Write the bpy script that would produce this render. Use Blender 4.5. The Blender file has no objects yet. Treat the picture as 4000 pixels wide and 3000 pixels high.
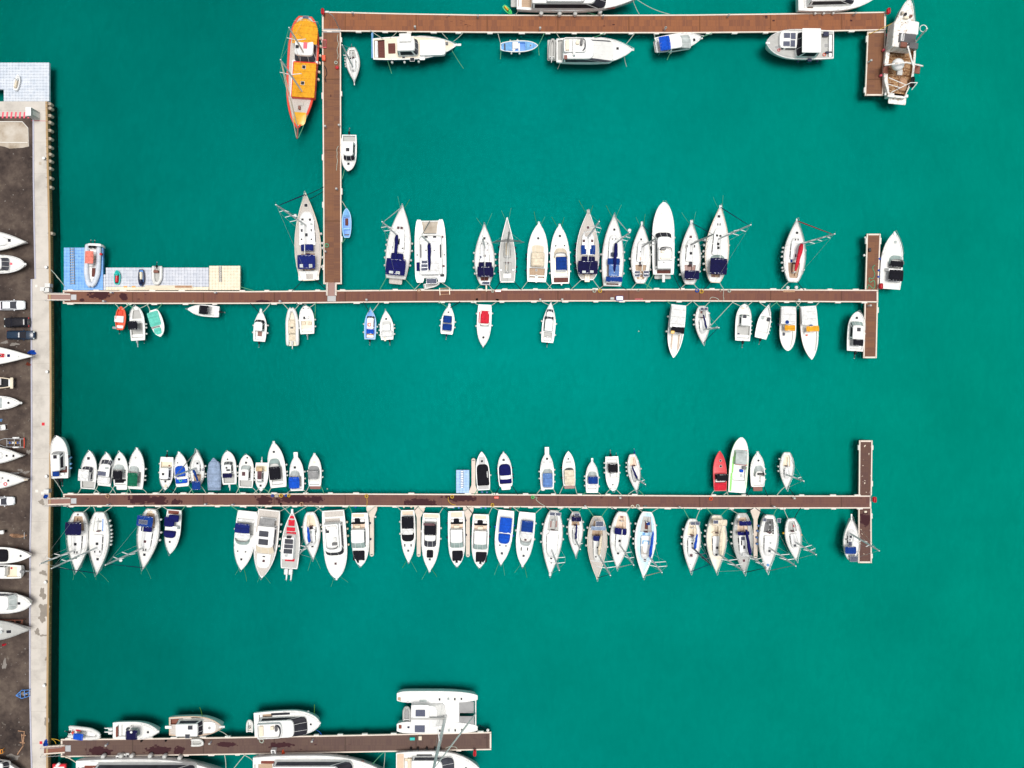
import bpy, math, random
from mathutils import Vector, Matrix
random.seed(7)
C = bpy.context.scene.collection
# ---------------------------------------------------------------- camera, sky, sun, exposure
H, F, NU, NV = 132.0, 3111.1, 1900.0, 1420.0      # camera height, focal length in photo pixels, nadir pixel
cam = bpy.data.cameras.new('camera'); cam_o = bpy.data.objects.new('camera', cam); C.objects.link(cam_o)
cam.lens = 28.0; cam.sensor_width = 36.0; cam.clip_end = 5000; cam.clip_start = 1
cam.shift_x = (2000-NU)/4000.0; cam.shift_y = (NV-1500)/4000.0
cam_o.location = (0, 0, H); cam_o.rotation_euler = (0, 0, 0)
sc = bpy.context.scene; sc.camera = cam_o
SUN_EL, SUN_AZ = math.radians(86), math.radians(50)   # azimuth clockwise from +Y
w = bpy.data.worlds.new('World'); sc.world = w; w.use_nodes = True
nt = w.node_tree; nt.nodes.clear()
sky = nt.nodes.new('ShaderNodeTexSky'); sky.sky_type = 'NISHITA'; sky.sun_disc = False
sky.sun_elevation = SUN_EL; sky.sun_rotation = SUN_AZ; sky.air_density = 1.0; sky.dust_density = 4.0; sky.ozone_density = 0.6
hs = nt.nodes.new('ShaderNodeHueSaturation'); hs.inputs['Saturation'].default_value = 0.28
bg = nt.nodes.new('ShaderNodeBackground'); bg.inputs['Strength'].default_value = 0.05
wo = nt.nodes.new('ShaderNodeOutputWorld')
nt.links.new(sky.outputs[0], hs.inputs['Color']); nt.links.new(hs.outputs[0], bg.inputs[0]); nt.links.new(bg.outputs[0], wo.inputs[0])
sun = bpy.data.lights.new('sun', 'SUN'); sun.energy = 1.5; sun.angle = math.radians(24); sun.color = (1, .97, .93)
sun_o = bpy.data.objects.new('sun', sun); C.objects.link(sun_o)
d = Vector((math.sin(SUN_AZ)*math.cos(SUN_EL), math.cos(SUN_AZ)*math.cos(SUN_EL), math.sin(SUN_EL)))
sun_o.rotation_euler = d.to_track_quat('Z', 'Y').to_euler(); sun_o.location = (0, 0, 90)
sc.view_settings.view_transform = 'Standard'; sc.view_settings.look = 'None'
sc.view_settings.exposure = 0.92; sc.view_settings.gamma = 1

# ---------------------------------------------------------------- materials
def lin(c):
    return tuple((x/255/12.92 if x/255 <= .04045 else ((x/255+.055)/1.055)**2.4) for x in c) + (1,)
MT = {}
class NG:
    def __init__(s, name):
        m = bpy.data.materials.new(name); m.use_nodes = True; s.m = m; s.t = m.node_tree
        s.b = s.t.nodes['Principled BSDF']; MT[name] = m
        tc = s.n('ShaderNodeTexCoord'); s.obj = tc.outputs['Object']
    def n(s, t, **k):
        x = s.t.nodes.new(t)
        for a, v in k.items(): setattr(x, a, v)
        return x
    def l(s, a, b): s.t.links.new(a, b)
    def inp(s, i, v):
        if hasattr(v, 'links') or hasattr(v, 'is_linked'): s.l(v, i)
        else: i.default_value = v
    def math(s, op, a, b=0.0, c=None, clamp=False):
        x = s.n('ShaderNodeMath', operation=op, use_clamp=clamp)
        s.inp(x.inputs[0], a); s.inp(x.inputs[1], b)
        if c is not None: s.inp(x.inputs[2], c)
        return x.outputs[0]
    def noise(s, scale, detail=3, rough=.55, vec=None, dist=0):
        x = s.n('ShaderNodeTexNoise'); x.inputs['Scale'].default_value = scale; x.inputs['Detail'].default_value = detail
        x.inputs['Roughness'].default_value = rough; x.inputs['Distortion'].default_value = dist
        s.l(vec or s.obj, x.inputs['Vector']); return x.outputs['Fac']
    def white(s, vec):
        x = s.n('ShaderNodeTexWhiteNoise', noise_dimensions='3D'); s.l(vec, x.inputs['Vector']); return x.outputs['Value']
    def ramp(s, f, pts):
        x = s.n('ShaderNodeValToRGB'); e = x.color_ramp.elements
        while len(e) < len(pts): e.new(.5)
        for k, (p, c) in enumerate(pts):
            e[k].position = p; e[k].color = c if len(c) == 4 else tuple(c)+(1,)
        s.l(f, x.inputs[0]); return x.outputs[0]
    def mix(s, f, a, b, mode='MIX'):
        x = s.n('ShaderNodeMix', data_type='RGBA', blend_type=mode)
        s.inp(x.inputs[0], f); s.inp(x.inputs[6], a); s.inp(x.inputs[7], b); return x.outputs[2]
    def map(s, scale, vec=None):
        x = s.n('ShaderNodeMapping'); x.inputs['Scale'].default_value = scale; s.l(vec or s.obj, x.inputs['Vector']); return x.outputs[0]
    def bump(s, h, st, dist=.05):
        x = s.n('ShaderNodeBump'); x.inputs['Strength'].default_value = st; x.inputs['Distance'].default_value = dist
        s.l(h, x.inputs['Height']); s.l(x.outputs[0], s.b.inputs['Normal'])
    def col(s, v): s.inp(s.b.inputs['Base Color'], v)
    def set(s, rough=None, spec=None, metal=None):
        if rough is not None: s.inp(s.b.inputs['Roughness'], rough)
        if spec is not None: s.b.inputs['Specular IOR Level'].default_value = spec
        if metal is not None: s.b.inputs['Metallic'].default_value = metal
def sh(c, k): return tuple(min(1, x*k) for x in c[:3]) + (1,)
def gel(name, rgb, rough=.3, var=.12, scale=1.3, spec=.5, metal=0):       # painted or moulded surfaces with faint dirt
    g = NG(name); c = lin(rgb)
    f = g.noise(scale, 5, .65)
    g.col(g.ramp(f, [(.3, sh(c, 1-var)), (.52, c), (.8, sh(c, 1+var*.4))])); g.set(rough, spec, metal)
    g.bump(g.noise(scale*7, 2), .12, .02)
def canvas(name, rgb):                                              # acrylic cloth with wrinkles and faded patches
    g = NG(name); c = lin(rgb)
    f = g.noise(2.2, 4, .6)
    cc = g.ramp(f, [(.28, sh(c, .78)), (.5, c), (.75, sh(c, 1.28))])
    sx = g.n('ShaderNodeSeparateXYZ'); g.l(g.obj, sx.inputs[0]); seam = g.math('LESS_THAN', g.math('FRACT', g.math('DIVIDE', sx.outputs[0], 1.15)), .06)
    g.col(g.mix(g.math('MULTIPLY', seam, .55), cc, sh(c, .45))); g.set(.85, .25)
    g.bump(g.noise(2.6, 3, .6, g.map((1, 2.4, 1))), .8, .2)
def planks(name, rgb, rgb2, wdt, ax, rough=.7, gap=.10):
    g = NG(name); a, b = lin(rgb), lin(rgb2)
    sx = g.n('ShaderNodeSeparateXYZ'); g.l(g.obj, sx.inputs[0])
    u = g.math('DIVIDE', sx.outputs[ax], wdt); fl = g.math('FLOOR', u); fr = g.math('FRACT', u)
    cv = g.n('ShaderNodeCombineXYZ'); g.l(fl, cv.inputs[0])
    r = g.white(cv.outputs[0]); st = g.noise(3, 4, .6, g.map((.25, 3, 1) if ax == 1 else (3, .25, 1)))
    f = g.math('MULTIPLY_ADD', r, .6, g.math('MULTIPLY', st, .4))
    c = g.mix(f, a, b); gp = g.math('LESS_THAN', fr, gap)
    g.col(g.mix(gp, c, sh(a, .25))); g.set(rough, .3)
for nm, rgb in dict(white=(232,232,230), cream=(226,215,192), deck=(226,226,222), deckgrey=(176,176,172), grey=(150,150,150),
        dkgrey=(88,88,90), black=(20,20,24), navyh=(18,26,62), red=(205,40,52), redh=(214,62,34), orange=(222,88,52), blueh=(84,142,214),
        sky=(120,180,226), palesky=(176,210,234), greenh=(120,205,80), turq=(96,190,174), yellow=(226,170,40), tan=(214,188,162), steel=(196,198,200),
        mahog=(118,56,40), pink=(228,96,112), brownm=(124,74,58), beige=(220,206,182), teal=(40,190,180), lime=(70,200,110),
        concrete=(206,192,178), white2=(218,218,214), amber=(236,160,66)).items():
    gel(nm, rgb, .55 if nm in ('concrete', 'deckgrey', 'deck') else .32)
MT['steel'].node_tree.nodes['Principled BSDF'].inputs['Metallic'].default_value = .5
for nm, rgb in dict(navyc=(12,16,86), navyb=(20,34,104), navyd=(14,14,62), bluec=(12,56,132), royal=(14,78,190), paleblue=(92,128,186), blackc=(17,17,26), creamc=(222,208,184),
        whitec=(226,226,224), greyc=(146,146,146), redc=(206,40,58), greenc=(10,100,72), beigec=(206,178,140), pinkc=(226,128,112),
        slate=(140,158,184), goldc=(226,160,40), turqc=(100,196,178), skyc=(120,172,220)).items():
    canvas(nm, rgb)
def glass(name, rgb, rough=.5):
    g = NG(name); c = lin(rgb); g.col(g.ramp(g.noise(.8, 2), [(.3, sh(c, .7)), (.7, sh(c, 1.3))])); g.set(rough, .18)
glass('dark', (34,34,42)); glass('darkg', (62,64,72)); glass('pale', (150,168,164)); glass('brownglass', (92,60,66)); glass('palegrey', (176,184,182))
planks('teak', (172,146,120), (198,172,146), .07, 1); planks('teakdark', (86,44,40), (116,64,54), .07, 1)
planks('teakgrey', (188,181,173), (210,203,195), .07, 1); planks('woodold', (120,96,70), (170,140,104), .12, 1)
def solar():
    g = NG('solar'); br = g.n('ShaderNodeTexBrick'); br.offset = 0; br.inputs['Scale'].default_value = 1
    br.inputs['Color1'].default_value = lin((38,44,72)); br.inputs['Color2'].default_value = lin((48,54,84)); br.inputs['Mortar'].default_value = lin((150,154,164))
    br.inputs['Mortar Size'].default_value = .012; br.inputs['Brick Width'].default_value = .17; br.inputs['Row Height'].default_value = .17
    g.l(g.obj, br.inputs['Vector']); g.col(br.outputs['Color']); g.set(.6, .15)
solar()
def rope(name, rgb):
    g = NG(name); c = lin(rgb); g.col(g.ramp(g.noise(9, 2), [(.3, sh(c, .6)), (.7, c)])); g.set(.9, .1)
rope('ropepale', (196,204,190)); rope('ropegreen', (104,176,136)); rope('ropedark', (24,40,52)); rope('ropeyellow', (222,180,66)); rope('weed', (96,150,60))
rope('ropeblue', (40,96,190)); rope('rubber', (26,24,26)); rope('netcloth', (190,150,120))
def rusty():
    g = NG('rustdeck'); sx = g.map((3, .7, 1))
    f = g.noise(1.6, 6, .7, sx); f2 = g.noise(5, 3)
    c = g.ramp(f, [(.32, lin((58,40,30))), (.45, lin((124,84,52))), (.57, lin((180,146,108))), (.68, lin((96,62,40)))])
    g.col(g.mix(g.math('GREATER_THAN', f2, .62), c, lin((196,176,150)))); g.set(.85, .2); g.bump(f, .4, .05)
    g = NG('dirtywhite'); f = g.noise(2.2, 6, .7, g.map((1, 1, .3)))
    g.col(g.ramp(f, [(.32, lin((128,100,78))), (.40, lin((206,196,182))), (.5, lin((232,230,226)))])); g.set(.6, .3)
rusty()

def water_mat():
    # turbid body of the water: silt-green, painted paler eastward for the brighter sky, besides depth
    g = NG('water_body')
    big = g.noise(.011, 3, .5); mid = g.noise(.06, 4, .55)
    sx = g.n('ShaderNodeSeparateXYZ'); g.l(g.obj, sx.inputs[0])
    depth = g.math('MULTIPLY_ADD', g.math('MULTIPLY_ADD', sx.outputs[0], .006, .5, clamp=True), .5, g.math('MULTIPLY', big, .5))  # east-west ramp puts sky brightness into the colour, not depth alone
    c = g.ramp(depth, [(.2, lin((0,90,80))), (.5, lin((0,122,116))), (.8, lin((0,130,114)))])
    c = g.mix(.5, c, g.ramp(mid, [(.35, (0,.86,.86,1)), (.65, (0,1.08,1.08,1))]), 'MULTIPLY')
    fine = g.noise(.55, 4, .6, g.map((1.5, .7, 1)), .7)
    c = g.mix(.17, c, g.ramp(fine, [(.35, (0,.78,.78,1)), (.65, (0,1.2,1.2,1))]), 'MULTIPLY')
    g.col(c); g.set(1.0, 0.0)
    g = NG('sea_water'); g.t.nodes.remove(g.b)
    rip = g.noise(1.5, 4, .55, g.map((1, 1.9, 1)), .5); swell = g.noise(1.1, 3, .5, g.map((1.5, .75, 1)), .9); patch = g.noise(.03, 3)
    amp = g.math('MULTIPLY_ADD', g.math('SUBTRACT', patch, .42, clamp=True), 3.0, .5)
    hgt = g.math('MULTIPLY', g.math('MULTIPLY_ADD', swell, 1.5, g.math('MULTIPLY', rip, .45)), amp)
    bm = g.n('ShaderNodeBump'); bm.inputs['Strength'].default_value = .8; bm.inputs['Distance'].default_value = .11; g.l(hgt, bm.inputs['Height'])
    tr = g.n('ShaderNodeBsdfTransparent'); tr.inputs['Color'].default_value = (.3, .97, .96, 1)
    gl = g.n('ShaderNodeBsdfGlossy'); gl.inputs['Color'].default_value = (0, .34, .31, 1); gl.inputs['Roughness'].default_value = .28
    g.l(bm.outputs[0], gl.inputs['Normal'])
    fr = g.n('ShaderNodeFresnel'); fr.inputs['IOR'].default_value = 1.33; g.l(bm.outputs[0], fr.inputs['Normal'])
    ms = g.n('ShaderNodeMixShader'); g.l(fr.outputs[0], ms.inputs[0])
    g.l(tr.outputs[0], ms.inputs[1]); g.l(gl.outputs[0], ms.inputs[2])
    g.l(ms.outputs[0], g.t.nodes['Material Output'].inputs['Surface'])
water_mat()
STAINS = []
def pontoon_mat(name, ax, base, alt, stains):
    g = NG(name); a, b = lin(base), lin(alt)
    sx = g.n('ShaderNodeSeparateXYZ'); g.l(g.obj, sx.inputs[0]); U, V = sx.outputs[ax], sx.outputs[1-ax]
    fl = g.math('FLOOR', g.math('DIVIDE', U, .145)); fr = g.math('FRACT', g.math('DIVIDE', U, .145))
    half = g.math('FLOOR', g.math('DIVIDE', V, 1.05))
    cv = g.n('ShaderNodeCombineXYZ'); g.l(fl, cv.inputs[0]); g.l(half, cv.inputs[1]); r = g.white(cv.outputs[0])
    cv2 = g.n('ShaderNodeCombineXYZ'); g.l(g.math('FLOOR', g.math('DIVIDE', U, .87)), cv2.inputs[0]); g.l(half, cv2.inputs[1]); r2 = g.white(cv2.outputs[0])
    lo = g.noise(.09, 3, .6)
    st = g.noise(2.5, 4, .65, g.map((2.5, .4, 1) if ax == 0 else (.4, 2.5, 1)))
    f = g.math('MULTIPLY_ADD', r, .34, g.math('MULTIPLY_ADD', r2, .42, g.math('MULTIPLY_ADD', lo, .5, g.math('MULTIPLY', st, .32))))
    cs = g.n('ShaderNodeCombineXYZ'); sec = g.math('DIVIDE', U, 11.7); g.l(g.math('FLOOR', sec), cs.inputs[0]); f = g.math('MULTIPLY_ADD', g.white(cs.outputs[0]), .24, g.math('SUBTRACT', f, .12))
    c = g.ramp(f, [(.52, sh(a, .66)), (.76, sh(tuple((x+y)/2 for x, y in zip(a, b)), .85)), (.98, sh(b, 1.15))])
    c = g.mix(g.math('LESS_THAN', fr, .14), c, sh(a, .45))
    fv = g.math('FRACT', g.math('DIVIDE', V, .53)); c = g.mix(g.math('MULTIPLY', g.math('LESS_THAN', fv, .12), .6), c, sh(a, .5))
    c = g.mix(g.math('MULTIPLY', g.math('LESS_THAN', g.math('FRACT', sec), .018), .8), c, sh(a, .35))
    if name == 'deck_fingerdark': c = g.mix(g.math('GREATER_THAN', g.noise(2.6, 2), .69), c, lin((214,200,180)))
    # wet patches running along the boards
    cvw = g.n('ShaderNodeCombineXYZ'); g.l(g.math('MULTIPLY', g.math('FLOOR', g.math('DIVIDE', U, .4)), .83), cvw.inputs[0]); g.l(g.math('MULTIPLY', V, .55), cvw.inputs[1])
    wn = g.noise(2.1, 4, .7, cvw.outputs[0])
    msk = None
    for (x, y, sx_, sy_) in stains:
        mp = g.n('ShaderNodeMapping'); mp.vector_type = 'POINT'; mp.inputs['Location'].default_value = (-x/sx_, -y/sy_, 0); mp.inputs['Scale'].default_value = (1/sx_, 1/sy_, 0)
        g.l(g.obj, mp.inputs['Vector']); ln = g.n('ShaderNodeVectorMath', operation='LENGTH'); g.l(mp.outputs[0], ln.inputs[0])
        q = g.math('SUBTRACT', 1, ln.outputs['Value'], clamp=True)
        msk = q if msk is None else g.math('MAXIMUM', msk, q)
    gen = g.math('MULTIPLY', g.math('SUBTRACT', g.noise(.12, 2), .58, clamp=True), 1.2)
    msk = gen if msk is None else g.math('MAXIMUM', g.math('MULTIPLY', msk, .9), gen)
    wet = g.math('GREATER_THAN', g.math('ADD', wn, g.math('MULTIPLY', msk, .6)), .69)
    c = g.mix(g.math('MULTIPLY', wet, .92), c, lin((54,22,30)))
    g.col(c); g.set(.75, .2); g.bump(st, .3, .02)
def quay_mats():
    g = NG('quay_concrete'); f = g.noise(.35, 6, .65); f2 = g.noise(6, 3)
    c = g.ramp(f, [(.3, lin((176,170,162))), (.5, lin((197,191,182))), (.7, lin((206,199,190)))])
    br = g.n('ShaderNodeTexBrick'); br.offset = 0; br.inputs['Scale'].default_value = 1; br.inputs['Brick Width'].default_value = 30; br.inputs['Row Height'].default_value = 5.2
    br.inputs['Mortar Size'].default_value = .03; br.inputs['Color1'].default_value = (1,1,1,1); br.inputs['Color2'].default_value = (.97,.97,.97,1); br.inputs['Mortar'].default_value = (.8,.78,.76,1)
    g.l(g.obj, br.inputs['Vector']); c = g.mix(1, c, br.outputs['Color'], 'MULTIPLY')
    # worn-off render in the southern part of the quay
    sx = g.n('ShaderNodeSeparateXYZ'); g.l(g.obj, sx.inputs[0])
    south = g.math('MULTIPLY', g.math('SUBTRACT', -24, sx.outputs[1]), .03, clamp=True)
    east = g.math('MULTIPLY', g.math('ADD', sx.outputs[0], 75.0), .35, clamp=True)
    wn = g.noise(.42, 5, .6)
    worn = g.math('GREATER_THAN', g.math('MULTIPLY', g.math('MULTIPLY', wn, east), g.math('MINIMUM', south, 1.0)), .5)
    c = g.mix(g.math('MULTIPLY', worn, .8), c, lin((136,128,118)))
    c = g.mix(g.math('MULTIPLY', g.math('GREATER_THAN', f2, .68), .35), c, lin((150,146,140)))
    g.col(c); g.set(.85, .2); g.bump(f2, .2, .02)
    g = NG('asphalt'); f = g.noise(.25, 6, .7); f2 = g.noise(3.5, 5, .7); f3 = g.noise(.9, 5, .7)
    c = g.ramp(f, [(.3, lin((44,37,36))), (.5, lin((78,67,61))), (.68, lin((104,92,82)))])
    c = g.mix(g.math('MULTIPLY', g.math('GREATER_THAN', f3, .64), .45), c, lin((126,118,108)))
    c = g.mix(g.math('MULTIPLY', g.math('GREATER_THAN', f2, .7), .4), c, lin((140,130,120)))
    g.col(c); g.set(.9, .2); g.bump(f2, .5, .03)
    g = NG('quay_stone'); f = g.noise(1.6, 5, .7)
    br = g.n('ShaderNodeTexBrick'); br.inputs['Scale'].default_value = 1; br.inputs['Brick Width'].default_value = .9; br.inputs['Row Height'].default_value = .35; br.inputs['Mortar Size'].default_value = .03
    br.inputs['Color1'].default_value = lin((140,116,70)); br.inputs['Color2'].default_value = lin((166,138,92)); br.inputs['Mortar'].default_value = lin((80,64,44))
    mp = g.n('ShaderNodeMapping'); mp.inputs['Rotation'].default_value = (0, math.radians(90), 0); g.l(g.obj, mp.inputs['Vector']); g.l(mp.outputs[0], br.inputs['Vector'])
    g.col(g.mix(1, br.outputs['Color'], g.ramp(f, [(.3, (.35,.3,.2,1)), (.5, (1,1,1,1)), (.75, (1.25,1.2,1,1))]), 'MULTIPLY')); g.set(.9, .2); g.bump(f, .8, .1)
    g = NG('sandpad'); f = g.noise(.35, 6, .65)
    g.col(g.ramp(f, [(.3, lin((126,108,88))), (.5, lin((176,164,148))), (.7, lin((196,188,176)))])); g.set(.9, .2); g.bump(f, .3, .05)
    for nm, r1, r2 in (('cubegrey', (178,184,196), (212,214,220)), ('cubeblue', (104,158,220), (140,186,234)), ('cubebeige', (222,208,182), (238,228,206)), ('cubepale', (150,184,226), (176,204,236)), ('cubelight', (184,194,206), (216,220,226))):
        g = NG(nm); fl = g.n('ShaderNodeVectorMath', operation='FLOOR'); g.l(g.map((2, 2, 0)), fl.inputs[0])
        r = g.white(fl.outputs[0]); f = g.noise(.5, 4); g.col(g.mix(g.math('MULTIPLY_ADD', r, .5, g.math('MULTIPLY', f, .5)), lin(r1), lin(r2))); g.set(.6, .3)
quay_mats()

# ---------------------------------------------------------------- photo pixel to ground, mesh builder
def P(u, v, z=0.0): k = (H-z)/F; return Vector(((u-NU)*k, -(v-NV)*k, z))
def TP(T, x, y, z=0.0): return P(T[1]+T[0]*x, T[2]+T[0]*y, z)
T5=(.3616,1060,0); T6=(.3616,1860,0); T7=(.5425,2500,0); T8=(.3436,220,920)
A1=(.3978,900,720); A2=(.3737,1440,760); A3=(.3738,2040,760); A4=(.3738,2440,760); A5=(.4792,2540,820); A6=(.3617,160,1680); A7=(.3616,700,1680); A8=(.3496,1360,1700)
B1=(.3497,2040,1700); B2=(.3797,2620,1680); B3=(.3617,160,2660); B4=(.4973,900,2640)
L1=(.482,0,200); L2=(.482,0,1000); L3=(.4218,0,1700); L4=(.4218,0,2300); Q1=(.205,0,240); Q2=(.1899,140,2850); Q3=(.0814,150,1100); Q4=(.1326,1300,480); Q5=(.2593,3380,0); SRC=(1.0,0,0)

class MB:
    def __init__(s): s.v=[]; s.f=[]; s.m=[]
    def add(s, vs, fs, m=0):
        o=len(s.v); s.v += [tuple(p) for p in vs]; s.f += [tuple(i+o for i in f) for f in fs]; s.m += [m]*len(fs); return s
    def loft(s, rings, cap0=True, cap1=True, m=0, closed=True):
        n=len(rings[0]); vs=[p for r in rings for p in r]; fs=[]
        for i in range(len(rings)-1):
            for j in range(n if closed else n-1):
                a=i*n+j; b=i*n+(j+1)%n; fs.append((a, b, b+n, a+n))
        if cap0: fs.append(tuple(range(n-1, -1, -1)))
        if cap1: fs.append(tuple(range((len(rings)-1)*n, len(rings)*n)))
        return s.add(vs, fs, m)
    def tube(s, pts, r, n=6, m=0):
        pts=[Vector(p) for p in pts]; rr=r if isinstance(r, (list, tuple)) else [r]*len(pts); rings=[]
        up=None
        for i, p in enumerate(pts):
            t=(pts[min(i+1, len(pts)-1)]-pts[max(i-1, 0)]).normalized()
            if up is None: up=Vector((0,0,1)) if abs(t.z)<.9 else Vector((1,0,0))
            a=t.cross(up)
            if a.length<1e-4: a=t.orthogonal()
            a.normalize(); b=a.cross(t).normalized(); up=b
            rings.append([p+a*math.cos(2*math.pi*k/n)*rr[i]+b*math.sin(2*math.pi*k/n)*rr[i] for k in range(n)])
        return s.loft(rings, m=m)
    def rbox(s, cx, cy, la, lw, z0, z1, r=.06, bev=.04, nose=0, camber=0, m=0, tilt=0):
        r=min(r, la*.45, lw*.45); bev=min(bev, (z1-z0)*.45, la*.3, lw*.3)
        o=lambda d, z: [(x, y, z+(x-cx)*tilt) for x, y in plan(cx, cy, la-2*d, lw-2*d, max(r-d*.5, .005), nose)]
        rings=[o(bev*.4, z0), o(0, z0+bev*.6), o(0, z1-bev), o(bev, z1)]
        if camber:
            k=lambda f, z: [(cx+(x-cx)*f, cy+(y-cy)*f, z+(x-cx)*f*tilt) for x, y in plan(cx, cy, la-2*bev, lw-2*bev, r, nose)]
            rings += [k(.7, z1+camber*.6), k(.3, z1+camber)]
        return s.loft(rings, m=m)
    def ell(s, c, rx, ry, rz, n=10, k=6, m=0):
        rings=[]
        for i in range(k+1):
            a=-math.pi/2+math.pi*i/k; q=max(math.cos(a), .03)
            rings.append([(c[0]+rx*q*math.cos(2*math.pi*j/n), c[1]+ry*q*math.sin(2*math.pi*j/n), c[2]+rz*math.sin(a)) for j in range(n)])
        return s.loft(rings, m=m)
    def torus(s, c, R, r, n=18, k=6, ax='z', m=0):
        vs=[]; fs=[]
        for i in range(n):
            for j in range(k):
                a=2*math.pi*i/n; b=2*math.pi*j/k; q=R+r*math.cos(b); p=(q*math.cos(a), q*math.sin(a), r*math.sin(b))
                if ax=='x': p=(p[2], p[0], p[1])
                if ax=='y': p=(p[0], p[2], p[1])
                vs.append((c[0]+p[0], c[1]+p[1], c[2]+p[2])); fs.append((i*k+j, ((i+1)%n)*k+j, ((i+1)%n)*k+(j+1)%k, i*k+(j+1)%k))
        return s.add(vs, fs, m)
    def build(s, name, mat, parent=None, smooth=None, loc=None):
        me=bpy.data.meshes.new(name); me.from_pydata(s.v, [], s.f)
        for q in (mat if isinstance(mat, (list, tuple)) else [mat]): me.materials.append(MT[q])
        if any(s.m): me.polygons.foreach_set('material_index', s.m)
        if smooth:
            me.polygons.foreach_set('use_smooth', [True]*len(s.f))
            me.update(); me.set_sharp_from_angle(angle=math.radians(smooth if smooth>1 else 40))
        me.update(); o=bpy.data.objects.new(name, me); C.objects.link(o)
        if parent: o.parent=parent
        if loc is not None: o.location=loc
        return o
def plan(cx, cy, la, lw, r, nose=0, n=5):
    # rounded outline, +x is forward; nose = length of the curved front end
    x0, x1, hy = cx-la/2, cx+la/2, lw/2; pts=[]
    for k in range(n):                                            # back right corner
        a=math.pi*1.5-math.pi/2*k/(n-1); pts.append((x0+r+r*math.cos(a), cy-hy+r+r*math.sin(a)))
    for k in range(n):
        a=math.pi-math.pi/2*k/(n-1); pts.append((x0+r+r*math.cos(a), cy+hy-r+r*math.sin(a)))
    if nose>0:
        nose=min(nose, la*.8); N=2*n
        for k in range(N):
            a=math.pi/2-math.pi*k/(N-1); e=.62
            pts.append((x1-nose+nose*abs(math.cos(a))**e, cy+hy*math.copysign(abs(math.sin(a))**e, math.sin(a))))
    else:
        for k in range(n):
            a=math.pi/2-math.pi/2*k/(n-1); pts.append((x1-r+r*math.cos(a), cy+hy-r+r*math.sin(a)))
        for k in range(n):
            a=-math.pi/2*k/(n-1); pts.append((x1-r+r*math.cos(a), cy-hy+r+r*math.sin(a)))
    return pts
def tag(o, label, cat, group=None):
    o['label']=label; o['category']=cat
    if group: o['group']=group
    return o
def struct(o): o['kind']='structure'; return o
def empty(name, loc, rz=0):
    o=bpy.data.objects.new(name, None); o.empty_display_size=.3; C.objects.link(o); o.location=loc; o.rotation_euler=(0,0,rz); return o

# ---------------------------------------------------------------- boats
PROF=dict(
 sail=[(0,.03),(.06,.17),(.15,.40),(.3,.72),(.45,.93),(.58,1),(.7,.97),(.83,.84),(.93,.64),(.975,.5),(1,.38)],
 sailw=[(0,.03),(.06,.18),(.15,.42),(.3,.73),(.45,.92),(.6,1),(.75,.99),(.9,.90),(1,.80)],
 racer=[(0,.05),(.1,.24),(.25,.55),(.45,.86),(.62,1),(.8,.97),(1,.84)],
 motor=[(0,.03),(.04,.22),(.1,.44),(.2,.70),(.32,.88),(.45,.98),(.6,1),(.85,.97),(1,.90)],
 sharp=[(0,.02),(.08,.24),(.2,.55),(.35,.83),(.5,.97),(.65,1),(.9,.94),(1,.86)],
 round=[(0,.10),(.02,.28),(.07,.52),(.15,.74),(.27,.92),(.42,1),(.8,.99),(1,.93)],
 tub=[(0,.28),(.02,.46),(.06,.66),(.14,.84),(.28,.96),(.45,1),(.8,.97),(.96,.88),(1,.74)],
 gulet=[(0,.03),(.07,.40),(.16,.67),(.27,.86),(.42,.97),(.6,1),(.75,1),(.9,.84),(.97,.62),(1,.42)],
 sailr=[(0,.03),(.06,.18),(.15,.41),(.3,.72),(.45,.92),(.6,1),(.75,.98),(.88,.86),(.95,.72),(1,.48)],
 trawl=[(0,.10),(.04,.28),(.15,.52),(.3,.76),(.45,.93),(.6,1),(.78,.97),(.88,.82),(.95,.62),(1,.58)],
 dory=[(0,.05),(.05,.34),(.14,.66),(.3,.92),(.5,1),(.75,.93),(.92,.74),(1,.55)],
 cathull=[(0,.34),(.03,.52),(.1,.72),(.22,.9),(.4,1),(.8,1),(.94,.9),(1,.62)])
def prof(p, t):
    p=PROF[p]
    for i in range(len(p)-1):
        if t<=p[i+1][0]+1e-9:
            (t0,b0),(t1,b1)=p[i],p[i+1]; h=t1-t0; f=(t-t0)/h
            m0=(b1-b0)/h if i==0 else (b1-p[i-1][1])/(t1-p[i-1][0])
            m1=(b1-b0)/h if i==len(p)-2 else (p[i+2][1]-b0)/(p[i+2][0]-t0)
            return ((2*f**3-3*f**2+1)*b0+(f**3-2*f**2+f)*h*m0+(-2*f**3+3*f**2)*b1+(f**3-f**2)*h*m1)
    return p[-1][1]
ROPES=[]
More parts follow.
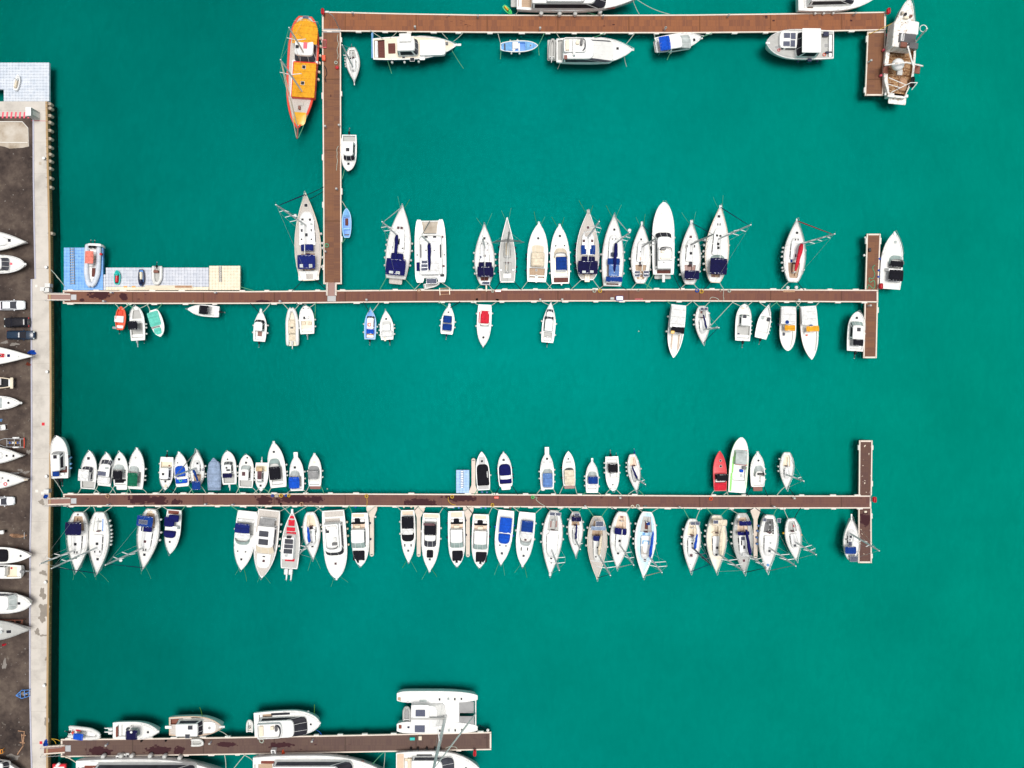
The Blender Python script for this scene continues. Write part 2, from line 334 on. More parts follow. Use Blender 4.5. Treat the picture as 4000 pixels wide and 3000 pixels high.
class Boat:
    def __init__(s, T, bow, stern, w, label, cat='motorboat', name='motorboat', pr='motor', group=None, fb=None, sheer=.3, zb=0.0,
                 hull='white', deck='deck', gun='white', stripe=None, fn=(2,2), fcol='white2', rail=.42, railh=.5, dock=None, ch=False, rake=.05, gw=.13):
        s.gw=gw
        s.T=T; s.pr=pr; s.zb=zb; s.label=label; s.hullm=hull; s.deckm=deck; s.gunm=gun; s.stripe=stripe; s.fn=fn; s.fcol=fcol; s.rail=rail; s.railh=railh; s.rake=rake
        Lp=math.hypot(bow[0]-stern[0], bow[1]-stern[1])*T[0]/23.57
        s.fb=fb if fb else (.38+.055*Lp); s.sheer=sheer
        b=TP(T, *bow, zb+s.fb*(1+sheer*.8)); t=TP(T, *stern, zb+s.fb); b.z=t.z=0
        c=(b+t)/2; s.L=(b-t).length; s.ang=math.atan2(b.y-t.y, b.x-t.x); s.k=T[0]*(H-zb-s.fb)/F; s.W=w*s.k
        s.c=c; s.root=empty(name, (c.x, c.y, zb), s.ang); tag(s.root, label, cat, group)
        s.vert=abs(bow[1]-stern[1])>abs(bow[0]-stern[0]); s.tops=[]; s.rec=[]; s.bowp=bow; s.sternp=stern; s.dock=dock; s.wp=w; s.ch=ch; s.hulls=[]
    def toL(s, x, y, z):
        p=TP(s.T, x, y, s.zb+z)-s.c; ca, sa=math.cos(s.ang), math.sin(s.ang); return (p.x*ca+p.y*sa, -p.x*sa+p.y*ca)
    def rect(s, r, z):
        cx, cy=s.toL((r[0]+r[2])/2, (r[1]+r[3])/2, z); k=s.T[0]*(H-s.zb-z)/F
        a, b=abs(r[2]-r[0])*k, abs(r[3]-r[1])*k
        return (cx, cy, b, a) if s.vert else (cx, cy, a, b)
    def t_of(s, x): return min(1, max(0, .5-x/s.L))
    def hb(s, t): return s.W/2*prof(s.pr, t)
    def zd(s, t): return s.fb*(1+s.sheer*max(0, (.55-t)/.55)**2)
    def topz(s, x, y):
        z=s.zd(s.t_of(x))
        for (a, b, c, d, dz) in s.rec:
            if a<x<b and c<y<d: z=z-dz
        for (cx, cy, la, lw, zz) in s.tops:
            if abs(x-cx)<la/2 and abs(y-cy)<lw/2: z=max(z, zz)
        return z
    def on(s, r):                                                 # rect resting on whatever is under it
        z=s.fb
        for _ in range(2):
            q=s.rect(r, z); z=s.topz(q[0], q[1])
        return q, z
    def part(s, mb, name, mat, parent=None, smooth=None, label=None):
        o=mb.build(name, mat, parent or s.root, smooth)
        if label: o['label']=label
        return o
    # --- features
    def cp(s, r, floor='deckgrey', depth=.45):
        cx, cy, la, lw=s.rect(r, s.fb); t=s.t_of(cx); m=s.hb(t)*.9
        y0, y1=max(cy-lw/2, -m), min(cy+lw/2, m); x0=max(cx-la/2, -s.L/2+.12); s.rec.append((x0, cx+la/2, y0, y1, depth)); s.recm=floor
        if y1-y0>1.3 and la>1.4:                                  # a moulded seat across the back and along one side
            zf=s.zd(t)-depth; hh=min(.4, depth*.8)
            s.part(MB().rbox(x0+.32, (y0+y1)/2, .5, (y1-y0)-.2, zf, zf+hh, .12, .05), 'bench', 'white')
    def cab(s, r, h=1.2, ws=0, front='dark', side='dark', mat='white', nose=.5, name='cabin', inset=.1, back=None, pill=True):
        q, z0=s.on(r); cx, cy, la, lw=s.rect(r, z0+h*.8); wsm=ws*s.k; t0=z0-.06
        nz=min(nose*lw*.5, la*.6)
        def ring(z, ins, fr, bk):
            la2=la-fr-bk; c2=cx+(bk-fr)/2; return [(x, y, z) for x, y in plan(c2, cy, la2, max(lw-2*ins, .2), min(.16, lw*.2), nz)]
        f0=.03*h; rings=[ring(t0, 0, 0, 0), ring(z0+.36*h, inset*.15*h, f0, .02), ring(z0+.82*h, inset*h, f0+wsm, .05), ring(z0+.97*h, inset*h+.04, f0+wsm+.08, .08), ring(z0+h, inset*h+.12, f0+wsm+.2, .16)]
        body, fg, sg, n=MB(), MB(), MB(), len(rings[0])
        body.loft(rings[:2], cap0=False, cap1=False)
        top=rings[4]; mx=sum(p[0] for p in top)/n; my=sum(p[1] for p in top)/n
        inner=[(mx+(p[0]-mx)*.5, my+(p[1]-my)*.5, p[2]+.03*lw) for p in top]
        body.loft([rings[2], rings[3], rings[4], inner], cap0=False)
        for j in range(n):
            a, b=rings[1][j], rings[1][(j+1)%n]; c, d=rings[2][(j+1)%n], rings[2][j]
            dx, dy=b[0]-a[0], b[1]-a[1]; nx, ny=-(dy), dx; l=math.hypot(nx, ny) or 1; nx, ny=-nx/l, -ny/l
            if l*1<1e-6: continue
            isf=nx*math.copysign(1, 1)>.55 if False else None
            mxp=(a[0]+b[0])/2; fwd=abs(dy)>abs(dx)*.7 and mxp>cx; rear=abs(dy)>abs(dx)*.7 and mxp<cx
            tgt=body
            if fwd and front: tgt=fg
            elif (not fwd) and (not rear) and side: tgt=sg
            if tgt is sg and l>1.2:                                # split long side panes with a pillar at each end
                e=min(.12*l, .35)/l; L_=lambda p, q_, f: tuple(p[i]+(q_[i]-p[i])*f for i in range(3))
                sg.add([L_(a,b,e), L_(a,b,1-e), L_(d,c,1-e), L_(d,c,e)], [(0,1,2,3)]); body.add([a, L_(a,b,e), L_(d,c,e), d], [(0,1,2,3)]); body.add([L_(a,b,1-e), b, c, L_(d,c,1-e)], [(0,1,2,3)])
            else: tgt.add([a, b, c, d], [(0,1,2,3)])
        o=s.part(body, name, mat, smooth=35)
        if fg.f: s.part(fg, 'windshield', front, o)
        if sg.f:
            for sgn in (-1, 1):
                h_=MB()
                for fc in sg.f:
                    if (sum(sg.v[i][1] for i in fc)/4-cy)*sgn>0: h_.add([sg.v[i] for i in fc], [(0,1,2,3)])
                if h_.f: s.part(h_, 'side_window', side, o)
        if wsm>.25 and front and pill:                             # windscreen bars over the raked glass
            for yy in (-.2, .2):
                p0=(cx+la/2-f0-nz*.06, cy+yy*lw, z0+.37*h); p1=(cx+la/2-f0-wsm-nz*.06, cy+yy*lw*.92, z0+.84*h)
                s.part(MB().tube([p0, p1], .025, 4), 'window_bar', mat, o)
        s.tops.append((cx-wsm/2, cy, la-wsm, lw-2*inset*h, z0+h+.03*lw)); s.tops.append((cx, cy, la, lw, z0+.3*h)); return o
    def hat(s, x, y, sz=28, mat='dark', label=None):
        sx, sy=(sz if isinstance(sz, tuple) else (sz, sz)); q, z=s.on((x-sx/2, y-sy/2, x+sx/2, y+sy/2))
        o=s.part(MB().rbox(q[0], q[1], q[2]+.1, q[3]+.1, z-.03, z+.05, .06, .02), 'hatch', 'white2'); s.part(MB().rbox(q[0], q[1], q[2], q[3], z+.045, z+.075, .05, .015), 'pane', mat, o)
    def rnd(s, x, y, dm=24, mat='dark'):
        q, z=s.on((x-dm/2, y-dm/2, x+dm/2, y+dm/2)); R=q[2]/2
        ci=lambda r, zz: [(q[0]+r*math.cos(2*math.pi*k/16), q[1]+r*math.sin(2*math.pi*k/16), zz) for k in range(16)]
        o=s.part(MB().loft([ci(R*1.15, z-.02), ci(R*1.15, z+.04), ci(R, z+.05)], cap0=False), 'hatch', 'white2'); s.part(MB().loft([ci(R*.96, z+.045), ci(R*.9, z+.075)]), 'pane', mat, o)
    def can(s, r, mat, z=1.9, rnd=0, nose=0, camber=.14, name='canopy', frame=True):
        if mat=='navyc': mat=('navyc', 'navyb', 'navyd')[sum(map(ord, s.label))%3]
        zc=s.fb+z; cx, cy, la, lw=s.rect(r, zc)
        mb=MB(); N, M=8, 8; pts=[]
        for i in range(N+1):
            for j in range(M+1):
                a, b=i/N*2-1, j/M*2-1; ed=max(abs(a), abs(b)); wf=1 if a*rnd<.1 else math.sqrt(max(.05, 1-((abs(a)-.1)/.95)**2))
                pts.append((cx+a*la/2*(1-.03*b*b), cy+b*wf*lw/2*(1-.03*a*a), zc+camber*(1-b*b)+.05*camber*math.cos(a*9)-(.10 if ed>.99 else 0)))
        n1=len(pts); fs=[(i*(M+1)+j, (i+1)*(M+1)+j, (i+1)*(M+1)+j+1, i*(M+1)+j+1) for i in range(N) for j in range(M)]
        lo=[(p[0], p[1], p[2]-.03) for p in pts]; mb.add(pts+lo, fs+[tuple(k+n1 for k in f[::-1]) for f in fs])
        bd=[i*(M+1) for i in range(N+1)]+[N*(M+1)+j for j in range(1, M+1)]+[i*(M+1)+M for i in range(N-1, -1, -1)]+[j for j in range(M-1, 0, -1)]
        mb.f += [(bd[i], bd[(i+1)%len(bd)], bd[(i+1)%len(bd)]+n1, bd[i]+n1) for i in range(len(bd))]; mb.m += [0]*len(bd)
        o=s.part(mb, name, mat, smooth=50)
        if frame:
            for xx in (cx-la*.42, cx+la*.42):
                zb=s.topz(xx, cy+lw*.5); y=lw*.47
                s.part(MB().tube([(xx, cy-y*.98, zb-.3), (xx, cy-y, zc-.08), (xx, cy-y*.5, zc+camber*.7-.04), (xx, cy, zc+camber-.05), (xx, cy+y*.5, zc+camber*.7-.04), (xx, cy+y, zc-.08), (xx, cy+y*.98, zb-.3)], .022, 5), 'canopy_frame', 'steel', o)
        s.tops.append((cx, cy, la*.96, lw*.96, zc+camber)); return o
    def cov(s, r, mat, h=.5, nose=0, name='cover'):
        q, z=s.on(r); cx, cy, la, lw=q; nz=nose*lw*.5
        o=lambda f, zz, d=0: [(cx+(x-cx)*f, cy+(y-cy)*f, zz) for x, y in plan(cx, cy, la, lw, min(.2, lw*.2), nz)]
        mb=MB().loft([o(1.0, z-.05), o(1.0, z+.10), o(.93, z+h*.55), o(.8, z+h*.8), o(.5, z+h*.95), o(.2, z+h)], cap0=False)
        ob=s.part(mb, name, mat, smooth=60); s.tops.append((cx, cy, la*.8, lw*.8, z+h*.85)); return ob
    def wsh(s, r, h=.7, mat='pale', bars=4, frame='grey'):
        q, z=s.on(r); cx, cy, la, lw=q; N=14; z-=.03; bot, top=[], []
        for k in range(N+1):
            a=math.pi/2*(1-2*k/N); e=.65; X=abs(math.cos(a))**e; Y=math.copysign(abs(math.sin(a))**e, a)
            bot.append((cx-la/2+la*X, cy+lw/2*Y, z)); top.append((cx-la/2+la*(X*.55)-.1, cy+lw/2*Y*.9, z+h))
        mb=MB(); n=N+1; ib=[(p[0]-.02, p[1], p[2]) for p in bot]; it=[(p[0]-.02, p[1], p[2]) for p in top]
        fs=[(i, i+1, n+i+1, n+i) for i in range(N)]; mb.add(bot+top, fs); mb.add(ib+it, [f[::-1] for f in fs])
        o=s.part(mb, 'windshield', mat, smooth=60); s.part(MB().tube(top, .03, 5), 'frame', frame, o)
        for k in [int(N*(i+1)/(bars+1)) for i in range(bars)]: s.part(MB().tube([bot[k], top[k]], .02, 4), 'frame_bar', frame, o)
    def arch(s, r, z=1.7, mat='white', wd=.35):
        cx, cy, la, lw=s.rect(r, s.fb+z); zt=s.fb+z; wd=max(wd, la*.8); pts=[(-.5,-.0),(-.49,.55),(-.42,.88),(-.25,1),(0,1.02),(.25,1),(.42,.88),(.49,.55),(.5,0)]
        rings=[]
        for (y, f) in pts:
            zz=s.fb-.1+(z+.1)*f; xx=cx-.25*f; rings.append([(xx-wd/2, cy+y*lw, zz), (xx+wd/2, cy+y*lw, zz), (xx+wd/2, cy+y*lw*.94, zz-.1), (xx-wd/2, cy+y*lw*.94, zz-.1)])
        s.part(MB().loft(rings), 'radar_arch', mat, smooth=40)
    def plat(s, r, mat='deck', z=None):
        z=z or min(.42, s.fb*.5); cx, cy, la, lw=s.rect(r, z)
        s.part(MB().rbox(cx, cy, la, lw, z-.14, z, .18, .03), 'swim_platform', ['white'] if mat=='white' else [mat])
    def box(s, r, h, mat, name, nose=0, lift=0, bev=.05, parent=None, rad=.1):
        q, z=s.on(r); o=s.part(MB().rbox(q[0], q[1], q[2], q[3], z+lift-(.12 if h<.03 else .03), z+lift+h, rad, bev, nose*q[3]*.5), name, mat, parent, 40)
        s.tops.append((q[0], q[1], q[2], q[3], z+lift+h)); return o
    def pan(s, r, mat, name='deck_panel', nose=0, h=.025): return s.box(r, h, mat, name, nose, bev=.01)
    def sol(s, r, z=0.0):
        q, zz=s.on(r); zt=zz+z
        if z: q=s.rect(r, zt)
        o=s.part(MB().rbox(q[0], q[1], q[2]+.06, q[3]+.06, zt, zt+.05, .03, .01), 'solar_panel', 'steel'); s.part(MB().rbox(q[0], q[1], q[2], q[3], zt+.045, zt+.06, .02, .005), 'cells', 'solar', o)
        if z>.3: s.part(MB().tube([(q[0], q[1], zt), (q[0], q[1], zz-.3)], .03, 5), 'panel_post', 'steel', o)
    def ring(s, x, y, dm=30, mat='orange'):
        q, z=s.on((x-dm/2, y-dm/2, x+dm/2, y+dm/2)); s.part(MB().torus((q[0], q[1], z+.05), q[2]*.38, q[2]*.12), 'lifebuoy', mat, smooth=60)
    def eng(s, n=1, mat='black', off=0, spread=.62, up=True, x=None, sc=1):
        z=s.fb*.75; x0=-s.L/2-.02 if x is None else x
        for i in range(n):
            y=off+(i-(n-1)/2)*spread; k=sc*min(1.25, max(.7, s.L/7))
            c=s.part(MB().rbox(x0-.28*k, y, .62*k, .40*k, z+.1, z+.62*k, .14, .12, .2, .05), 'outboard_motor', mat, smooth=45)
            d=MB(); e=(x0-1.25*k, y, z+.18) if up else (x0-.5*k, y, -.35)
            d.tube([(x0-.25*k, y, z+.12), ((x0-.25*k+e[0])/2, y, (z+.12+e[2])/2), e], [.13*k, .10*k, .07*k], 6); s.part(d, 'leg', mat, c)
            g=MB(); gx=Vector((e[0], e[1], e[2]))
            for a in range(3):
                an=a*2.094; q=Vector((0, math.cos(an), math.sin(an)))*.16*k; t=Vector((0, -math.sin(an), math.cos(an)))*.06*k
                g.add([gx, gx+q+t+Vector((-.04,0,0)), gx+q*1.15, gx+q-t+Vector((.04,0,0))], [(0,1,2,3)])
            g.ell(gx, .16*k, .05*k, .05*k, 6, 4); s.part(g, 'propeller', 'steel', c)
            s.part(MB().rbox(x0+.06, y, .16, .24, z-.5, z+.18, .03, .02), 'bracket', 'dkgrey', c)
    def fly(s, r, h=.55, mat='white', seats='cream'):
        q, z=s.on(r); cx, cy, la, lw=q; z-=.03
        o=lambda d, zz: [(x, y, zz) for x, y in plan(cx, cy, la-2*d, lw-2*d, .2, lw*.3)]
        fo=s.part(MB().loft([o(-.02, z), o(0, z+h*.6), o(.04, z+h), o(.12, z+h), o(.16, z+.05)], cap0=False), 'flybridge', mat, smooth=40)
        s.part(MB().rbox(cx-la*.34, cy, la*.16, lw*.68, z+.06, z+.06+h*.65, .08, .05), 'bench', seats, fo)
        s.part(MB().rbox(cx+la*.1, cy+lw*.18, la*.14, lw*.24, z+.06, z+.06+h*.75, .08, .05), 'helm_seat', seats, fo)
        s.part(MB().rbox(cx+la*.27, cy+lw*.16, la*.1, lw*.36, z+.06, z+.06+h*1.05, .08, .05), 'helm_console', 'dkgrey', fo)
        w=MB(); n=9; bt=[]; tp=[]
        for k in range(n):
            a=math.pi/2*(1-2*k/(n-1))*.85; bt.append((cx+la*.5-.12-lw*.28+lw*.28*math.cos(a), cy+lw*.44*math.sin(a), z+h-.02)); tp.append((bt[-1][0]-.16, bt[-1][1]*1, z+h+.3))
        w.add(bt+tp, [(i, i+1, n+i+1, n+i) for i in range(n-1)]); s.part(w, 'wind_deflector', 'darkg', fo, 60); s.tops.append((cx, cy, la*.6, lw*.6, z+.08))
    def bowsp(s, x, y, wd=.35, mat='white'):
        z=s.zd(0); e=s.toL(x, y, z); x0=s.L/2-.5
        s.part(MB().rbox((x0+e[0])/2, e[1]*.5, abs(e[0]-x0), wd, z-.02, z+.08, .08, .02), 'bow_platform', mat)
    def mast(s, base, tip, boom=None, bc=None, br=.15, fs=None, sp=(.42, .68), spl=None, radar=None, col='white', back=True, mr=1.0, bz=1.15, hh=None, fsbow=None, furl=.075):
        q, z0=s.on((base[0]-3, base[1]-3, base[0]+3, base[1]+3)); T=s.T
        bp=Vector((T[1]+T[0]*base[0]-NU, T[2]+T[0]*base[1]-NV)); tp=Vector((T[1]+T[0]*tip[0]-NU, T[2]+T[0]*tip[1]-NV))
        rho=max(tp.dot(bp)/bp.dot(bp), 1.005); h=H-(H-s.zb-z0)/rho; h=min(max(h, .85*s.L), 1.55*s.L) if hh is None else hh
        tl=s.toL(*tip, h-s.zb); h-=s.zb; dx, dy=tl[0]-q[0], tl[1]-q[1]; m=math.hypot(dx, dy); lim=.085*(h-z0)
        if m>lim: dx, dy=dx*lim/m, dy*lim/m
        b=Vector((q[0], q[1], z0-.05)); t=Vector((q[0]+dx, q[1]+dy, h)); at=lambda f: b+(t-b)*f
        o=s.part(MB().tube([b, at(.5), at(.85), t], [.15*mr, .14*mr, .125*mr, .09*mr], 8), 'mast', col, smooth=60)
        spl=spl or s.W*.30
        tips=[]
        for i, f in enumerate(sp):
            for sg in (-1, 1):
                e=at(f)+Vector((-.25, sg*spl*(1-.22*i), .08)); s.part(MB().tube([at(f), e], [.075, .055], 5), 'spreader', col, o); tips.append((sg, e))
        s.part(MB().tube([t, t+Vector((.35, .0, .12))], .02, 4), 'wind_vane', 'dkgrey', o)
        for sg in (-1, 1):
            e=[x for g, x in tips if g==sg]; yb=s.hb(s.t_of(q[0]-.2))*.93*sg
            s.part(MB().tube([(q[0]-.2, yb, s.zd(.4))]+e+[at(.93)], .013, 4), 'shroud', 'steel', o)
        fx=s.L/2-.25 if fsbow is None else fsbow; fp=Vector((fx, 0, s.zd(0)+.05)); ft=at(.95)
        if fs: s.part(MB().tube([fp, fp+(ft-fp)*.06, fp+(ft-fp)*.25, fp+(ft-fp)*.9, ft], [.03, furl, furl*1.25, furl*.7, .025], 7), 'furled_jib', fs, o, 60)
        else: s.part(MB().tube([fp, ft], .02, 4), 'forestay', 'steel', o)
        if back: s.part(MB().tube([at(.99), (-s.L/2+.15, 0, s.zd(1)+.1)], .016, 4), 'backstay', 'steel', o)
        if radar: s.part(MB().ell(at(radar)+Vector((.35, 0, 0)), .28, .28, .14), 'radar_dome', 'white', o, 60)
        if boom:
            e=s.toL(*boom, z0+bz); st=b+Vector((-.1, 0, bz)); en=Vector((e[0], e[1], st.z))
            if (en-st).length>s.L*.55: en=st+(en-st).normalized()*s.L*.5
            bo=s.part(MB().tube([st, en], .075, 7), 'boom', 'white2', o, 60)
            if bc:
                dd=(en-st); pts=[st+dd*f+Vector((0, .03*math.sin(f*17), .13+.10*(1-f))) for f in (.0,.12,.3,.5,.7,.88,.97)]
                s.part(MB().tube(pts, [br*.8, br*1.25, br*1.2, br*1.05, br, br*.8, br*.4], 9), 'sail_cover', bc, bo, 60)
        return o
    def sailkit(s, cr='white', floor='teak', front=None, t0=.27, t1=.64, cw=.52, h=.42, hats=True, wheel=True, side='dark', ck=(.69,.93)):
        x1, x0=s.L*(.5-t0), s.L*(.5-t1); wd=s.W*cw; z0=s.zd(.5); cx=(x0+x1)/2; la=x1-x0
        def ring(z, ins, fr): return [(x, y*(1-.42*max(0, (x-cx)/la*2)**1.5), z) for x, y in plan(cx-fr/2, 0, la-fr, wd-2*ins, .2, wd*.45)]
        r=[ring(z0-.08, 0, 0), ring(z0+h*.3, .03, .1), ring(z0+h*.78, .10, .35), ring(z0+h, .16, .5), [(cx+(x-cx)*.5, y*.5, z0+h+.06) for x, y, z in ring(0, .2, .5)]]
        n=len(r[0]); bd=MB().loft(r[:2], False, False); bd.loft(r[2:], cap0=False); sg={-1: MB(), 1: MB()}
        for j in range(n):
            a, b, c, d=r[1][j], r[1][(j+1)%n], r[2][(j+1)%n], r[2][j]
            if side and abs(b[0]-a[0])>.8 and abs(a[1])>.15*wd:
                S=sg[1 if a[1]>0 else -1]; L_=lambda p, q, f: tuple(p[i]+(q[i]-p[i])*f for i in range(3)); cuts=[0,.06,.44,.52,.92,1]
                for i in range(5): (S if i in (1, 3) else bd).add([L_(a,b,cuts[i]), L_(a,b,cuts[i+1]), L_(d,c,cuts[i+1]), L_(d,c,cuts[i])], [(0,1,2,3)])
            else: bd.add([a,b,c,d], [(0,1,2,3)])
        o=s.part(bd, 'coachroof', cr, smooth=35)
        for S in sg.values():
            if S.f: s.part(S, 'side_window', side, o)
        s.tops.append((cx, 0, la*.94, wd*.8, z0+h+.03))
        a, b=s.L*(.5-ck[1]), s.L*(.5-ck[0]); hw=s.W*.25; s.rec.append((a, b, -hw, hw, .22)); s.rec.append((a+.35, b-.1, -hw*.42, hw*.42, .3)); s.recm=floor
        s.part(MB().rbox(b-.05, 0, .16, .55, z0-.3, z0+h*.9, .03, .02), 'companionway', 'brownglass')
        if wheel: s.part(MB().torus((a+.8, 0, z0+.25), .42, .025, 16, 5, 'x'), 'steering_wheel', 'steel', smooth=60); s.part(MB().rbox(a+.92, 0, .16, .2, z0-.5, z0+.35, .04, .03), 'helm_pedestal', 'white')
        for sg_ in (-1, 1):                                       # winches on the coamings
            ci=lambda rr, zz: [((a+b)/2+rr*math.cos(k*.7854), sg_*s.W*.36+rr*math.sin(k*.7854), zz) for k in range(8)]
            s.part(MB().loft([ci(.09, z0-.05), ci(.07, z0+.1), ci(.1, z0+.17)]), 'winch', 'steel', smooth=50)
    # --- hull
    def hullmesh(s, pr=None, W=None, yo=0, name='hull'):
        W=W or s.W; pr=pr or s.pr; ts=[0,.012,.03,.06,.1,.15,.21,.28,.36,.45,.55,.65,.75,.85,.93,.975,1]
        prof_rows=[]
        for t in ts:
            hbm=W/2*prof(pr, t); zd=s.zd(t); x=s.L/2-t*s.L; fl=1-.2*max(0, 1-t/.4)
            row=[]
            for (yf, zf) in ((1, 1), (1.015, .93), (1.0, .80), (.93*fl, .42), (.82*fl, .0), (.5*fl, -.35), (0, -.45)):
                z=zd*zf if zf>=0 else zf*min(1, .12+.1*s.L); xs=x-s.rake*s.L*max(0, 1-t/.3)*(1-zf)*.8+.03*s.L*max(0, (t-.9)/.1)*max(0, 1-zf)*.5
                row.append((xs, hbm*yf, z))
            prof_rows.append(row)
        rings=[[(x, y+yo, z) for x, y, z in r]+[(x, -y+yo, z) for x, y, z in r[-2::-1]] for r in prof_rows]
        mb=MB(); n=len(rings[0]); vs=[p for r in rings for p in r]; fs=[]; ms=[]
        for i in range(len(rings)-1):
            for j in range(n-1):
                fs.append((i*n+j, i*n+j+1, (i+1)*n+j+1, (i+1)*n+j)); ms.append(1 if (j in (1, n-3)) else (2 if j in (4, 5, n-6, n-7) else 0))
        fs.append(tuple((len(rings)-1)*n+j for j in range(n))); ms.append(0); fs.append(tuple(range(n-1, -1, -1))); ms.append(0)
        mb.add(vs, fs); mb.m=ms
        s.part(mb, name, [s.hullm, s.stripe or s.hullm, 'navyh' if s.zb==0 else 'mahog'], smooth=45)
        # rub rail / gunwale cap running round the deck edge
        path=[(s.L/2-t*s.L, W/2*prof(pr, t), s.zd(t)) for t in ts]; g=MB(); rr=[]
        for sgn, seq in ((1, path[::-1]), (-1, path)):
            for (x, y, z) in seq:
                iy=max(y-s.gw, 0); rr.append([(x, sgn*(y+.015)+yo, z-.03), (x, sgn*(y+.01)+yo, z+.05), (x-(.08 if y<.2 else 0), sgn*iy+yo, z+.05), (x-(.08 if y<.2 else 0), sgn*iy+yo, z-.08)])
        g.loft(rr); xs=-s.L/2; y1=W/2*prof(pr, 1)
        g.loft([[(xs-.01, yy+yo, s.zd(1)-.03), (xs-.01, yy+yo, s.zd(1)+.048), (xs+.13, yy+yo, s.zd(1)+.048), (xs+.13, yy+yo, s.zd(1)-.08)] for yy in (-y1, y1)])
        s.part(g, 'gunwale', s.gunm)
    def deckmesh(s):
        xs=set(round(s.L/2-t*s.L, 4) for t in [0,.02,.05,.1,.16,.23,.3,.4,.5,.6,.7,.8,.9,1])
        ss=set([-1,-.6,-.3,0,.3,.6,1]); R=[]
        for (a, b, c, d, dz) in s.rec:
            hm=s.hb(s.t_of((a+b)/2)); R.append((a, b, c/hm, d/hm, dz)); e=.012
            for v in (a, a+e, b-e, b): xs.add(round(v, 4))
            for v in (c/hm, c/hm+e/hm, d/hm-e/hm, d/hm): ss.add(round(v, 4))
        xs=sorted(x for x in xs if -s.L/2-.001<=x<=s.L/2+.001); ss=sorted(v for v in ss if -1<=v<=1)
        dep=lambda x, v: sum(dz for (a, b, c, d, dz) in R if a+.005<x<b-.005 and c+.003<v<d-.003)
        vs=[]; n=len(ss)
        for x in xs:
            t=s.t_of(x); hb=max(s.hb(t)-.05, .01)
            for v in ss: vs.append((x, v*hb, s.zd(t)-.04+.035*s.W*.5*(1-v*v)*.6-dep(x, v)))
        dk, ck=MB(), MB(); 
        for i in range(len(xs)-1):
            for j in range(n-1):
                q=[i*n+j, i*n+j+1, (i+1)*n+j+1, (i+1)*n+j]; mx=(xs[i]+xs[i+1])/2; mv=(ss[j]+ss[j+1])/2
                (ck if any(a-.001<mx<b+.001 and c-.001<mv<d+.001 for (a,b,c,d,dz) in R) else dk).add([vs[k] for k in q], [(0,1,2,3)])
        s.part(dk, 'deck', s.deckm)
        if ck.f: s.part(ck, 'cockpit', getattr(s, 'recm', 'deckgrey'))
    def fin(s, hull=True):
        if hull: s.hullmesh(); s.deckmesh()
        if s.rail:
            for sgn in (-1, 1):
                N=9; pts=[]; m=MB()
                for k in range(N):
                    t=.004+s.rail*k/(N-1); pts.append((s.L/2-t*s.L+(.25 if k==0 else 0), sgn*max(s.hb(t)-.1, .03), s.zd(t)+s.railh*(1 if k<N-1 else .15)))
                m.tube(pts, .02, 5)
                for k in range(0, N-1, 2): p=pts[k]; m.tube([p, (p[0]-(.2 if k==0 else 0), p[1], p[2]-s.railh-.02)], .016, 4)
                s.part(m, 'guard_rail', 'steel')
        for sgn, n in ((1, s.fn[0]), (-1, s.fn[1])):
            for i in range(n):
                t=(.42+.45*(i+.5+random.uniform(-.25, .25))/max(n, 1)) if s.fb<=1.95 else .28+.6*(i+.5+random.uniform(-.2, .2))/n; x=s.L/2-t*s.L; y=sgn*(s.hb(t)+.14); z=s.fb*.55; k=(.12+.006*min(s.L, 16))*(1.6 if s.fb>1.95 else 1)
                mb=MB(); rg=[]
                for (zz, rr) in ((-.36,.25),(-.33,.7),(-.24,1),(.22,1),(.32,.7),(.37,.3),(.42,.2)): rg.append([(x+k*rr*math.cos(a*.7854), y+k*rr*math.sin(a*.7854), z+zz*k/.17*.8) for a in range(8)])
                mb.loft(rg); o=s.part(mb, 'fender', s.fcol, smooth=50)
                s.part(MB().tube([(x, y, z+.34*k/.17), (x, sgn*(s.hb(t)-.05), s.zd(t)+.06)], .015, 4), 'fender_line', 'ropepale', o)
        if s.zb>1.5:                                              # ashore: resting on keel blocks and props
            s.part(MB().rbox(0, 0, s.L*.3, .3, -.76, -.3, .1, .04), 'keel', s.hullm)
            for sx_ in (-.22, .18):
                for sg in (-1, 1): y=sg*s.hb(.5-sx_)*.8; s.part(MB().tube([(sx_*s.L, y, .05), (sx_*s.L, y*1.1, -.74)], .05, 6), 'support_prop', 'mahog')
        if s.dock: ROPES.append(s)
        return s
def run(b, feats):
    for f in feats:
        k=dict(f[-1]) if isinstance(f[-1], dict) else {}; a=f[1:-1] if isinstance(f[-1], dict) else f[1:]
        getattr(b, f[0])(*a, **k)
    return b.fin()
def M(T, bow, stern, w, label, *feats, **kw): return run(Boat(T, bow, stern, w, label, **kw), feats)
def S(T, bow, stern, w, label, *feats, **kw):
    kw.setdefault('gun', 'deckgrey'); kw.setdefault('gw', .08); kw.setdefault('pr', 'sail'); kw.setdefault('rail', .96); kw.setdefault('railh', .55)
    return run(Boat(T, bow, stern, w, label, cat='sailboat', name='sailboat', **kw), feats)
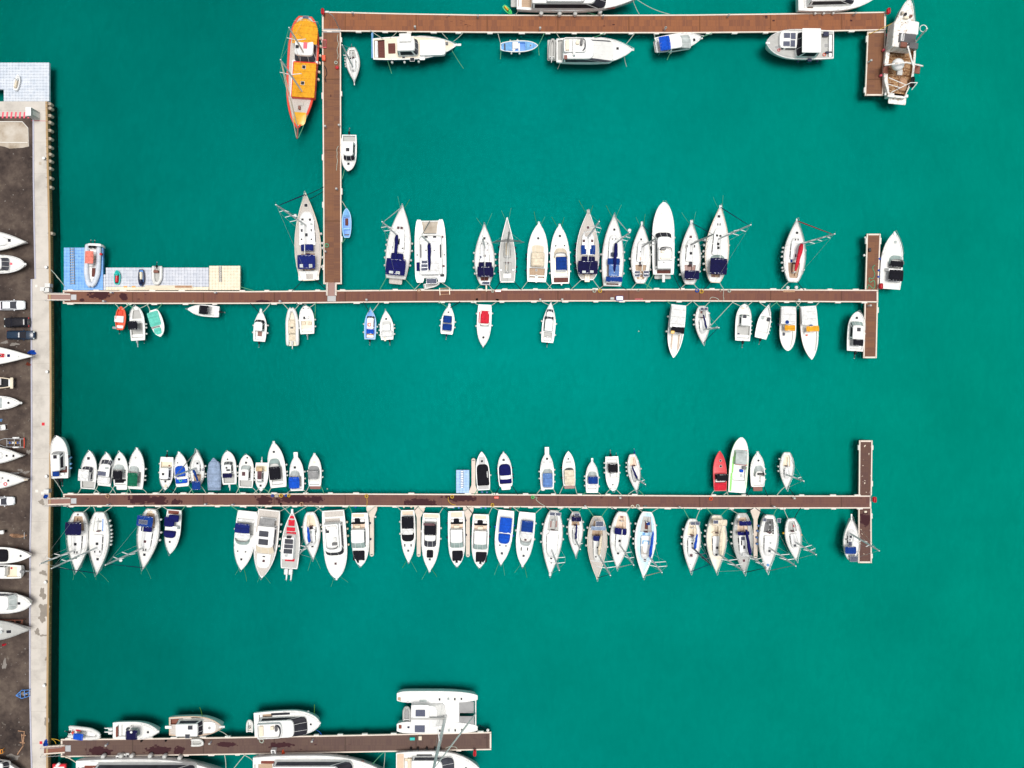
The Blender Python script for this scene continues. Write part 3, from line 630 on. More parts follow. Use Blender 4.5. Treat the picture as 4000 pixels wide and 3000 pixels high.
def R(T, bow, stern, w, label, tube='white2', floor='deckgrey', feats=(), zb=0.0, name='inflatable_boat', eng=None, engn=1, console=True, dock=None, group=None, cover=None):
    b=Boat(T, bow, stern, w, label, 'inflatable boat', name, 'tub', group, fb=.42, sheer=.25, zb=zb, fn=(0,0), rail=0, dock=dock)
    r=b.W*.145; tl=[]; hw=b.W/2-r; L=b.L
    for t in [1.0,.97,.85,.7,.55,.42,.3,.2,.12,.06,.02,0]: tl.append((L/2-t*L-(r if t<.02 else 0), hw*min(1, (max(t, .0)/.34)**.5 if t<.34 else 1), .38+.3*max(0, (.4-t)/.4)**2))
    path=tl+[(x, -y, z) for x, y, z in tl[-2::-1]]
    rad=[r*.25, r*.8]+[r]*(len(path)-4)+[r*.8, r*.25]; b.part(MB().tube(path, rad, 10), 'tube_collar', tube, smooth=60)
    f=MB(); n=len(tl); vs=[(x, y, z-.22) for x, y, z in tl]+[(x, -y, z-.22) for x, y, z in tl]; f.add(vs+[(0, 0, -.25)], [(i, i+1, n+i+1, n+i) for i in range(n-1)])
    ke=[(x-.1*L*(i>8), y*.7, -.12) for i, (x, y, z) in enumerate(tl)]; vs2=[(x, y*1.0, z-.23) for x, y, z in tl]+ke+[(x, -y, z) for x, y, z in ke]+[(x, -y, z-.23) for x, y, z in tl]
    f.add(vs2, [(i, i+1, k*n+n+i+1, k*n+n+i) if k==0 else (k*n+i, k*n+i+1, (k+1)*n+i+1, (k+1)*n+i) for k in range(3) for i in range(n-1)]); b.part(f, 'hull', floor)
    b.part(MB().rbox(-L/2+.12*L, 0, .1, hw*1.8, .0, .55, .03, .02), 'transom', 'white')
    if cover:
        b.part(MB().rbox(.02*L, 0, L*.62, hw*1.7, .2, .62, .3, .15, hw*1.1, .15), 'cover', cover, smooth=60)
    elif console:
        c=b.part(MB().rbox(-.02*L, 0, .11*L, hw*.62, .15, 1.0, .1, .08), 'console', 'white', smooth=40); b.part(MB().rbox(.05*L, 0, .03, hw*.5, .9, 1.3, .01, .01), 'windscreen', 'pale', c)
        b.part(MB().torus((-.02*L-.07*L, 0, .85), .16, .02, 12, 5, 'x'), 'steering_wheel', 'black', c)
        b.part(MB().rbox(-.17*L, 0, .1*L, hw*.8, .15, .62, .1, .06), 'seat', 'cream', smooth=40); b.part(MB().rbox(.24*L, 0, .18*L, hw*.8, .15, .45, .1, .06, hw*.4), 'bow_cushion', 'white', smooth=40)
    if eng: b.fb=.5; b.eng(engn, eng, x=-L/2+.1*L)
    return run(b, [('fin_rib',)]+list(feats)) if False else _ribfin(b, feats)
def _ribfin(b, feats):
    for f in feats:
        k=dict(f[-1]) if isinstance(f[-1], dict) else {}; a=f[1:-1] if isinstance(f[-1], dict) else f[1:]; getattr(b, f[0])(*a, **k)
    return b.fin(hull=False)
def J(T, bow, stern, w, label, main, second, seat, zb=0.0):
    b=Boat(T, bow, stern, w, label, 'jet ski', 'jet_ski', 'dory', None, fb=.42, sheer=.5, zb=zb, fn=(0,0), rail=0, hull=main, deck=second, gun=main)
    L, W=b.L, b.W; b.hullmesh(); b.deckmesh()
    rings=[[(x, W*hw*math.sin(a), z0+(z1-z0)*max(0, math.cos(a))) for a in [-1.57+3.14*k/8 for k in range(9)]] for x, hw, z0, z1 in ((L*.42,.08,.5,.62),(L*.3,.26,.5,.85),(L*.16,.26,.5,1.0),(L*.1,.2,.48,.95))]
    b.part(MB().loft(rings, closed=False), 'front_cowl', main, smooth=50)
    rings=[[(x, W*hw*math.sin(a), .38+(z1-.38)*max(0, math.cos(a))**.6) for a in [-1.57+3.14*k/8 for k in range(9)]] for x, hw, z1 in ((L*.12,.16,.82),(0,.2,.78),(-L*.18,.22,.8),(-L*.32,.22,.86),(-L*.36,.16,.7))]
    b.part(MB().loft(rings, closed=False), 'seat', seat, smooth=50)
    b.part(MB().tube([(L*.12, -W*.3, 1.02), (L*.16, -W*.12, 1.06), (L*.16, W*.12, 1.06), (L*.12, W*.3, 1.02)], .03, 6), 'handlebar', 'black')
    for sg in (-1, 1): b.part(MB().rbox(-.1*L, sg*W*.33, L*.5, W*.12, .36, .46, .04, .03), 'footwell_mat', 'dkgrey')
    return b
# ---------------------------------------------------------------- water, quay, yard
ZD, ZQ = .55, 1.1                                   # pontoon deck and quay heights
struct(MB().add([(-900,-900,0),(900,-900,0),(900,900,0),(-900,900,0)], [(0,1,2,3)]).build('water', 'sea_water'))
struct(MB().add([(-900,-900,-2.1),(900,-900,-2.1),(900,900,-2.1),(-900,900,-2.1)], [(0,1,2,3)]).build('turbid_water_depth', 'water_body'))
EDGE=[(184,396),(186,500),(189,650),(193,800),(196,950),(198,1150),(200,1350),(201,1550),(200,1700),(198,1900),(196,2050),(193,2250),(190,2450),(188,2700),(187,3000),(186,4600)]
BACK=[(133,455),(134,700),(137,900),(141,1089),(126,1091),(126,1400),(127,1700),(125,1950),(121,2110),(120,2400),(120,2700),(124,2900),(127,3000),(127,4600)]
e=[P(u, v, ZQ) for u, v in EDGE]; WX=-420
q=MB(); top=[Vector((WX, e[0].y, ZQ))]+e+[Vector((WX, e[-1].y, ZQ))]
gel('weedstone', (34,36,24), .9); q.loft([[Vector((p.x, p.y, .3)) for p in top], top], cap0=False, cap1=False); q.loft([[Vector((p.x, p.y, -4)) for p in top], [Vector((p.x, p.y, .3)) for p in top]], cap0=False, cap1=False, m=1); struct(q.build('quay_wall', ['quay_stone', 'weedstone']))
bk=[P(u, v, ZQ) for u, v in BACK]
cq=MB(); inn=[Vector((p.x-.28, p.y, ZQ+.004)) for p in e]
n0=len(e); ring=[Vector((WX, e[0].y-.1, ZQ+.004))]+inn+[p+Vector((0,0,.004)) for p in bk[::-1]]+[Vector((WX, bk[0].y, ZQ+.004))]
cq.add(ring, [tuple(range(len(ring)))]); struct(cq.build('quay_pavement', 'quay_concrete'))
cp=MB(); cp.loft([[p+Vector((-.28,0,-.05)), p+Vector((-.28,0,.03)), p+Vector((.03,0,.03)), p+Vector((.03,0,-.25))] for p in e]); gel('copingstone', (170,142,104), .8); struct(cp.build('quay_coping', 'copingstone'))
ya=MB(); ring=[Vector((p.x-.16, p.y, ZQ-.03)) for p in bk]+[Vector((WX, bk[-1].y, ZQ-.03)), Vector((WX, bk[0].y, ZQ-.03))]
gy=MB().add([Vector((p.x, p.y, ZQ+.002)) for p in ring], [tuple(range(len(ring)))]); struct(gy.build('yard_asphalt', 'asphalt'))
kb=MB(); kb.loft([[p+Vector((-.2,0,-.02)), p+Vector((-.2,0,.10)), p+Vector((0.02,0,.10)), p+Vector((.02,0,-.02))] for p in bk]); gel('kerbstone', (176,176,190), .8); struct(kb.build('kerb', 'kerbstone'))
def flat(name, T, pts, z, mat, st=True):
    v=[TP(T, x, y, z) for x, y in pts]; o=MB().add(v, [tuple(range(len(v)))]).build(name, mat)
    return struct(o) if st else o
flat('sand_bed', Q1, [(-900,1145),(430,1155),(540,1280),(550,1620),(430,1645),(180,1660),(90,1625),(0,1610),(-900,1600)], ZQ+.012, 'sandpad')
kk=MB(); pth=[TP(Q1, *p, ZQ) for p in ((-900,1143),(432,1153),(542,1278),(552,1618))]
kk.loft([[p+Vector((0,-.06,0)), p+Vector((0,-.06,.14)), p+Vector((.03,.06,.14)), p+Vector((.03,.06,0))] for p in pth]); kk.loft([[p+Vector((0,-.06,.01)), p+Vector((0,-.06,.13)), p+Vector((0,.06,.13)), p+Vector((0,.06,.01))] for p in (TP(Q1, -900, 1532, ZQ), TP(Q1, 535, 1552, ZQ))])
gel('kerbwhite', (222,218,210), .8); struct(kk.build('bed_kerb', 'kerbwhite'))
for i in range(9):                                              # red and white hatched bay painted behind the booth
    x=-130+i*82; mk=flat('road_marking', Q1, [(x+10,962),(x+42,962),(x+30,1082),(x-4,1082)], ZQ+.012, 'pink')
gel('linered', (200,70,90), .8)
flat('quay_line', Q1, [(600,1126),(915,1130),(915,1138),(605,1134)], ZQ+.012, 'linered')
for T, pts, m in ((L2,[(338,1350),(362,1350),(362,1374),(338,1374)],'red'),(L4,[(366,1412),(393,1412),(393,1438),(366,1438)],'red'),(L2,[(284,233),(303,233),(303,253),(284,253)],'kerbwhite'),(L3,[(327,505),(354,505),(354,530),(327,530)],'kerbwhite'),(L3,[(380,522),(408,522),(408,550),(380,550)],'kerbwhite'),(L1,[(315,896),(336,896),(336,920),(315,920)],'sandpad')):
    flat('pavement_plate', T, pts, ZQ+.012, m)
def blob(name, T, cx, cy, rx, ry, mat, z, seed):
    rnd=random.Random(seed); n=26; ph=[rnd.uniform(0, 6.28) for _ in range(4)]
    pts=[]
    for k in range(n):
        a=2*math.pi*k/n; r=1+.22*math.sin(2*a+ph[0])+.2*math.sin(3*a+ph[1])+.16*math.sin(5*a+ph[2])+.1*math.sin(9*a+ph[3]); pts.append((cx+rx*r*math.cos(a), cy+ry*r*math.sin(a)))
    return flat(name, T, pts, z, mat)
gel('bareconcrete', (140,132,122), .9); gel('oldpatch', (128,122,116), .9)
for i, a in enumerate(((L3,385,620,30,22),(L3,402,1275,28,26),(L3,395,1470,28,50),(L3,410,1600,38,46),(L4,408,210,34,60),(L4,395,265,36,42),(L4,345,400,26,26),(L4,400,432,30,10),(L4,432,650,13,22),(L4,430,1225,20,42))): blob('worn_patch', *a, 'bareconcrete', ZQ+.010+.002*i, i)
for i, a in enumerate(((L2,40,700,26,12),(L2,115,715,32,14),(L4,42,700,22,40),(L3,190,325,24,14),(L3,238,345,30,14),(L3,265,155,18,22),(L4,120,1560,60,26))): blob('asphalt_patch', *a, 'oldpatch', ZQ+.010+.002*i, 40+i)

# ---------------------------------------------------------------- pontoons
def src_world(l): 
    r=[]
    for (u, v, hu, hv) in l: p=P(u, v, ZD); r.append((p.x, p.y, hu*132/F, hv*132/F))
    return r
pontoon_mat('deck_top', 0, (175,113,77), (115,74,56), src_world([]))
pontoon_mat('deck_second', 0, (148,100,81), (102,67,60), src_world([(390,1150,60,30),(480,1160,26,20),(320,1172,16,10),(1030,1178,50,10)]))
pontoon_mat('deck_third', 0, (136,96,84), (94,65,62), src_world([(560,1950,90,32),(625,1955,40,30),(1030,1955,45,30),(1150,1950,110,26),(1240,1950,40,20),(1640,1965,95,24),(1800,1945,90,20),(690,1962,30,16)]))
pontoon_mat('deck_lowest', 0, (122,98,88), (86,67,63), src_world([(390,2935,70,30),(620,2930,70,24),(700,2930,30,24),(880,2908,60,16),(1100,2910,80,16)]))
pontoon_mat('deck_finger', 1, (156,109,80), (104,72,58), src_world([]))
pontoon_mat('deck_fingerdark', 1, (122,91,79), (86,63,59), src_world([(3380,2030,30,40)]))
gel('rimwhite', (220,206,192), .6); gel('float', (70,72,66), .9); gel('bumperwhite', (226,222,216), .6)
def pontoon(label, name, A, B, mat, ends=(1, 1), bump=(1, 1), step=4.6, rims=(1, 1), grp=None):
    # A, B: matching edge polylines in photo pixels; deck boards between two rim beams on a concrete float
    a=[P(u, v, ZD) for u, v in A]; b=[P(u, v, ZD) for u, v in B]; c=(a[0]+b[-1])/2
    root=empty(name, (0, 0, 0)); tag(root, label, 'pontoon', grp)
    m=MB(); n=len(a); m.add(a+b, [(i, i+1, n+i+1, n+i) for i in range(n-1)]); m.build('decking', mat, root)
    f=MB(); low=lambda p, q: p+(q-p).normalized()*.25; up=[low(a[i], b[i]) for i in range(n)]+[low(b[i], a[i]) for i in range(n-1, -1, -1)]
    f.loft([[Vector((p.x, p.y, -.6)) for p in up], [Vector((p.x, p.y, ZD-.03)) for p in up]], cap0=False, cap1=False); f.build('float', 'float', root)
    for si, (L_, O) in enumerate(((a, b), (b, a))):
        rm=MB(); rings=[]
        for i in range(n):
            d=(O[i]-L_[i]).normalized(); rings.append([L_[i]+Vector((0,0,-.22)), L_[i]+Vector((0,0,.05)), L_[i]+d*.2+Vector((0,0,.05)), L_[i]+d*.2+Vector((0,0,-.1))])
        if rims[si]: rm.loft(rings).build('rim_beam', 'rimwhite', root)
        if bump[si]:
            dist=1.2
            for i in range(n-1):
                p, q=L_[i], L_[i+1]; l=(q-p).length; t=(q-p).normalized(); o=(L_[i]-O[i]).normalized(); ang=math.atan2(t.y, t.x)
                while dist<l-.6:
                    if random.random()<.85:
                        x=p+t*dist+o*.06; bm=MB().rbox(0, 0, .8+random.random()*.3, .2, -.34, .065, .08, .04); ob=bm.build('bumper', 'bumperwhite', root); ob.location=x; ob.rotation_euler=(0,0,ang)
                    dist+=step*random.uniform(.85, 1.15)
                dist-=l
    for k, i in ((0, 0), (1, n-1)):
        if ends[k]:
            d=(b[i]-a[i]); t=(a[1]-a[0]).normalized()*(1 if k==0 else -1); dn=d.normalized()
            rm=MB(); p, q2=a[i]+dn*.262, b[i]-dn*.262
            rm.loft([[w_+Vector((0,0,-.22)), w_+Vector((0,0,.048)), w_+t*.26+Vector((0,0,.048)), w_+t*.26+Vector((0,0,-.1))] for w_ in (p, q2)]).build('rim_beam', 'rimwhite', root)
    return root
E_T=[(1335,123.5),(1860,128),(2300,130),(2700,130),(3100,126),(3391,121)]
pontoon('long wide wooden pontoon along the top of the marina', 'pontoon', [(1258,45),(1560,52),(1860,57),(2300,58.5),(2700,57),(3100,52),(3460,46)], [(1258,122),(1560,125.5),(1860,128),(2300,130),(2700,130),(3100,126),(3460,118.5)], 'deck_top', (1,1), (0,1))
pontoon('upright wooden pontoon linking top pontoon and second pontoon', 'pontoon', [(1258,127),(1260,400),(1262,700),(1263,900),(1263.5,1110)], [(1332,127),(1332.5,400),(1333.5,700),(1334,900),(1335,1110)], 'deck_finger', (0,1), (1,1), 9)
pontoon('short wooden finger pontoon beside the rusty trawler', 'pontoon', [(3388,124),(3378,374)], [(3460,122),(3449.5,374)], 'deck_finger', (1,1), (1,1), 9)
D2T=[(246,1134),(620,1136),(980,1137),(1560,1132),(2100,1130),(2560,1128.5),(3000,1130),(3430,1132)]; D2B=[(246,1186),(620,1187.5),(980,1187),(1560,1181),(2100,1178),(2560,1177),(3000,1179),(3430,1181.5)]
D3T=[(247,1929),(700,1927.5),(1400,1927.5),(2120,1931),(2740,1935),(3403,1935.5)]; D3B=[(247,1978),(700,1977),(1400,1978),(2120,1982),(2740,1986.5),(3403,1986)]
D4T=[(238,2887),(560,2884),(900,2879),(1400,2870),(1919,2859)]; D4B=[(238,2957),(560,2953),(900,2948),(1400,2939),(1919,2929)]
pontoon('second long wooden pontoon from the quay, beside the floating cubes', 'pontoon', D2T, D2B, 'deck_second')
pontoon('third long wooden pontoon with four beige finger piers below', 'pontoon', D3T, D3B, 'deck_third')
pontoon('dark wet wooden pontoon at the bottom of the marina', 'pontoon', D4T, D4B, 'deck_lowest')
pontoon('wooden finger pontoon above the second pontoon end with green hose', 'pontoon', [(3385.5,913),(3379,1131)], [(3440,913),(3431,1131)], 'deck_finger', (1,0), (1,1), 9)
pontoon('wooden finger pontoon below the second pontoon end', 'pontoon', [(3377,1183),(3372,1399)], [(3429,1183),(3424,1399)], 'deck_finger', (0,1), (0,1), 7)
pontoon('wooden finger pontoon above the third pontoon end with white droppings', 'pontoon', [(3356,1720),(3354,1934.5)], [(3408,1720),(3405,1934.5)], 'deck_fingerdark', (1,0), (1,1), 7)
pontoon('wooden finger pontoon below the third pontoon end under a mast', 'pontoon', [(3353,1987),(3352,2199)], [(3404,1987),(3405,2199)], 'deck_fingerdark', (0,1), (0,1), 7)
dp=P(1295,120,ZD); MB().rbox(0, 0, 3.0, .62, 0, .035, .03, .01).build('link_plate', 'grey', None, loc=(dp.x, dp.y, ZD+.004)); o=bpy.data.objects['link_plate']; tag(o, 'grey metal plate covering the joint of upright and top pontoon', 'plate')
def edge(poly, u):
    for (a, b), (c, d_) in zip(poly, poly[1:]):
        if a<=u<=c: return b+(d_-b)*(u-a)/(c-a)
    return poly[0][1] if u<poly[0][0] else poly[-1][1]
DOCK=dict(D2t=D2T, D2b=D2B, D3t=D3T, D3b=D3B, D4t=D4T, Tb=E_T)
# gangways
def gangway(label, u0, v0, u1, v1, plate, z0=ZQ+.05, z1=ZD+.12):
    a, b=P(u0, (v0+v1)/2, z0), P(u1, (v0+v1)/2, z1); wdt=abs(v1-v0)/23.57; root=empty('gangway', a); tag(root, label, 'gangway'); r=b-a; y=wdt/2
    MB().loft([[(0, -y+.2, 0), (0, -y+.2, -.1), (0, y-.2, -.1), (0, y-.2, 0)], [(r.x, -y+.2, r.z), (r.x, -y+.2, r.z-.1), (r.x, y-.2, r.z-.1), (r.x, y-.2, r.z)]]).build('ramp_deck', 'brownm' if 'bridge' not in label else 'teakgrey', root)
    for sg in (-1, 1):
        MB().loft([[(x, sg*(y-.21), z), (x, sg*(y-.21), z+.16), (x, sg*y, z+.16), (x, sg*y, z-.12)] for x, z in ((0, 0), (r.x, r.z))]).build('side_beam', 'rimwhite', root)
        h=MB().tube([(-.3, sg*y*.98, .1), (-.1, sg*y, 1.0), (r.x*.97, sg*y, r.z+1.0), (r.x, sg*y, r.z+.1)], .035, 5)
        for k in range(1, 5): h.tube([(r.x*k/5, sg*y, r.z*k/5), (r.x*k/5, sg*y, r.z*k/5+1.0)], .025, 4)
        h.build('handrail', 'steel', root)
    if plate: MB().rbox(r.x+.45, 0, .9, wdt*.75, r.z-.12, r.z-.06, .03, .01).build('end_plate', 'steel', root)
gangway('white railed gangway from quay to second pontoon', 186, 1146, 276, 1174, True)
gangway('white railed gangway from quay to third pontoon', 188, 1945, 276, 1973, True)
gangway('white railed gangway from quay to bottom pontoon', 172, 2914, 254, 2946, True)
rt=empty('gangway', P(1296,1108,ZD)); tag(rt, 'short railed bridge joining upright pontoon and second pontoon', 'gangway')
MB().rbox(0, -1.35, 1.15, 3.0, .10, .18, .02, .01).build('ramp_deck', 'brownm', rt); MB().rbox(.02, -2.5, 1.4, .9, .19, .22, .03, .01).build('end_plate', 'grey', rt)
for sg in (-1, 1): MB().rbox(sg*.72, -1.0, .26, 2.0, .0, .32, .03, .02).build('side_beam', 'rimwhite', rt); MB().tube([(sg*.72, 0, .3), (sg*.72, 0, 1.1), (sg*.72, -2.0, 1.1), (sg*.72, -2.0, .3)], .03, 5).build('handrail', 'steel', rt)
# beige concrete finger piers
def pier(label, ux0, ux1, uy, nx0, nx1, uend, ut):
    z=.5; pts=[(ux0, uy), (ux0+.5, uy+(ut-uy)*.3), (nx0, ut)]; up=uend<uy; R=(nx1-nx0)/2; mid=(nx0+nx1)/2; s_=-1 if up else 1
    for k in range(9): a=math.pi*k/8; pts.append((mid-R*math.cos(a), uend-s_*R+s_*R*math.sin(a)))
    pts += [(nx1, ut), (ux1-.5, uy+(ut-uy)*.3), (ux1, uy)]
    v=[P(x, y, z) for x, y in pts]
    if not up: v=v[::-1]
    c=sum(v, Vector())/len(v); root=empty('finger_pier', (c.x, c.y, 0)); tag(root, label, 'finger pier', 'beige finger piers on the third pontoon')
    v=[p-Vector((c.x, c.y, 0)) for p in v]; MB().loft([[Vector((p.x, p.y, -.5)) for p in v], [Vector((p.x, p.y, z)) for p in v]], cap0=False).build('pier_body', 'concrete', root)
    e_=P(mid, uend-s_*8, z)-Vector((c.x, c.y, 0))
    MB().rbox(e_.x, e_.y, .14, .14, z-.02, z+.14, .05, .03).tube([(e_.x-.2, e_.y, z+.14), (e_.x+.2, e_.y, z+.14)], .05, 6).build('cleat', 'dkgrey', root)
pier('beige finger pier pointing up beside the small blue cube platform', 1832, 1866, 1927.5, 1842, 1857, 1790, 1895)
pier('leftmost beige finger pier below the third pontoon', 1431, 1473, 1979, 1444, 1460, 2174, 2022)
pier('second beige finger pier from the left below third pontoon', 1618, 1659, 1980, 1628, 1643, 2175, 2022)
pier('third beige finger pier from the left below third pontoon', 1809, 1850, 1981, 1820, 1835, 2176, 2024)
pier('rightmost beige finger pier below third pontoon between sailboats', 2932, 2970, 1987, 2944, 2959, 2181, 2030)
# floating cube platforms
def jit(): return random.uniform(-.006, .006)
def cubes(name, label, rects, notch=None, size=.5, z=.42):
    root=empty(name, (0,0,0)); tag(root, label, 'floating platform'); 
    for (u0, v0, u1, v1, mat, pn) in rects:
        a, b=P(u0, v1, z), P(u1, v0, z); nx, ny=max(1, round((b.x-a.x)/size)), max(1, round((b.y-a.y)/size)); sx_, sy_=(b.x-a.x)/nx, (b.y-a.y)/ny; m=MB()
        hx, hy=sx_/2-.004, sy_/2-.004
        for i in range(nx):
            for j in range(ny):
                cx, cy=a.x+(i+.5)*sx_, a.y+(j+.5)*sy_
                if notch:
                    na, nb=P(notch[0], notch[3], z), P(notch[2], notch[1], z)
                    if na.x<cx<nb.x and na.y<cy<nb.y: continue
                o=lambda d, zz, c_=.035: [(cx-hx+d, cy-hy+d+c_, zz), (cx-hx+d+c_, cy-hy+d, zz), (cx+hx-d-c_, cy-hy+d, zz), (cx+hx-d, cy-hy+d+c_, zz), (cx+hx-d, cy+hy-d-c_, zz), (cx+hx-d-c_, cy+hy-d, zz), (cx-hx+d+c_, cy+hy-d, zz), (cx-hx+d, cy+hy-d-c_, zz)]
                m.loft([o(0, -.1), o(0, z-.025+jit()), o(.022, z+jit())], cap0=False)
        m.build(pn, mat, root)
    return root
cubes('cube_platform', 'large pale grey cube platform at the quay top with jet ski', [(-330,244,192,396,'cubelight','grey_cubes')], notch=(-60,352,11,397))
cubes('cube_platform', 'long cube platform in blue, grey and beige by second pontoon', [(249,967,402,1133,'cubeblue','blue_cubes'),(413,1045,815,1120,'cubegrey','grey_cubes'),(404,1072,412.5,1133,'cubegrey','side_cubes'),(413,1120.5,815,1133,'cubebeige','edge_cubes'),(817,1038,938,1133,'cubebeige','beige_cubes')])
cubes('cube_platform', 'small pale blue cube platform above third pontoon', [(1782,1836,1833,1926,'cubepale','blue_cubes')])
def roller(label, pts, z=.45, wd=.7, n=14, cat='keel rollers'):
    a, b=[P(u, v, z) for u, v in pts]; root=empty('keel_roller_track', a); tag(root, label, cat); d=b-a; ang=math.atan2(d.y, d.x); root.rotation_euler=(0,0,ang); L=d.length
    for sg in (-1, 1): MB().rbox(L/2, sg*wd*.45, L, .08, -.03, .10, .02, .01).build('side_rail', 'dkgrey', root)
    m=MB()
    for k in range(n): x=L*(k+.5)/n; m.tube([(x, -wd*.42, .08), (x, wd*.42, .08)], .07, 6)
    m.tube([(0,0,.02),(L,0,.02)], .03, 4); m.build('rollers', 'steel', root)
roller('grey keel roller track on the blue cubes', ((282,968),(285,1112)))
roller('short pale roller strip on the small blue platform', ((1805,1838),(1805,1906)), wd=.42, n=10)
roller('rusty roller track in the beige cubes', ((861,1040),(862,1102)), wd=.4, n=8)
rl=MB()
for (u0, v0, u1, v1, m_, lb) in ((567,1115,752,1128,'beige','long beige plank strip along the grey cubes'),(684,1116,750,1124,'netcloth','tan board lying on the beige strip')):
    a, b=P(u0, v1, .44), P(u1, v0, .44); tag(MB().rbox(0, 0, b.x-a.x, b.y-a.y, 0, .08 if m_=='beige' else .05, .04, .01).build('board', m_, None, loc=((a.x+b.x)/2, (a.y+b.y)/2, .425 if m_=='beige' else .51)), lb, 'board')
for (u, v, lb) in ((490,1120,'left yellow plate on the grey cubes'),(522,1120,'right yellow plate on the grey cubes')): p=P(u, v, .42); tag(MB().rbox(0, 0, .6, .22, 0, .03, .02, .01).build('marker_plate', 'amber', None, loc=(p.x, p.y, .427)), lb, 'plate')
# quay fenders and mooring bollards
for i, y in enumerate((430,465,525,580,645,712,780,838,893,952,1030,1105,1478)):
    p=TP(L1, 404+[0,3,2,2,2,2,2,3,3,2,4,6,14][i], y, .7); root=empty('quay_fender', (p.x+.05, p.y, 0)); tag(root, 'worn stone coloured fender roll hanging on the northern quay wall', 'fender', 'fender rolls on the quay wall')
    ci=lambda r, z: [(r*math.cos(k*.6283), r*.9*math.sin(k*.6283), z) for k in range(10)]
    MB().loft([ci(.2, .02), ci(.32, .1), ci(.34, .6), ci(.3, .95), ci(.16, 1.02)]).build('roll', 'sandpad', root, smooth=50); MB().tube([(0, 0, 1.0), (-.35, 0, 1.15), (-.55, 0, 1.12)], .03, 5).build('chain', 'dkgrey', root)
for i, (T, x, y, lb) in enumerate(((L1,365,872,'white mooring bollard on quay below the fender rolls'),(L2,383,93,'white mooring bollard on quay above the second gangway'),(L2,391,938,'white mooring bollard on quay right of the black hulled dinghy'),(L3,440,378,'white mooring bollard on quay above the third gangway'),(L3,432,1355,'white mooring bollard on quay below the leaning masts'),(L4,420,887,'white mooring bollard on quay right of the blue trailer frame'))):
    p=TP(T, x, y, ZQ); root=empty('bollard', p); tag(root, lb, 'bollard', 'white bollards on the quay')
    ci=lambda r, z, dx=0: [(dx+r*math.cos(k*.5236), r*math.sin(k*.5236), z) for k in range(12)]
    MB().loft([ci(.24, -.02), ci(.22, .06)]).build('base', 'dkgrey', root); MB().loft([ci(.15, .05), ci(.13, .3), ci(.24, .42), ci(.24, .5), ci(.14, .56)]).build('head', 'white', root, smooth=40)

# loose stones and litter on the yard: nobody would count them
rs=random.Random(5); gm=MB()
for i in range(170):
    v=rs.uniform(560, 2990); u=rs.uniform(2, 118); p=P(u, v, ZQ); r=rs.choice((.04,.05,.06,.08,.13)); a=rs.uniform(0, 3)
    gm.add([(p.x+r*math.cos(a+k*1.257)*rs.uniform(.6,1.2), p.y+r*math.sin(a+k*1.257)*rs.uniform(.6,1.2), ZQ) for k in range(5)]+[(p.x, p.y, ZQ+r*.6)], [(k, (k+1)%5, 5) for k in range(5)])
gm.build('loose_stones', 'oldpatch')['kind']='stuff'
# ---------------------------------------------------------------- boats along the top pontoon
MY=dict(cat='motor yacht', name='motor_yacht')
b=Boat(T5, (283,1395), (368,178), 330, 'orange wooden gulet with yellow awnings and two leaning masts', 'sailing ship', 'gulet', 'gulet', fb=1.7, sheer=.35, hull='redh', deck='teakgrey', gun='redh', fn=(6,0), fcol='cream', rail=0, rake=.08, gw=.34)
run(b, [('box', (214,652,490,1074), .12, 'white', 'deck_house_base'), ('cab', (222,665,482,1062), .75, 0, dict(front=None, side=None, mat='redh', nose=0, name='trunk_cabin', inset=.03)), ('pan', (232,680,474,1050), 'goldc', 'trunk_roof'),
  ('cab', (240,440,470,655), 2.0, 40, dict(front='darkg', side='dark', nose=.35, name='wheelhouse')), ('can', (226,205,500,475), 'goldc', 1.9, dict(camber=.25, name='awning', rnd=-1)), ('hat', 352,725,34), ('hat', 338,898,34), ('hat', 280,503,34),
  ('pan', (345,455,388,525), 'pink', 'roof_mat'), ('box', (300,1100,350,1145), .2, 'teakgrey', 'hatch_box'), ('box', (296,1150,320,1190), .5, 'brownm', 'windlass'), ('cov', (240,1215,375,1360), 'yellow', .2, 1.6, dict(name='bow_cover')),
  ('bowsp', 282, 1500, .28, 'mahog'), ('sol', (340,175,402,205), 1.2), ('sol', (340,210,402,240), 1.9), ('mast', (330,985), (98,645), dict(sp=(.55,), spl=1.7, hh=14.2, fs='beige', furl=.09)), ('mast', (345,560), (190,297), dict(sp=(.5,), spl=1.5, hh=12.2, back=True, fsbow=-1.0))])
M(T5, (2000,492), (1098,530), 250, 'navy hulled trawler yacht with teak aft deck', ('cp', (1112,430,1225,628), 'teakdark', .4), ('pan', (1262,468,1340,580), 'teakdark', 'teak_panel'), ('cab', (1355,400,1585,572), 2.1, 28, dict(front='darkg', side='dark', nose=.3, name='wheelhouse')), ('box', (1395,410,1520,500), .35, 'white2', 'roof_locker'),
  ('cab', (1600,425,1885,600), .55, 0, dict(front=None, side=None, nose=.5, name='trunk_cabin')), ('hat', 1508,588,(45,36)), ('hat', 1425,605,(30,16)), ('box', (1880,460,1910,490), .3, 'dkgrey', 'windlass'), ('box', (1600,600,1660,650), .12, 'white', 'boarding_gate'), ('box', (1135,490,1150,600), .42, 'white', 'bench_end'), ('bowsp', 2050, 480), hull='navyh', deck='cream', fn=(0,3), fb=1.7, rail=.5, **MY)
p=TP(T5, 1094, 500, .9); tag(MB().rbox(0, 0, .32, 4.2, 0, .5, .1, .08).build('stern_tarp', 'skyc', None, 40, loc=p), 'pale blue rolled tarp across the navy trawler yacht stern', 'tarp')
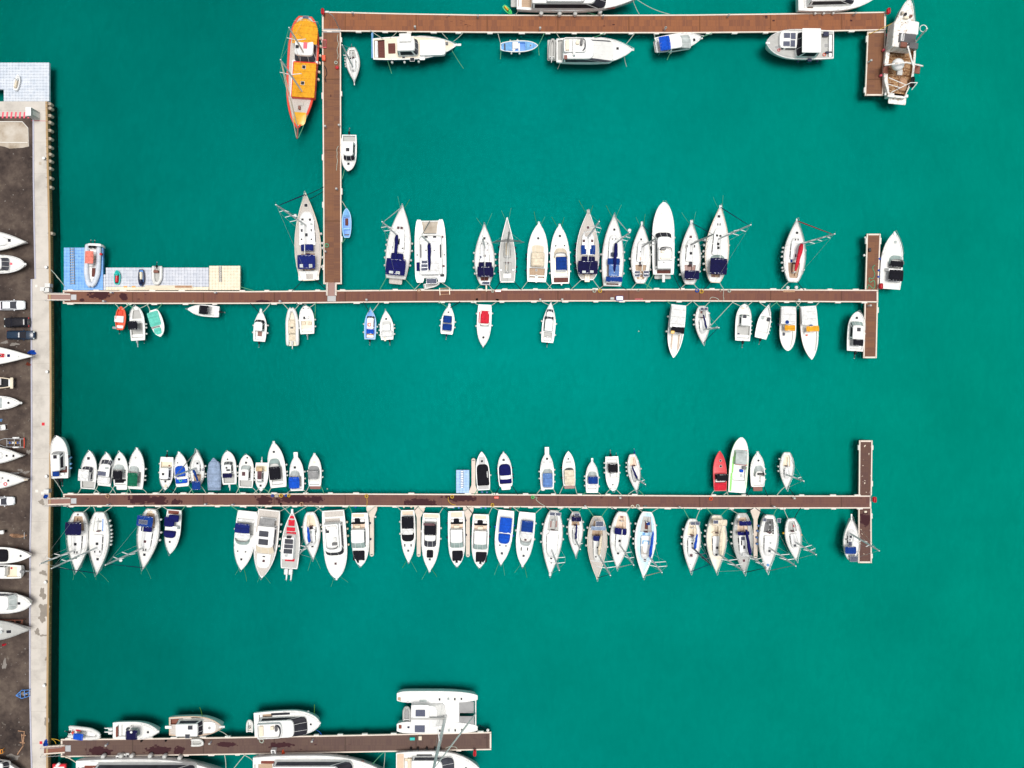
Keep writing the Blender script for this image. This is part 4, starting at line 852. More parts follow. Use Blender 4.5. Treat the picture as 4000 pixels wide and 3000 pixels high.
S(T5, (897,885), (868,512), 150, 'small white sailboat with bowsprit beside upright pontoon', ('sailkit', dict(floor='deckgrey', wheel=False)), ('hat', 865,637,(34,24)), ('hat', 882,760,12), ('mast', (880,722), (765,485), dict(hh=11.0, boom=(868,545), sp=(.5,))), ('bowsp', 897, 922, .14), ('eng', 1, 'dkgrey', dict(sc=.5)), fn=(0,5))
M(Q4, (460,1415), (485,355), 445, 'white cabin motorboat with square roof hatch beside upright pontoon', ('cp', (275,370,690,545), 'deckgrey', .35), ('cab', (295,545,630,1090), 1.5, 100, dict(nose=.5)), ('hat', 440,790,100), ('hat', 463,1205,68), ('eng', 1, 'black'), pr='round', fn=(0,2))
M(T6, (1790,-60), (440,-50), 330, 'large white yacht with teak side decks above top pontoon', ('cp', (455,-190,640,80), 'teak', .3), ('pan', (700,62,1500,92), 'teakdark', 'teak_side_deck'), ('cab', (600,-190,1420,62), 2.2, 120, dict(nose=.7, mat='white')), ('fly', (760,-150,1180,30)), ('plat', (375,-160,450,75), 'deckgrey'), fb=2.0, fn=(0,4), rail=.6, **MY)
J(T6, (385,150), (295,62), 52, 'green and black jet ski with yellow seat above top pontoon', 'lime', 'black', 'yellow')
M(T6, (668,492), (262,505), 125, 'small pale blue open boat below the top pontoon', ('cp', (385,455,530,552), 'blueh', .35), ('cov', (298,462,386,550), 'skyc', .15), ('box', (392,462,452,535), .5, 'white', 'engine_box', dict(lift=-.05)), ('box', (455,455,472,552), .12, 'white', 'thwart'), ('pan', (300,470,316,540), 'navyh', 'stern_bench'), ('rnd', 588,492,18,'dkgrey'), hull='sky', deck='skyc', gun='white2', pr='dory', cat='open boat', name='open_boat', fb=.6, fn=(2,2), rail=0)
M(T6, (1688,540), (868,545), 280, 'large white flybridge yacht with inflatable tender across its stern', ('cp', (880,430,945,650), 'deckgrey', .4), ('cab', (935,412,1500,655), 1.7, 220, dict(nose=.8, front='white2', side='darkg', mat='white')), ('fly', (945,415,1190,575), .55), ('arch', (1060,395,1092,600), 2.6), ('hat', 1527,525,26), ('pan', (950,595,985,640), 'mahog', 'teak_step'), ('plat', (770,430,872,655), 'deckgrey'), ('bowsp', 1706, 538), fn=(2,0), fb=1.5, rail=.5, **MY)
R(T6, (828,425), (815,640), 78, 'grey inflatable tender on the large flybridge yacht stern', 'deckgrey', console=False, eng='white', zb=.5, name='tender')
M(T7, (445,270), (112,326), 118, 'white cabin motorboat with bright blue aft canopy', ('cp', (125,262,215,370), 'deckgrey', .4), ('cab', (205,250,375,350), 1.25, 70, dict(front='palegrey', nose=.5)), ('can', (140,258,218,360), 'royal', 1.5, dict(camber=.2)), ('hat', 390,288,(16,20)), ('plat', (102,295,122,378), 'deckgrey'), ('bowsp', 452, 278), fn=(0,1))
b=Boat(T7, (912,310), (1394,322), 212, 'round white workboat with solar panels and tall wheelhouse', 'workboat', 'workboat', 'round', fb=1.5, sheer=.35, deck='deckgrey', fn=(3,0), fcol='navyh', rail=.55)
run(b, [('cp', (1300,242,1388,412), 'deckgrey', .5), ('cab', (1002,222,1170,352), .9, 0, dict(front=None, nose=.5, name='trunk_cabin')), ('cab', (1140,215,1300,388), 2.5, 30, dict(nose=.2, name='wheelhouse')), ('pan', (1168,204,1302,378), 'white', 'wheelhouse_roof'), ('sol', (1036,238,1080,274)), ('sol', (1086,238,1120,282)), ('sol', (1032,298,1078,332)), ('sol', (1084,290,1116,336)), ('ring', 1012,347,22,'red'), ('ring', 1326,394,26,'orange'), ('hat', 985,340,(26,22),'grey'), ('hat', 1340,328,(26,28),'grey'), ('box', (1310,238,1350,270), .6, 'navyh', 'fish_box'), ('box', (1330,375,1385,390), .4, 'navyh', 'locker'), ('box', (1245,385,1275,408), .6, 'navyh', 'deck_box'), ('bowsp', 905, 312)])
M(T7, (1700,-22), (1140,-2), 170, 'white yacht with dark jet ski platform above top pontoon', ('cp', (1180,-60,1245,60), 'teak', .3), ('cab', (1225,-70,1560,18), 1.8, 70, dict(nose=.7)), ('plat', (1134,-60,1185,84), 'deckgrey'), fb=1.6, fn=(0,3), rail=.5, **MY)
J(T7, (1157,4), (1157,56), 38, 'black jet ski on the white yacht stern platform', 'black', 'dkgrey', 'navyh', zb=.5)
b=Boat(Q5, (652,8), (468,1470), 455, 'rust stained white fishing trawler at the top right', 'fishing trawler', 'fishing_trawler', 'trawl', fb=1.7, sheer=.6, hull='dirtywhite', deck='dirtywhite', gun='dirtywhite', fn=(2,0), fcol='pink', rail=.25, rake=.04)
run(b, [('cp', (335,745,745,1450), 'rustdeck', .75), ('cab', (400,330,745,735), 2.0, 0, dict(front='white2', side='white2', mat='dirtywhite', nose=.1, name='deck_house', inset=.02)), ('pan', (500,505,760,650), 'dkgrey', 'house_roof'), ('cab', (600,300,810,535), 2.0, 20, dict(nose=.25, mat='white', name='wheelhouse')), ('box', (525,510,575,630), .5, 'white', 'life_raft_canister', dict(rad=.3, bev=.2)),
   ('box', (565,262,640,295), .5, 'cream', 'rope_locker'), ('box', (530,185,560,230), .5, 'sandpad', 'windlass'), ('box', (575,205,610,245), .5, 'black', 'anchor_winch'), ('box', (660,235,690,275), .5, 'brownm', 'bow_gear'), ('box', (370,760,465,835), .5, 'brownm', 'fish_hatch'), ('box', (480,780,610,870), .8, 'dkgrey', 'trawl_winch'), ('box', (462,1060,540,1145), .5, 'white2', 'deck_hatch'), ('box', (630,1190,690,1350), .6, 'black', 'net_heap', dict(rad=.3, bev=.25)), ('box', (500,1180,620,1380), .35, 'netcloth', 'net_pile', dict(rad=.4, bev=.2)), ('box', (415,1400,600,1460), .4, 'rustdeck', 'net_rollers'), ('plat', (350,1455,615,1570), 'dirtywhite', .9)])
gz=1.2
q=b.toL(530,945,4.2); pl=[]
o=b.part(MB().ell((q[0], q[1], 3.4), 1.0, 1.0, .8, 14, 8), 'net_drum', 'white', smooth=60)
def bl(x, y, z): a=b.toL(x, y, z); return Vector((a[0], a[1], z))
b.part(MB().tube([bl(300,985,1.5), bl(300,985,4.6), bl(450,960,4.9), bl(620,940,4.9), bl(862,995,4.6), bl(800,975,1.5)], .13, 8), 'gantry', 'dirtywhite', smooth=50)
for a in ((bl(700,700,1.5), bl(640,700,5.5), bl(720,985,5)), (bl(735,660,1.5), bl(930,430,9.5))): b.part(MB().tube(list(a), .12, 7), 'derrick', 'dirtywhite', smooth=50)
for a in ((bl(355,1170,3.4), bl(605,1275,3.4)), (bl(355,1270,3.4), bl(535,1325,3.4)), (bl(385,1395,2.4), bl(685,1245,3.4)), (bl(685,1245,3.4), bl(785,1245,3.2)), (bl(785,1245,3.2), bl(700,1350,2.4))): b.part(MB().tube(list(a), .07, 6), 'stern_frame_tube', 'dirtywhite')
for x in (320, 797): a=bl(x,1030,2.0); b.part(MB().rbox(a.x, a.y, 1.5, .9, 1.6, 1.8, .1, .05), 'trawl_door', 'brownm')
a=bl(875,430,7.6); b.part(MB().torus(a, .55, .07, 16, 5), 'radar_ring', 'white2')
# ---------------------------------------------------------------- second pontoon, craft on the cubes and below it on the left
R(T8, (398,578), (418,96), 190, 'grey inflatable boat with salmon canopy and twin outboards', 'cubelight', 'white', [('can', (322,175,418,318), 'pinkc', 1.6, dict(nose=1, camber=.2)), ('box', (410,370,447,470), .45, 'teakdark', 'deck_locker', dict(lift=-.2)), ('box', (385,555,412,578), .1, 'white', 'bow_plate'), ('box', (445,185,470,210), .5, 'red', 'fuel_tank'), ('arch', (335,112,510,128), 1.3)], zb=.42, eng='black', engn=2)
J(T8, (690,392), (688,556), 72, 'turquoise jet ski with red seat on the grey cubes', 'teal', 'black', 'red', .42)
J(T8, (964,576), (966,386), 74, 'navy and white jet ski with cream seat on cubes', 'navyh', 'blueh', 'cream', .42)
R(T8, (1140,555), (1146,345), 125, 'small white inflatable boat on the grey cube platform', 'white2', 'deckgrey', [('box', (1110,395,1165,425), .5, 'brownm', 'bench_seat', dict(lift=-.2))], zb=.42, eng='black', console=False)
J(Q1, (345,250), (290,550), 105, 'white and navy jet ski on the large quay platform', 'white', 'white2', 'beige', .42)
M(T8, (738,805), (722,1072), 117, 'orange rowing skiff with a white seat box', ('cp', (680,830,775,1060), 'orange', .35), ('box', (672,915,775,988), .35, 'white', 'seat_box', dict(lift=.05)), ('box', (690,850,760,905), .12, 'redh', 'bow_locker'), ('eng', 1, 'black', dict(sc=.7)), ('box', (640,1035,690,1062), .15, 'grey', 'oar_bag'), hull='orange', deck='orange', gun='orange', pr='dory', fb=.6, rail=0, fn=(0,0), dock='D2b', cat='skiff', name='skiff')
M(T8, (905,805), (930,1192), 166, 'white center console boat with a black square top', ('cp', (865,850,965,945), 'deck', .3), ('cp', (850,1000,985,1160), 'deckgrey', .4), ('box', (860,985,920,1040), .8, 'white', 'console'), ('can', (812,970,918,1072), 'blackc', 1.9, dict(camber=.1)), ('eng', 1, 'steel', dict(off=.1)), ('eng', 1, 'black', dict(sc=.5, off=-1.0)), pr='round', rail=.3, fn=(0,3), dock='D2b')
M(T8, (1186,1150), (1102,845), 146, 'white dinghy with turquoise flat covers', ('cov', (1050,865,1175,1030), 'turqc', .12), ('cov', (1115,1050,1195,1125), 'turqc', .12, .6), ('box', (1085,1035,1180,1048), .3, 'grey', 'thwart'), pr='dory', fb=.6, rail=0, fn=(0,0), cat='dinghy', name='dinghy', dock='D2b')
M(T8, (1494,836), (1850,868), 132, 'white speedboat lying sideways with a black sunshade', ('cp', (1620,810,1800,905), 'deck', .4), ('wsh', (1590,800,1690,900), .5, 'pale'), ('can', (1622,795,1728,893), 'blackc', 1.4, dict(camber=.12)), ('eng', 1, 'black'), ('box', (1735,805,1765,895), .4, 'white2', 'rear_seat', dict(lift=.0)), fn=(0,0))
S(A1, (738,86), (772,945), 256, 'large white sailboat with teak side decks and navy covers', ('pan', (668,850,868,942), 'deck', 'aft_deck'), ('sailkit', dict(floor='teak', cw=.68, t0=.2, t1=.6)), ('hat', 742,207,30), ('hat', 708,347,22), ('hat', 782,347,22), ('hat', 700,392,20,'palegrey'), ('hat', 796,392,20,'palegrey'), ('hat', 745,497,30,'darkg'), ('hat', 700,540,14), ('hat', 796,540,14), ('pan', (692,438,800,466), 'darkg', 'roof_window'), ('can', (690,588,815,655), 'navyc', 1.2, dict(name='sprayhood', camber=.25)), ('can', (655,690,832,830), 'navyc', 1.9), ('hat', 697,800,(26,26),'palegrey'), ('hat', 788,800,(26,26),'palegrey'),
  ('pan', (744,880,812,930), 'teakgrey', 'stern_grating'), ('pan', (700,838,735,858), 'darkg', 'locker_lid'), ('pan', (790,838,828,858), 'darkg', 'locker_lid'), ('mast', (745,405), (446,200), dict(boom=(728,715), fs='navyc', sp=(.3,.52,.76), radar=.4)), deck='teakgrey', gun='beige', fb=1.35, fn=(0,5), pr='sailr', dock='D2t')
M(A1, (1140,234), (1143,524), 92, 'pale blue rowing boat beside the upright pontoon', ('cp', (1108,320,1176,508), 'blueh', .35), ('box', (1128,335,1158,405), .15, 'teakdark', 'engine_cover'), ('box', (1106,430,1178,448), .2, 'sky', 'thwart', dict(lift=.1)), ('pan', (1118,488,1170,502), 'navyh', 'stern_bench'), hull='sky', deck='skyc', gun='sky', pr='dory', fb=.6, rail=0, fn=(0,0), cat='rowing boat', name='rowing_boat')
M(A1, (302,1232), (284,1542), 128, 'white cabin boat with a red hull below second pontoon', ('cp', (240,1440,322,1525), 'deck', .4), ('cab', (228,1325,325,1442), 1.3, 22, dict(nose=.6)), ('pan', (268,1445,310,1500), 'brownm', 'cockpit_mat'), ('eng', 1, 'black'), ('bowsp', 300, 1222), hull='redh', dock='D2b', pr='sharp')
R(A1, (603,1218), (610,1585), 134, 'long cream inflatable boat with covered console', 'white2', 'cream', [('cov', (568,1330,640,1470), 'creamc', .5, .5), ('box', (560,1480,655,1530), .3, 'creamc', 'aft_cover', dict(lift=-.2)), ('box', (588,1400,618,1418), .1, 'black', 'instrument_panel')], eng='white2', dock='D2b', console=False)
M(A1, (740,1193), (756,1468), 142, 'white open motorboat with beige deck cushions', ('cp', (695,1340,805,1450), 'cream', .35), ('hat', 728,1312,24), ('box', (740,1290,775,1320), .5, 'white', 'console'), ('box', (705,1350,740,1380), .3, 'creamc', 'cushion', dict(lift=0)), ('box', (760,1350,800,1380), .3, 'creamc', 'cushion', dict(lift=0)), ('eng', 1, 'grey'), dock='D2b', pr='round', rail=.3)
M(A1, (1378,1226), (1370,1522), 116, 'blue and white cabin boat with a lifebuoy on its roof', ('cp', (1332,1425,1412,1510), 'brownm', .4), ('cab', (1335,1290,1412,1425), .9, 18, dict(nose=.3, front='darkg')), ('ring', 1365,1378,40,'orange'), ('can', (1336,1420,1406,1468), 'royal', 1.2, dict(camber=.1)), ('box', (1345,1470,1400,1495), .3, 'yellow', 'crate', dict(lift=0)), ('eng', 1, 'black'), hull='blueh', deck='blueh', gun='sky', dock='D2b', rail=.2)
M(A1, (1525,1238), (1540,1525), 132, 'white covered boat right of the blue cabin boat', ('cab', (1490,1340,1574,1440), .8, 30, dict(front='white2', side='white2', nose=.5)), ('cov', (1482,1435,1598,1500), 'whitec', .4), ('hat', 1530,1322,18), ('eng', 1, 'black', dict(off=-.4)), ('box', (1508,1505,1530,1540), .1, 'beige', 'ladder'), fn=(3,3), rail=.4, pr='sharp')
# ---------------------------------------------------------------- second pontoon, upper row
S(A2, (355,112), (283,880), 256, 'white sailboat with navy sail cover, bimini and teak platform', ('sailkit', dict(cw=.5)), ('hat', 310,347,26,'brownglass'), ('hat', 345,350,26,'brownglass'), ('hat', 256,550,14), ('hat', 353,562,14), ('hat', 318,492,(16,60)), ('can', (232,612,360,690), 'navyc', 1.2, dict(name='sprayhood', camber=.25)), ('can', (178,668,385,842), 'navyc', 1.9), ('hat', 235,811,(36,20),'palegrey'), ('hat', 305,816,(36,20),'palegrey'), ('plat', (215,866,350,936), 'teakgrey'), ('mast', (305,430), (140,283), dict(boom=(275,745), bc='navyc', br=.24, fs='white2')), fb=1.35, fn=(5,4), pr='sailw', dock='D2t', ch=True)
def cat(T, bow, stern, w, label, feats, tr, hb_=.3, fb=1.5, bd=(-.43, .28), **kw):
    b=Boat(T, bow, stern, w, label, 'catamaran', 'catamaran', 'cathull', fb=fb, sheer=.15, rail=0, fn=(0,0), **kw); hw=w*b.k
    for sg in (-1, 1): b.hullmesh('cathull', hw*hb_, sg*hw*(.5-hb_/2), 'hull')
    L=b.L; z=b.fb
    for sg in (-1, 1):
        dk=MB(); ts=[0,.03,.08,.15,.25,.4,.6,.8,.93,1]
        rr=[[(L/2-t*L, sg*hw*(.5-hb_/2)+s_*hw*hb_/2*prof('cathull', t)*.97, b.zd(t)-.02) for s_ in (-1,-.4,.4,1)] for t in ts]; dk.loft(rr, False, False, closed=False); b.part(dk, 'deck', 'deck')
    b.part(MB().rbox((bd[0]+bd[1])/2*L, 0, L*(bd[1]-bd[0]), hw*(1-hb_*.9), z-.7, z+.02, .3, .1), 'bridge_deck', 'white')
    b.part(MB().tube([(L*.475, -hw*.36, z+.05), (L*.475, hw*.36, z+.05)], .13, 8), 'cross_beam', 'white2', smooth=60)
    b.tops.append(((bd[0]+bd[1])/2*L, 0, L*(bd[1]-bd[0]), hw, z+.02))
    for r in tr:
        q=b.rect(r, z); m=MB(); N=6; 
        m.loft([[(q[0]-q[2]/2, q[1]-q[3]/2, z-.06), (q[0]+q[2]/2, q[1]-q[3]/2, z-.06), (q[0]+q[2]/2, q[1]+q[3]/2, z-.06), (q[0]-q[2]/2, q[1]+q[3]/2, z-.06)], [(q[0]-q[2]/2, q[1]-q[3]/2, z-.02), (q[0]+q[2]/2, q[1]-q[3]/2, z-.02), (q[0]+q[2]/2, q[1]+q[3]/2, z-.02), (q[0]-q[2]/2, q[1]+q[3]/2, z-.02)]]); b.part(m, 'trampoline', 'sandpad' if len(tr)==1 else 'grey')
    for f in feats:
        k=dict(f[-1]) if isinstance(f[-1], dict) else {}; a=f[1:-1] if isinstance(f[-1], dict) else f[1:]; getattr(b, f[0])(*a, **k)
    if b.dock: ROPES.append(b)
    return b
cat(A2, (640,262), (650,918), 325, 'white sailing catamaran with navy sail cover beside sailboats', [('cab', (530,412,770,835), .8, 20, dict(front='white2', nose=.35, side='white2')), ('can', (535,680,740,835), 'whitec', 1.8, dict(name='hardtop', camber=.06)), ('hat', 600,442,(34,20)), ('hat', 690,442,(34,20)), ('hat', 770,442,(24,24),'brownglass'), ('hat', 600,584,12), ('hat', 686,584,12), ('hat', 508,632,12), ('hat', 792,630,12), ('pan', (540,520,550,660), 'dark', 'side_window'), ('pan', (744,520,758,660), 'dark', 'side_window'), ('sol', (553,690,616,722)), ('sol', (549,728,616,760)), ('sol', (549,765,616,797)), ('pan', (500,708,536,800), 'navyc', 'side_mat'), ('pan', (748,830,790,858), 'dark', 'stern_grating'), ('pan', (772,736,796,758), 'brownglass', 'side_hatch'), ('sol', (605,880,710,930), .5), ('mast', (640,512), (548,425), dict(boom=(635,800), bc='navyc', br=.24, hh=16.5, sp=(.4,), fs='greyc', back=False))], [(540,280,746,404)], dock='D2t')
R(A2, (738,925), (575,965), 60, 'white inflatable tender hanging at the catamaran stern', 'white2', console=False, zb=.35, name='tender')
S(A2, (1210,310), (1212,945), 212, 'white sailboat with navy bimini and wooden boarding plank', ('sailkit', dict(cw=.52)), ('hat', 1210,458,24), ('hat', 1245,515,(10,20)), ('hat', 1182,515,(10,20)), ('hat', 1215,640,22,'brownglass'), ('pan', (1186,574,1246,586), 'brownglass', 'roof_window'), ('sol', (1162,640,1182,670)), ('can', (1150,705,1290,770), 'navyc', 1.2, dict(name='sprayhood', camber=.25)), ('can', (1135,750,1305,862), 'navyc', 1.9), ('pan', (1175,866,1275,900), 'teakdark', 'cockpit_sole'), ('sol', (1185,910,1265,942), .5), ('box', (1222,945,1238,1012), .06, 'tan', 'boarding_plank', dict(lift=.0)), ('mast', (1215,555), (1190,453), dict(boom=(1215,805), hh=15)), fn=(4,4), dock='D2t', ch=True)
S(A2, (1447,240), (1450,918), 176, 'grey racing sailboat with a cream sail bag on deck', ('sailkit', dict(cw=.46, cr='deckgrey', floor='deckgrey', h=.25, t0=.3, t1=.62)), ('box', (1432,505,1462,640), .35, 'creamc', 'sail_bag', dict(rad=.3, bev=.2)), ('box', (1425,735,1450,790), .35, 'creamc', 'sail_roll', dict(rad=.3, bev=.2)), ('mast', (1455,505), (1470,380), dict(boom=(1440,800), hh=16, sp=(.16,.28), spl=2.6, col='dkgrey')), ('pan', (1405,825,1500,905), 'white2', 'stern_bench'), deck='deckgrey', hull='deckgrey', gun='white2', pr='racer', fn=(5,5), fcol='navyh', rail=0, dock='D2t', ch=True)
M(A3, (175,300), (150,912), 212, 'cream decked motor yacht with folded cream canopy', ('cp', (72,770,235,905), 'teak', .4), ('cab', (88,525,236,760), .7, 75, dict(front='beige', side='white', nose=.9)), ('cov', (92,600,232,755), 'creamc', .45, .4), ('box', (75,845,232,860), .4, 'white2', 'bench_back', dict(lift=.1)), ('box', (132,840,158,922), .1, 'white', 'boarding_plank', dict(lift=.4)), ('rnd', 167,457,26), ('rnd', 147,790,22,'black'), ('bowsp', 174, 282), fn=(3,3), fcol='navyh', dock='D2t', ch=True, **MY)
M(A3, (390,320), (400,930), 198, 'white motor yacht with blue cockpit cover and wet teak stern', ('cp', (325,640,478,860), 'cream', .35), ('wsh', (330,558,470,660), .6, 'beige'), ('cov', (350,650,468,800), 'bluec', .3), ('pan', (330,868,480,918), 'teakdark', 'stern_teak'), ('box', (350,790,460,812), .4, 'whitec', 'folded_hood', dict(rad=.2, bev=.15)), ('rnd', 393,433,28), ('rnd', 350,536,16), ('rnd', 442,534,16), ('bowsp', 390, 308), ('box', (402,920,418,950), .1, 'white', 'boarding_plank'), fn=(3,3), dock='D2t', ch=True, **MY)
S(A3, (690,170), (680,892), 242, 'sailboat with red brown topsides and blue window covers', ('sailkit', dict(cw=.6, cr='white')), ('hat', 687,345,28,'brownglass'), ('pan', (655,370,720,440), 'teakgrey', 'deck_panel'), ('pan', (615,528,668,625), 'bluec', 'window_cover'), ('pan', (707,528,763,625), 'bluec', 'window_cover'), ('pan', (632,470,675,498), 'brownglass', 'roof_window'), ('pan', (700,470,742,498), 'brownglass', 'roof_window'), ('can', (620,645,762,700), 'navyc', 1.25, dict(name='sprayhood', camber=.25)), ('can', (582,690,792,830), 'navyc', 1.9), ('hat', 645,808,(30,18),'palegrey'), ('hat', 727,806,(30,18),'palegrey'), ('box', (650,830,705,915), .1, 'beige', 'boarding_plank', dict(lift=.1)), ('mast', (688,445), (805,280), dict(boom=(685,765), fs=None)), ('bowsp', 690, 158, .5, 'teakgrey'), deck='teakgrey', hull='mahog', gun='white', fb=1.35, fn=(5,3), fcol='navyh', pr='sailr', dock='D2t', ch=True)
S(A3, (960,208), (940,958), 228, 'sailboat with pale blue cockpit shade and white furled jib', ('sailkit', dict(cw=.5)), ('rnd', 962,366,26), ('hat', 945,465,(8,16)), ('hat', 977,465,(8,16)), ('sol', (920,605,1000,652)), ('can', (892,665,1022,735), 'bluec', 1.2, dict(name='sprayhood', camber=.25)), ('can', (905,730,1015,852), 'paleblue', 1.5, dict(name='sunshade', camber=.08)), ('can', (875,856,1048,912), 'bluec', 2.0), ('sol', (898,856,956,880), .0), ('sol', (966,856,1026,880), .0), ('pan', (898,915,1030,930), 'teakdark', 'stern_step'), ('mast', (968,515), (1125,395), dict(boom=(962,815), bc='navyc', br=.24, fs='white2', radar=.97)), fn=(2,3), dock='D2t', ch=True, pr='sailw')
S(A4, (180,300), (165,930), 208, 'white sailboat with four solar panels and orange hatch', ('sailkit', dict(cw=.5)), ('hat', 172,468,18), ('pan', (152,650,172,690), 'tan', 'teak_hatch'), ('hat', 160,715,(20,30),'darkg'), ('hat', 165,598,10), ('sol', (103,800,160,825), .4), ('sol', (105,833,158,858), .4), ('sol', (198,798,256,825), .4), ('sol', (196,832,254,858), .4), ('pan', (145,865,185,880), 'tan', 'stern_seat'), ('mast', (190,540), (332,455), dict(boom=(182,800), hh=14, fs='navyc', furl=.05, col='grey')), ('bowsp', 178, 282, .3), fn=(2,2), dock='D2t', ch=True)
M(A4, (410,82), (405,835), 228, 'tall white motor yacht with dark windshield between sailboats', ('cp', (335,765,485,828), 'teakdark', .4), ('cab', (330,385,500,780), 1.6, 50, dict(nose=.5, side='darkg')), ('fly', (345,540,500,690), .6), ('pan', (385,520,450,552), 'white2', 'dash_cover'), ('hat', 405,195,(30,26),'white2'), ('plat', (312,838,482,882), 'deckgrey'), ('box', (388,840,416,918), .1, 'deck', 'boarding_plank', dict(lift=.3)), ('pan', (395,700,420,712), 'dkgrey', 'roof_vent'), fn=(2,2), fb=1.7, rail=.55, pr='round', dock='D2t', **MY)
S(A4, (698,280), (680,940), 218, 'white sailboat with small navy stern bimini', ('sailkit', dict(cw=.52, floor='brownm')), ('hat', 690,442,26,'brownglass'), ('hat', 692,614,26), ('hat', 652,540,(12,26)), ('hat', 730,540,(12,26)), ('pan', (672,692,708,748), 'darkg', 'companion_hatch'), ('can', (626,792,782,886), 'navyc', 1.9), ('mast', (695,522), (935,410), dict(boom=(712,752), fs='navyc', furl=.05, sp=(.45,), col='grey')), ('bowsp', 697, 268, .4), fn=(4,2), dock='D2t', ch=True)
S(A4, (1000,118), (945,920), 246, 'white sailboat with large navy bimini and tan rubbing strake', ('sailkit', dict(cw=.5)), ('hat', 985,228,26), ('hat', 973,312,(10,24)), ('hat', 997,312,(10,24)), ('hat', 965,428,22), ('hat', 1000,432,22), ('hat', 977,517,26), ('hat', 979,556,26), ('wsh', (895,632,1048,690), .6, 'pale'), ('can', (895,665,1075,835), 'navyc', 1.8), ('pan', (910,846,945,862), 'mahog', 'stern_seat'), ('pan', (978,846,1014,862), 'mahog', 'stern_seat'), ('mast', (985,462), (1320,315), dict(boom=(995,740), fs='navyc', furl=.055)), ('bowsp', 1000, 112, .4), gun='tan', fb=1.35, fn=(6,2), dock='D2t', ch=True)
S(A5, (1195,78), (1165,590), 178, 'white sailboat with bright red sail cover and striped jib', ('sailkit', dict(cw=.5, floor='teak')), ('rnd', 1196,187,22), ('hat', 1184,242,(8,14)), ('hat', 1205,242,(8,14)), ('pan', (1182,315,1195,335), 'dark', 'roof_window'), ('pan', (1180,345,1192,385), 'brownglass', 'companion_hatch'), ('box', (1142,402,1156,428), .2, 'bluec', 'rope_bag'), ('pan', (1150,445,1162,510), 'teakdark', 'cockpit_bench'), ('mast', (1210,282), (1505,195), dict(boom=(1180,505), bc='redc', br=.3, fs='redc', furl=.07, sp=(.28,.52,.78))), ('bowsp', 1193, 70, .25), fn=(6,2), dock='D2t')
M(A5, (1992,182), (1955,645), 178, 'white sport yacht with glossy black canopies beside upper finger', ('cp', (1940,430,2050,590), 'deckgrey', .4), ('wsh', (1945,368,2062,440), .55, 'pale'), ('can', (1960,415,2066,466), 'blackc', 1.0, dict(camber=.2)), ('can', (1950,488,2066,580), 'blackc', 1.3, dict(camber=.2)), ('arch', (1940,466,2068,490), 1.3), ('plat', (1900,600,2038,645), 'beige', .5), ('hat', 1997,262,20,'palegrey'), ('bowsp', 1990, 176), fn=(3,0), fcol='royal', **MY)
# ---------------------------------------------------------------- second pontoon, lower row
M(A2, (845,1148), (815,1458), 138, 'white motorboat with two blue covers and dark outboard', ('cp', (770,1265,870,1430), 'deckgrey', .35), ('wsh', (775,1252,870,1300), .5, 'pale'), ('can', (780,1268,868,1340), 'bluec', .7, dict(camber=.25, frame=False)), ('can', (772,1352,870,1420), 'bluec', .7, dict(camber=.2, frame=False)), ('hat', 835,1230,16), ('eng', 1, 'navyh'), ('bowsp', 846, 1140), dock='D2b', pr='sharp')
M(A2, (1197,1590), (1215,1152), 148, 'white sport boat with red cockpit cover, bow pointing down', ('cp', (1165,1215,1262,1380), 'deck', .35), ('cov', (1168,1210,1260,1348), 'redc', .35), ('wsh', (1155,1340,1268,1410), .5, 'palegrey', dict(bars=2)), ('pan', (1150,1225,1160,1340), 'redc', 'side_stripe'), ('rnd', 1200,1493,26), dock='D2b')
M(A3, (300,1125), (262,1545), 138, 'slim white launch with two dark windscreens', ('cab', (252,1195,325,1290), .5, 25, dict(nose=.9, name='fore_cabin', front='darkg')), ('cab', (230,1262,328,1430), 1.2, 32, dict(nose=.6, front='darkg')), ('cp', (220,1440,310,1530), 'deckgrey', .35), ('box', (248,1475,278,1505), .3, 'grey', 'engine_box'), ('eng', 1, 'black', dict(sc=.6)), dock='D2b', pr='sharp', fn=(2,2), hull='white')
M(A5, (188,1205), (232,775), 132, 'white motorboat with white hardtop and black strip canopy', ('cp', (160,985,270,1170), 'deck', .3), ('can', (168,775,284,965), 'whitec', 1.7, dict(name='hardtop', camber=.08)), ('can', (170,950,280,1006), 'blackc', 1.7, dict(camber=.1)), ('box', (168,1015,178,1140), .2, 'tan', 'side_bench'), ('box', (225,1015,235,1140), .2, 'tan', 'side_bench'), ('box', (165,985,195,1010), .3, 'yellow', 'cushion'), dock='D2b', rail=0, fn=(0,2))
S(A5, (432,1098), (422,783), 122, 'small white sailboat with navy boom, bow pointing down', ('sailkit', dict(cw=.55, wheel=False, floor='deckgrey')), ('sol', (410,795,434,818), .5), ('sol', (440,795,468,818), .5), ('pan', (408,822,422,845), 'teakdark', 'companion_hatch'), ('mast', (440,975), (560,960), dict(boom=(432,850), bc='navyc', br=.14, fs='navyc', furl=.05, sp=(.6,))), fn=(2,3), dock='D2b')
M(A5, (768,768), (752,1066), 126, 'white fishing boat with square dark roof hatch, black outboard', ('cp', (705,945,812,1045), 'deckgrey', .4), ('cab', (735,848,815,946), 1.1, 12, dict(nose=.3, front='pale')), ('hat', 770,868,30,'darkg'), ('pan', (742,795,768,808), 'tan', 'bow_seat'), ('eng', 1, 'black'), ('box', (712,1005,726,1020), .2, 'navyc', 'tackle_box'), dock='D2b', pr='round', fn=(0,4))
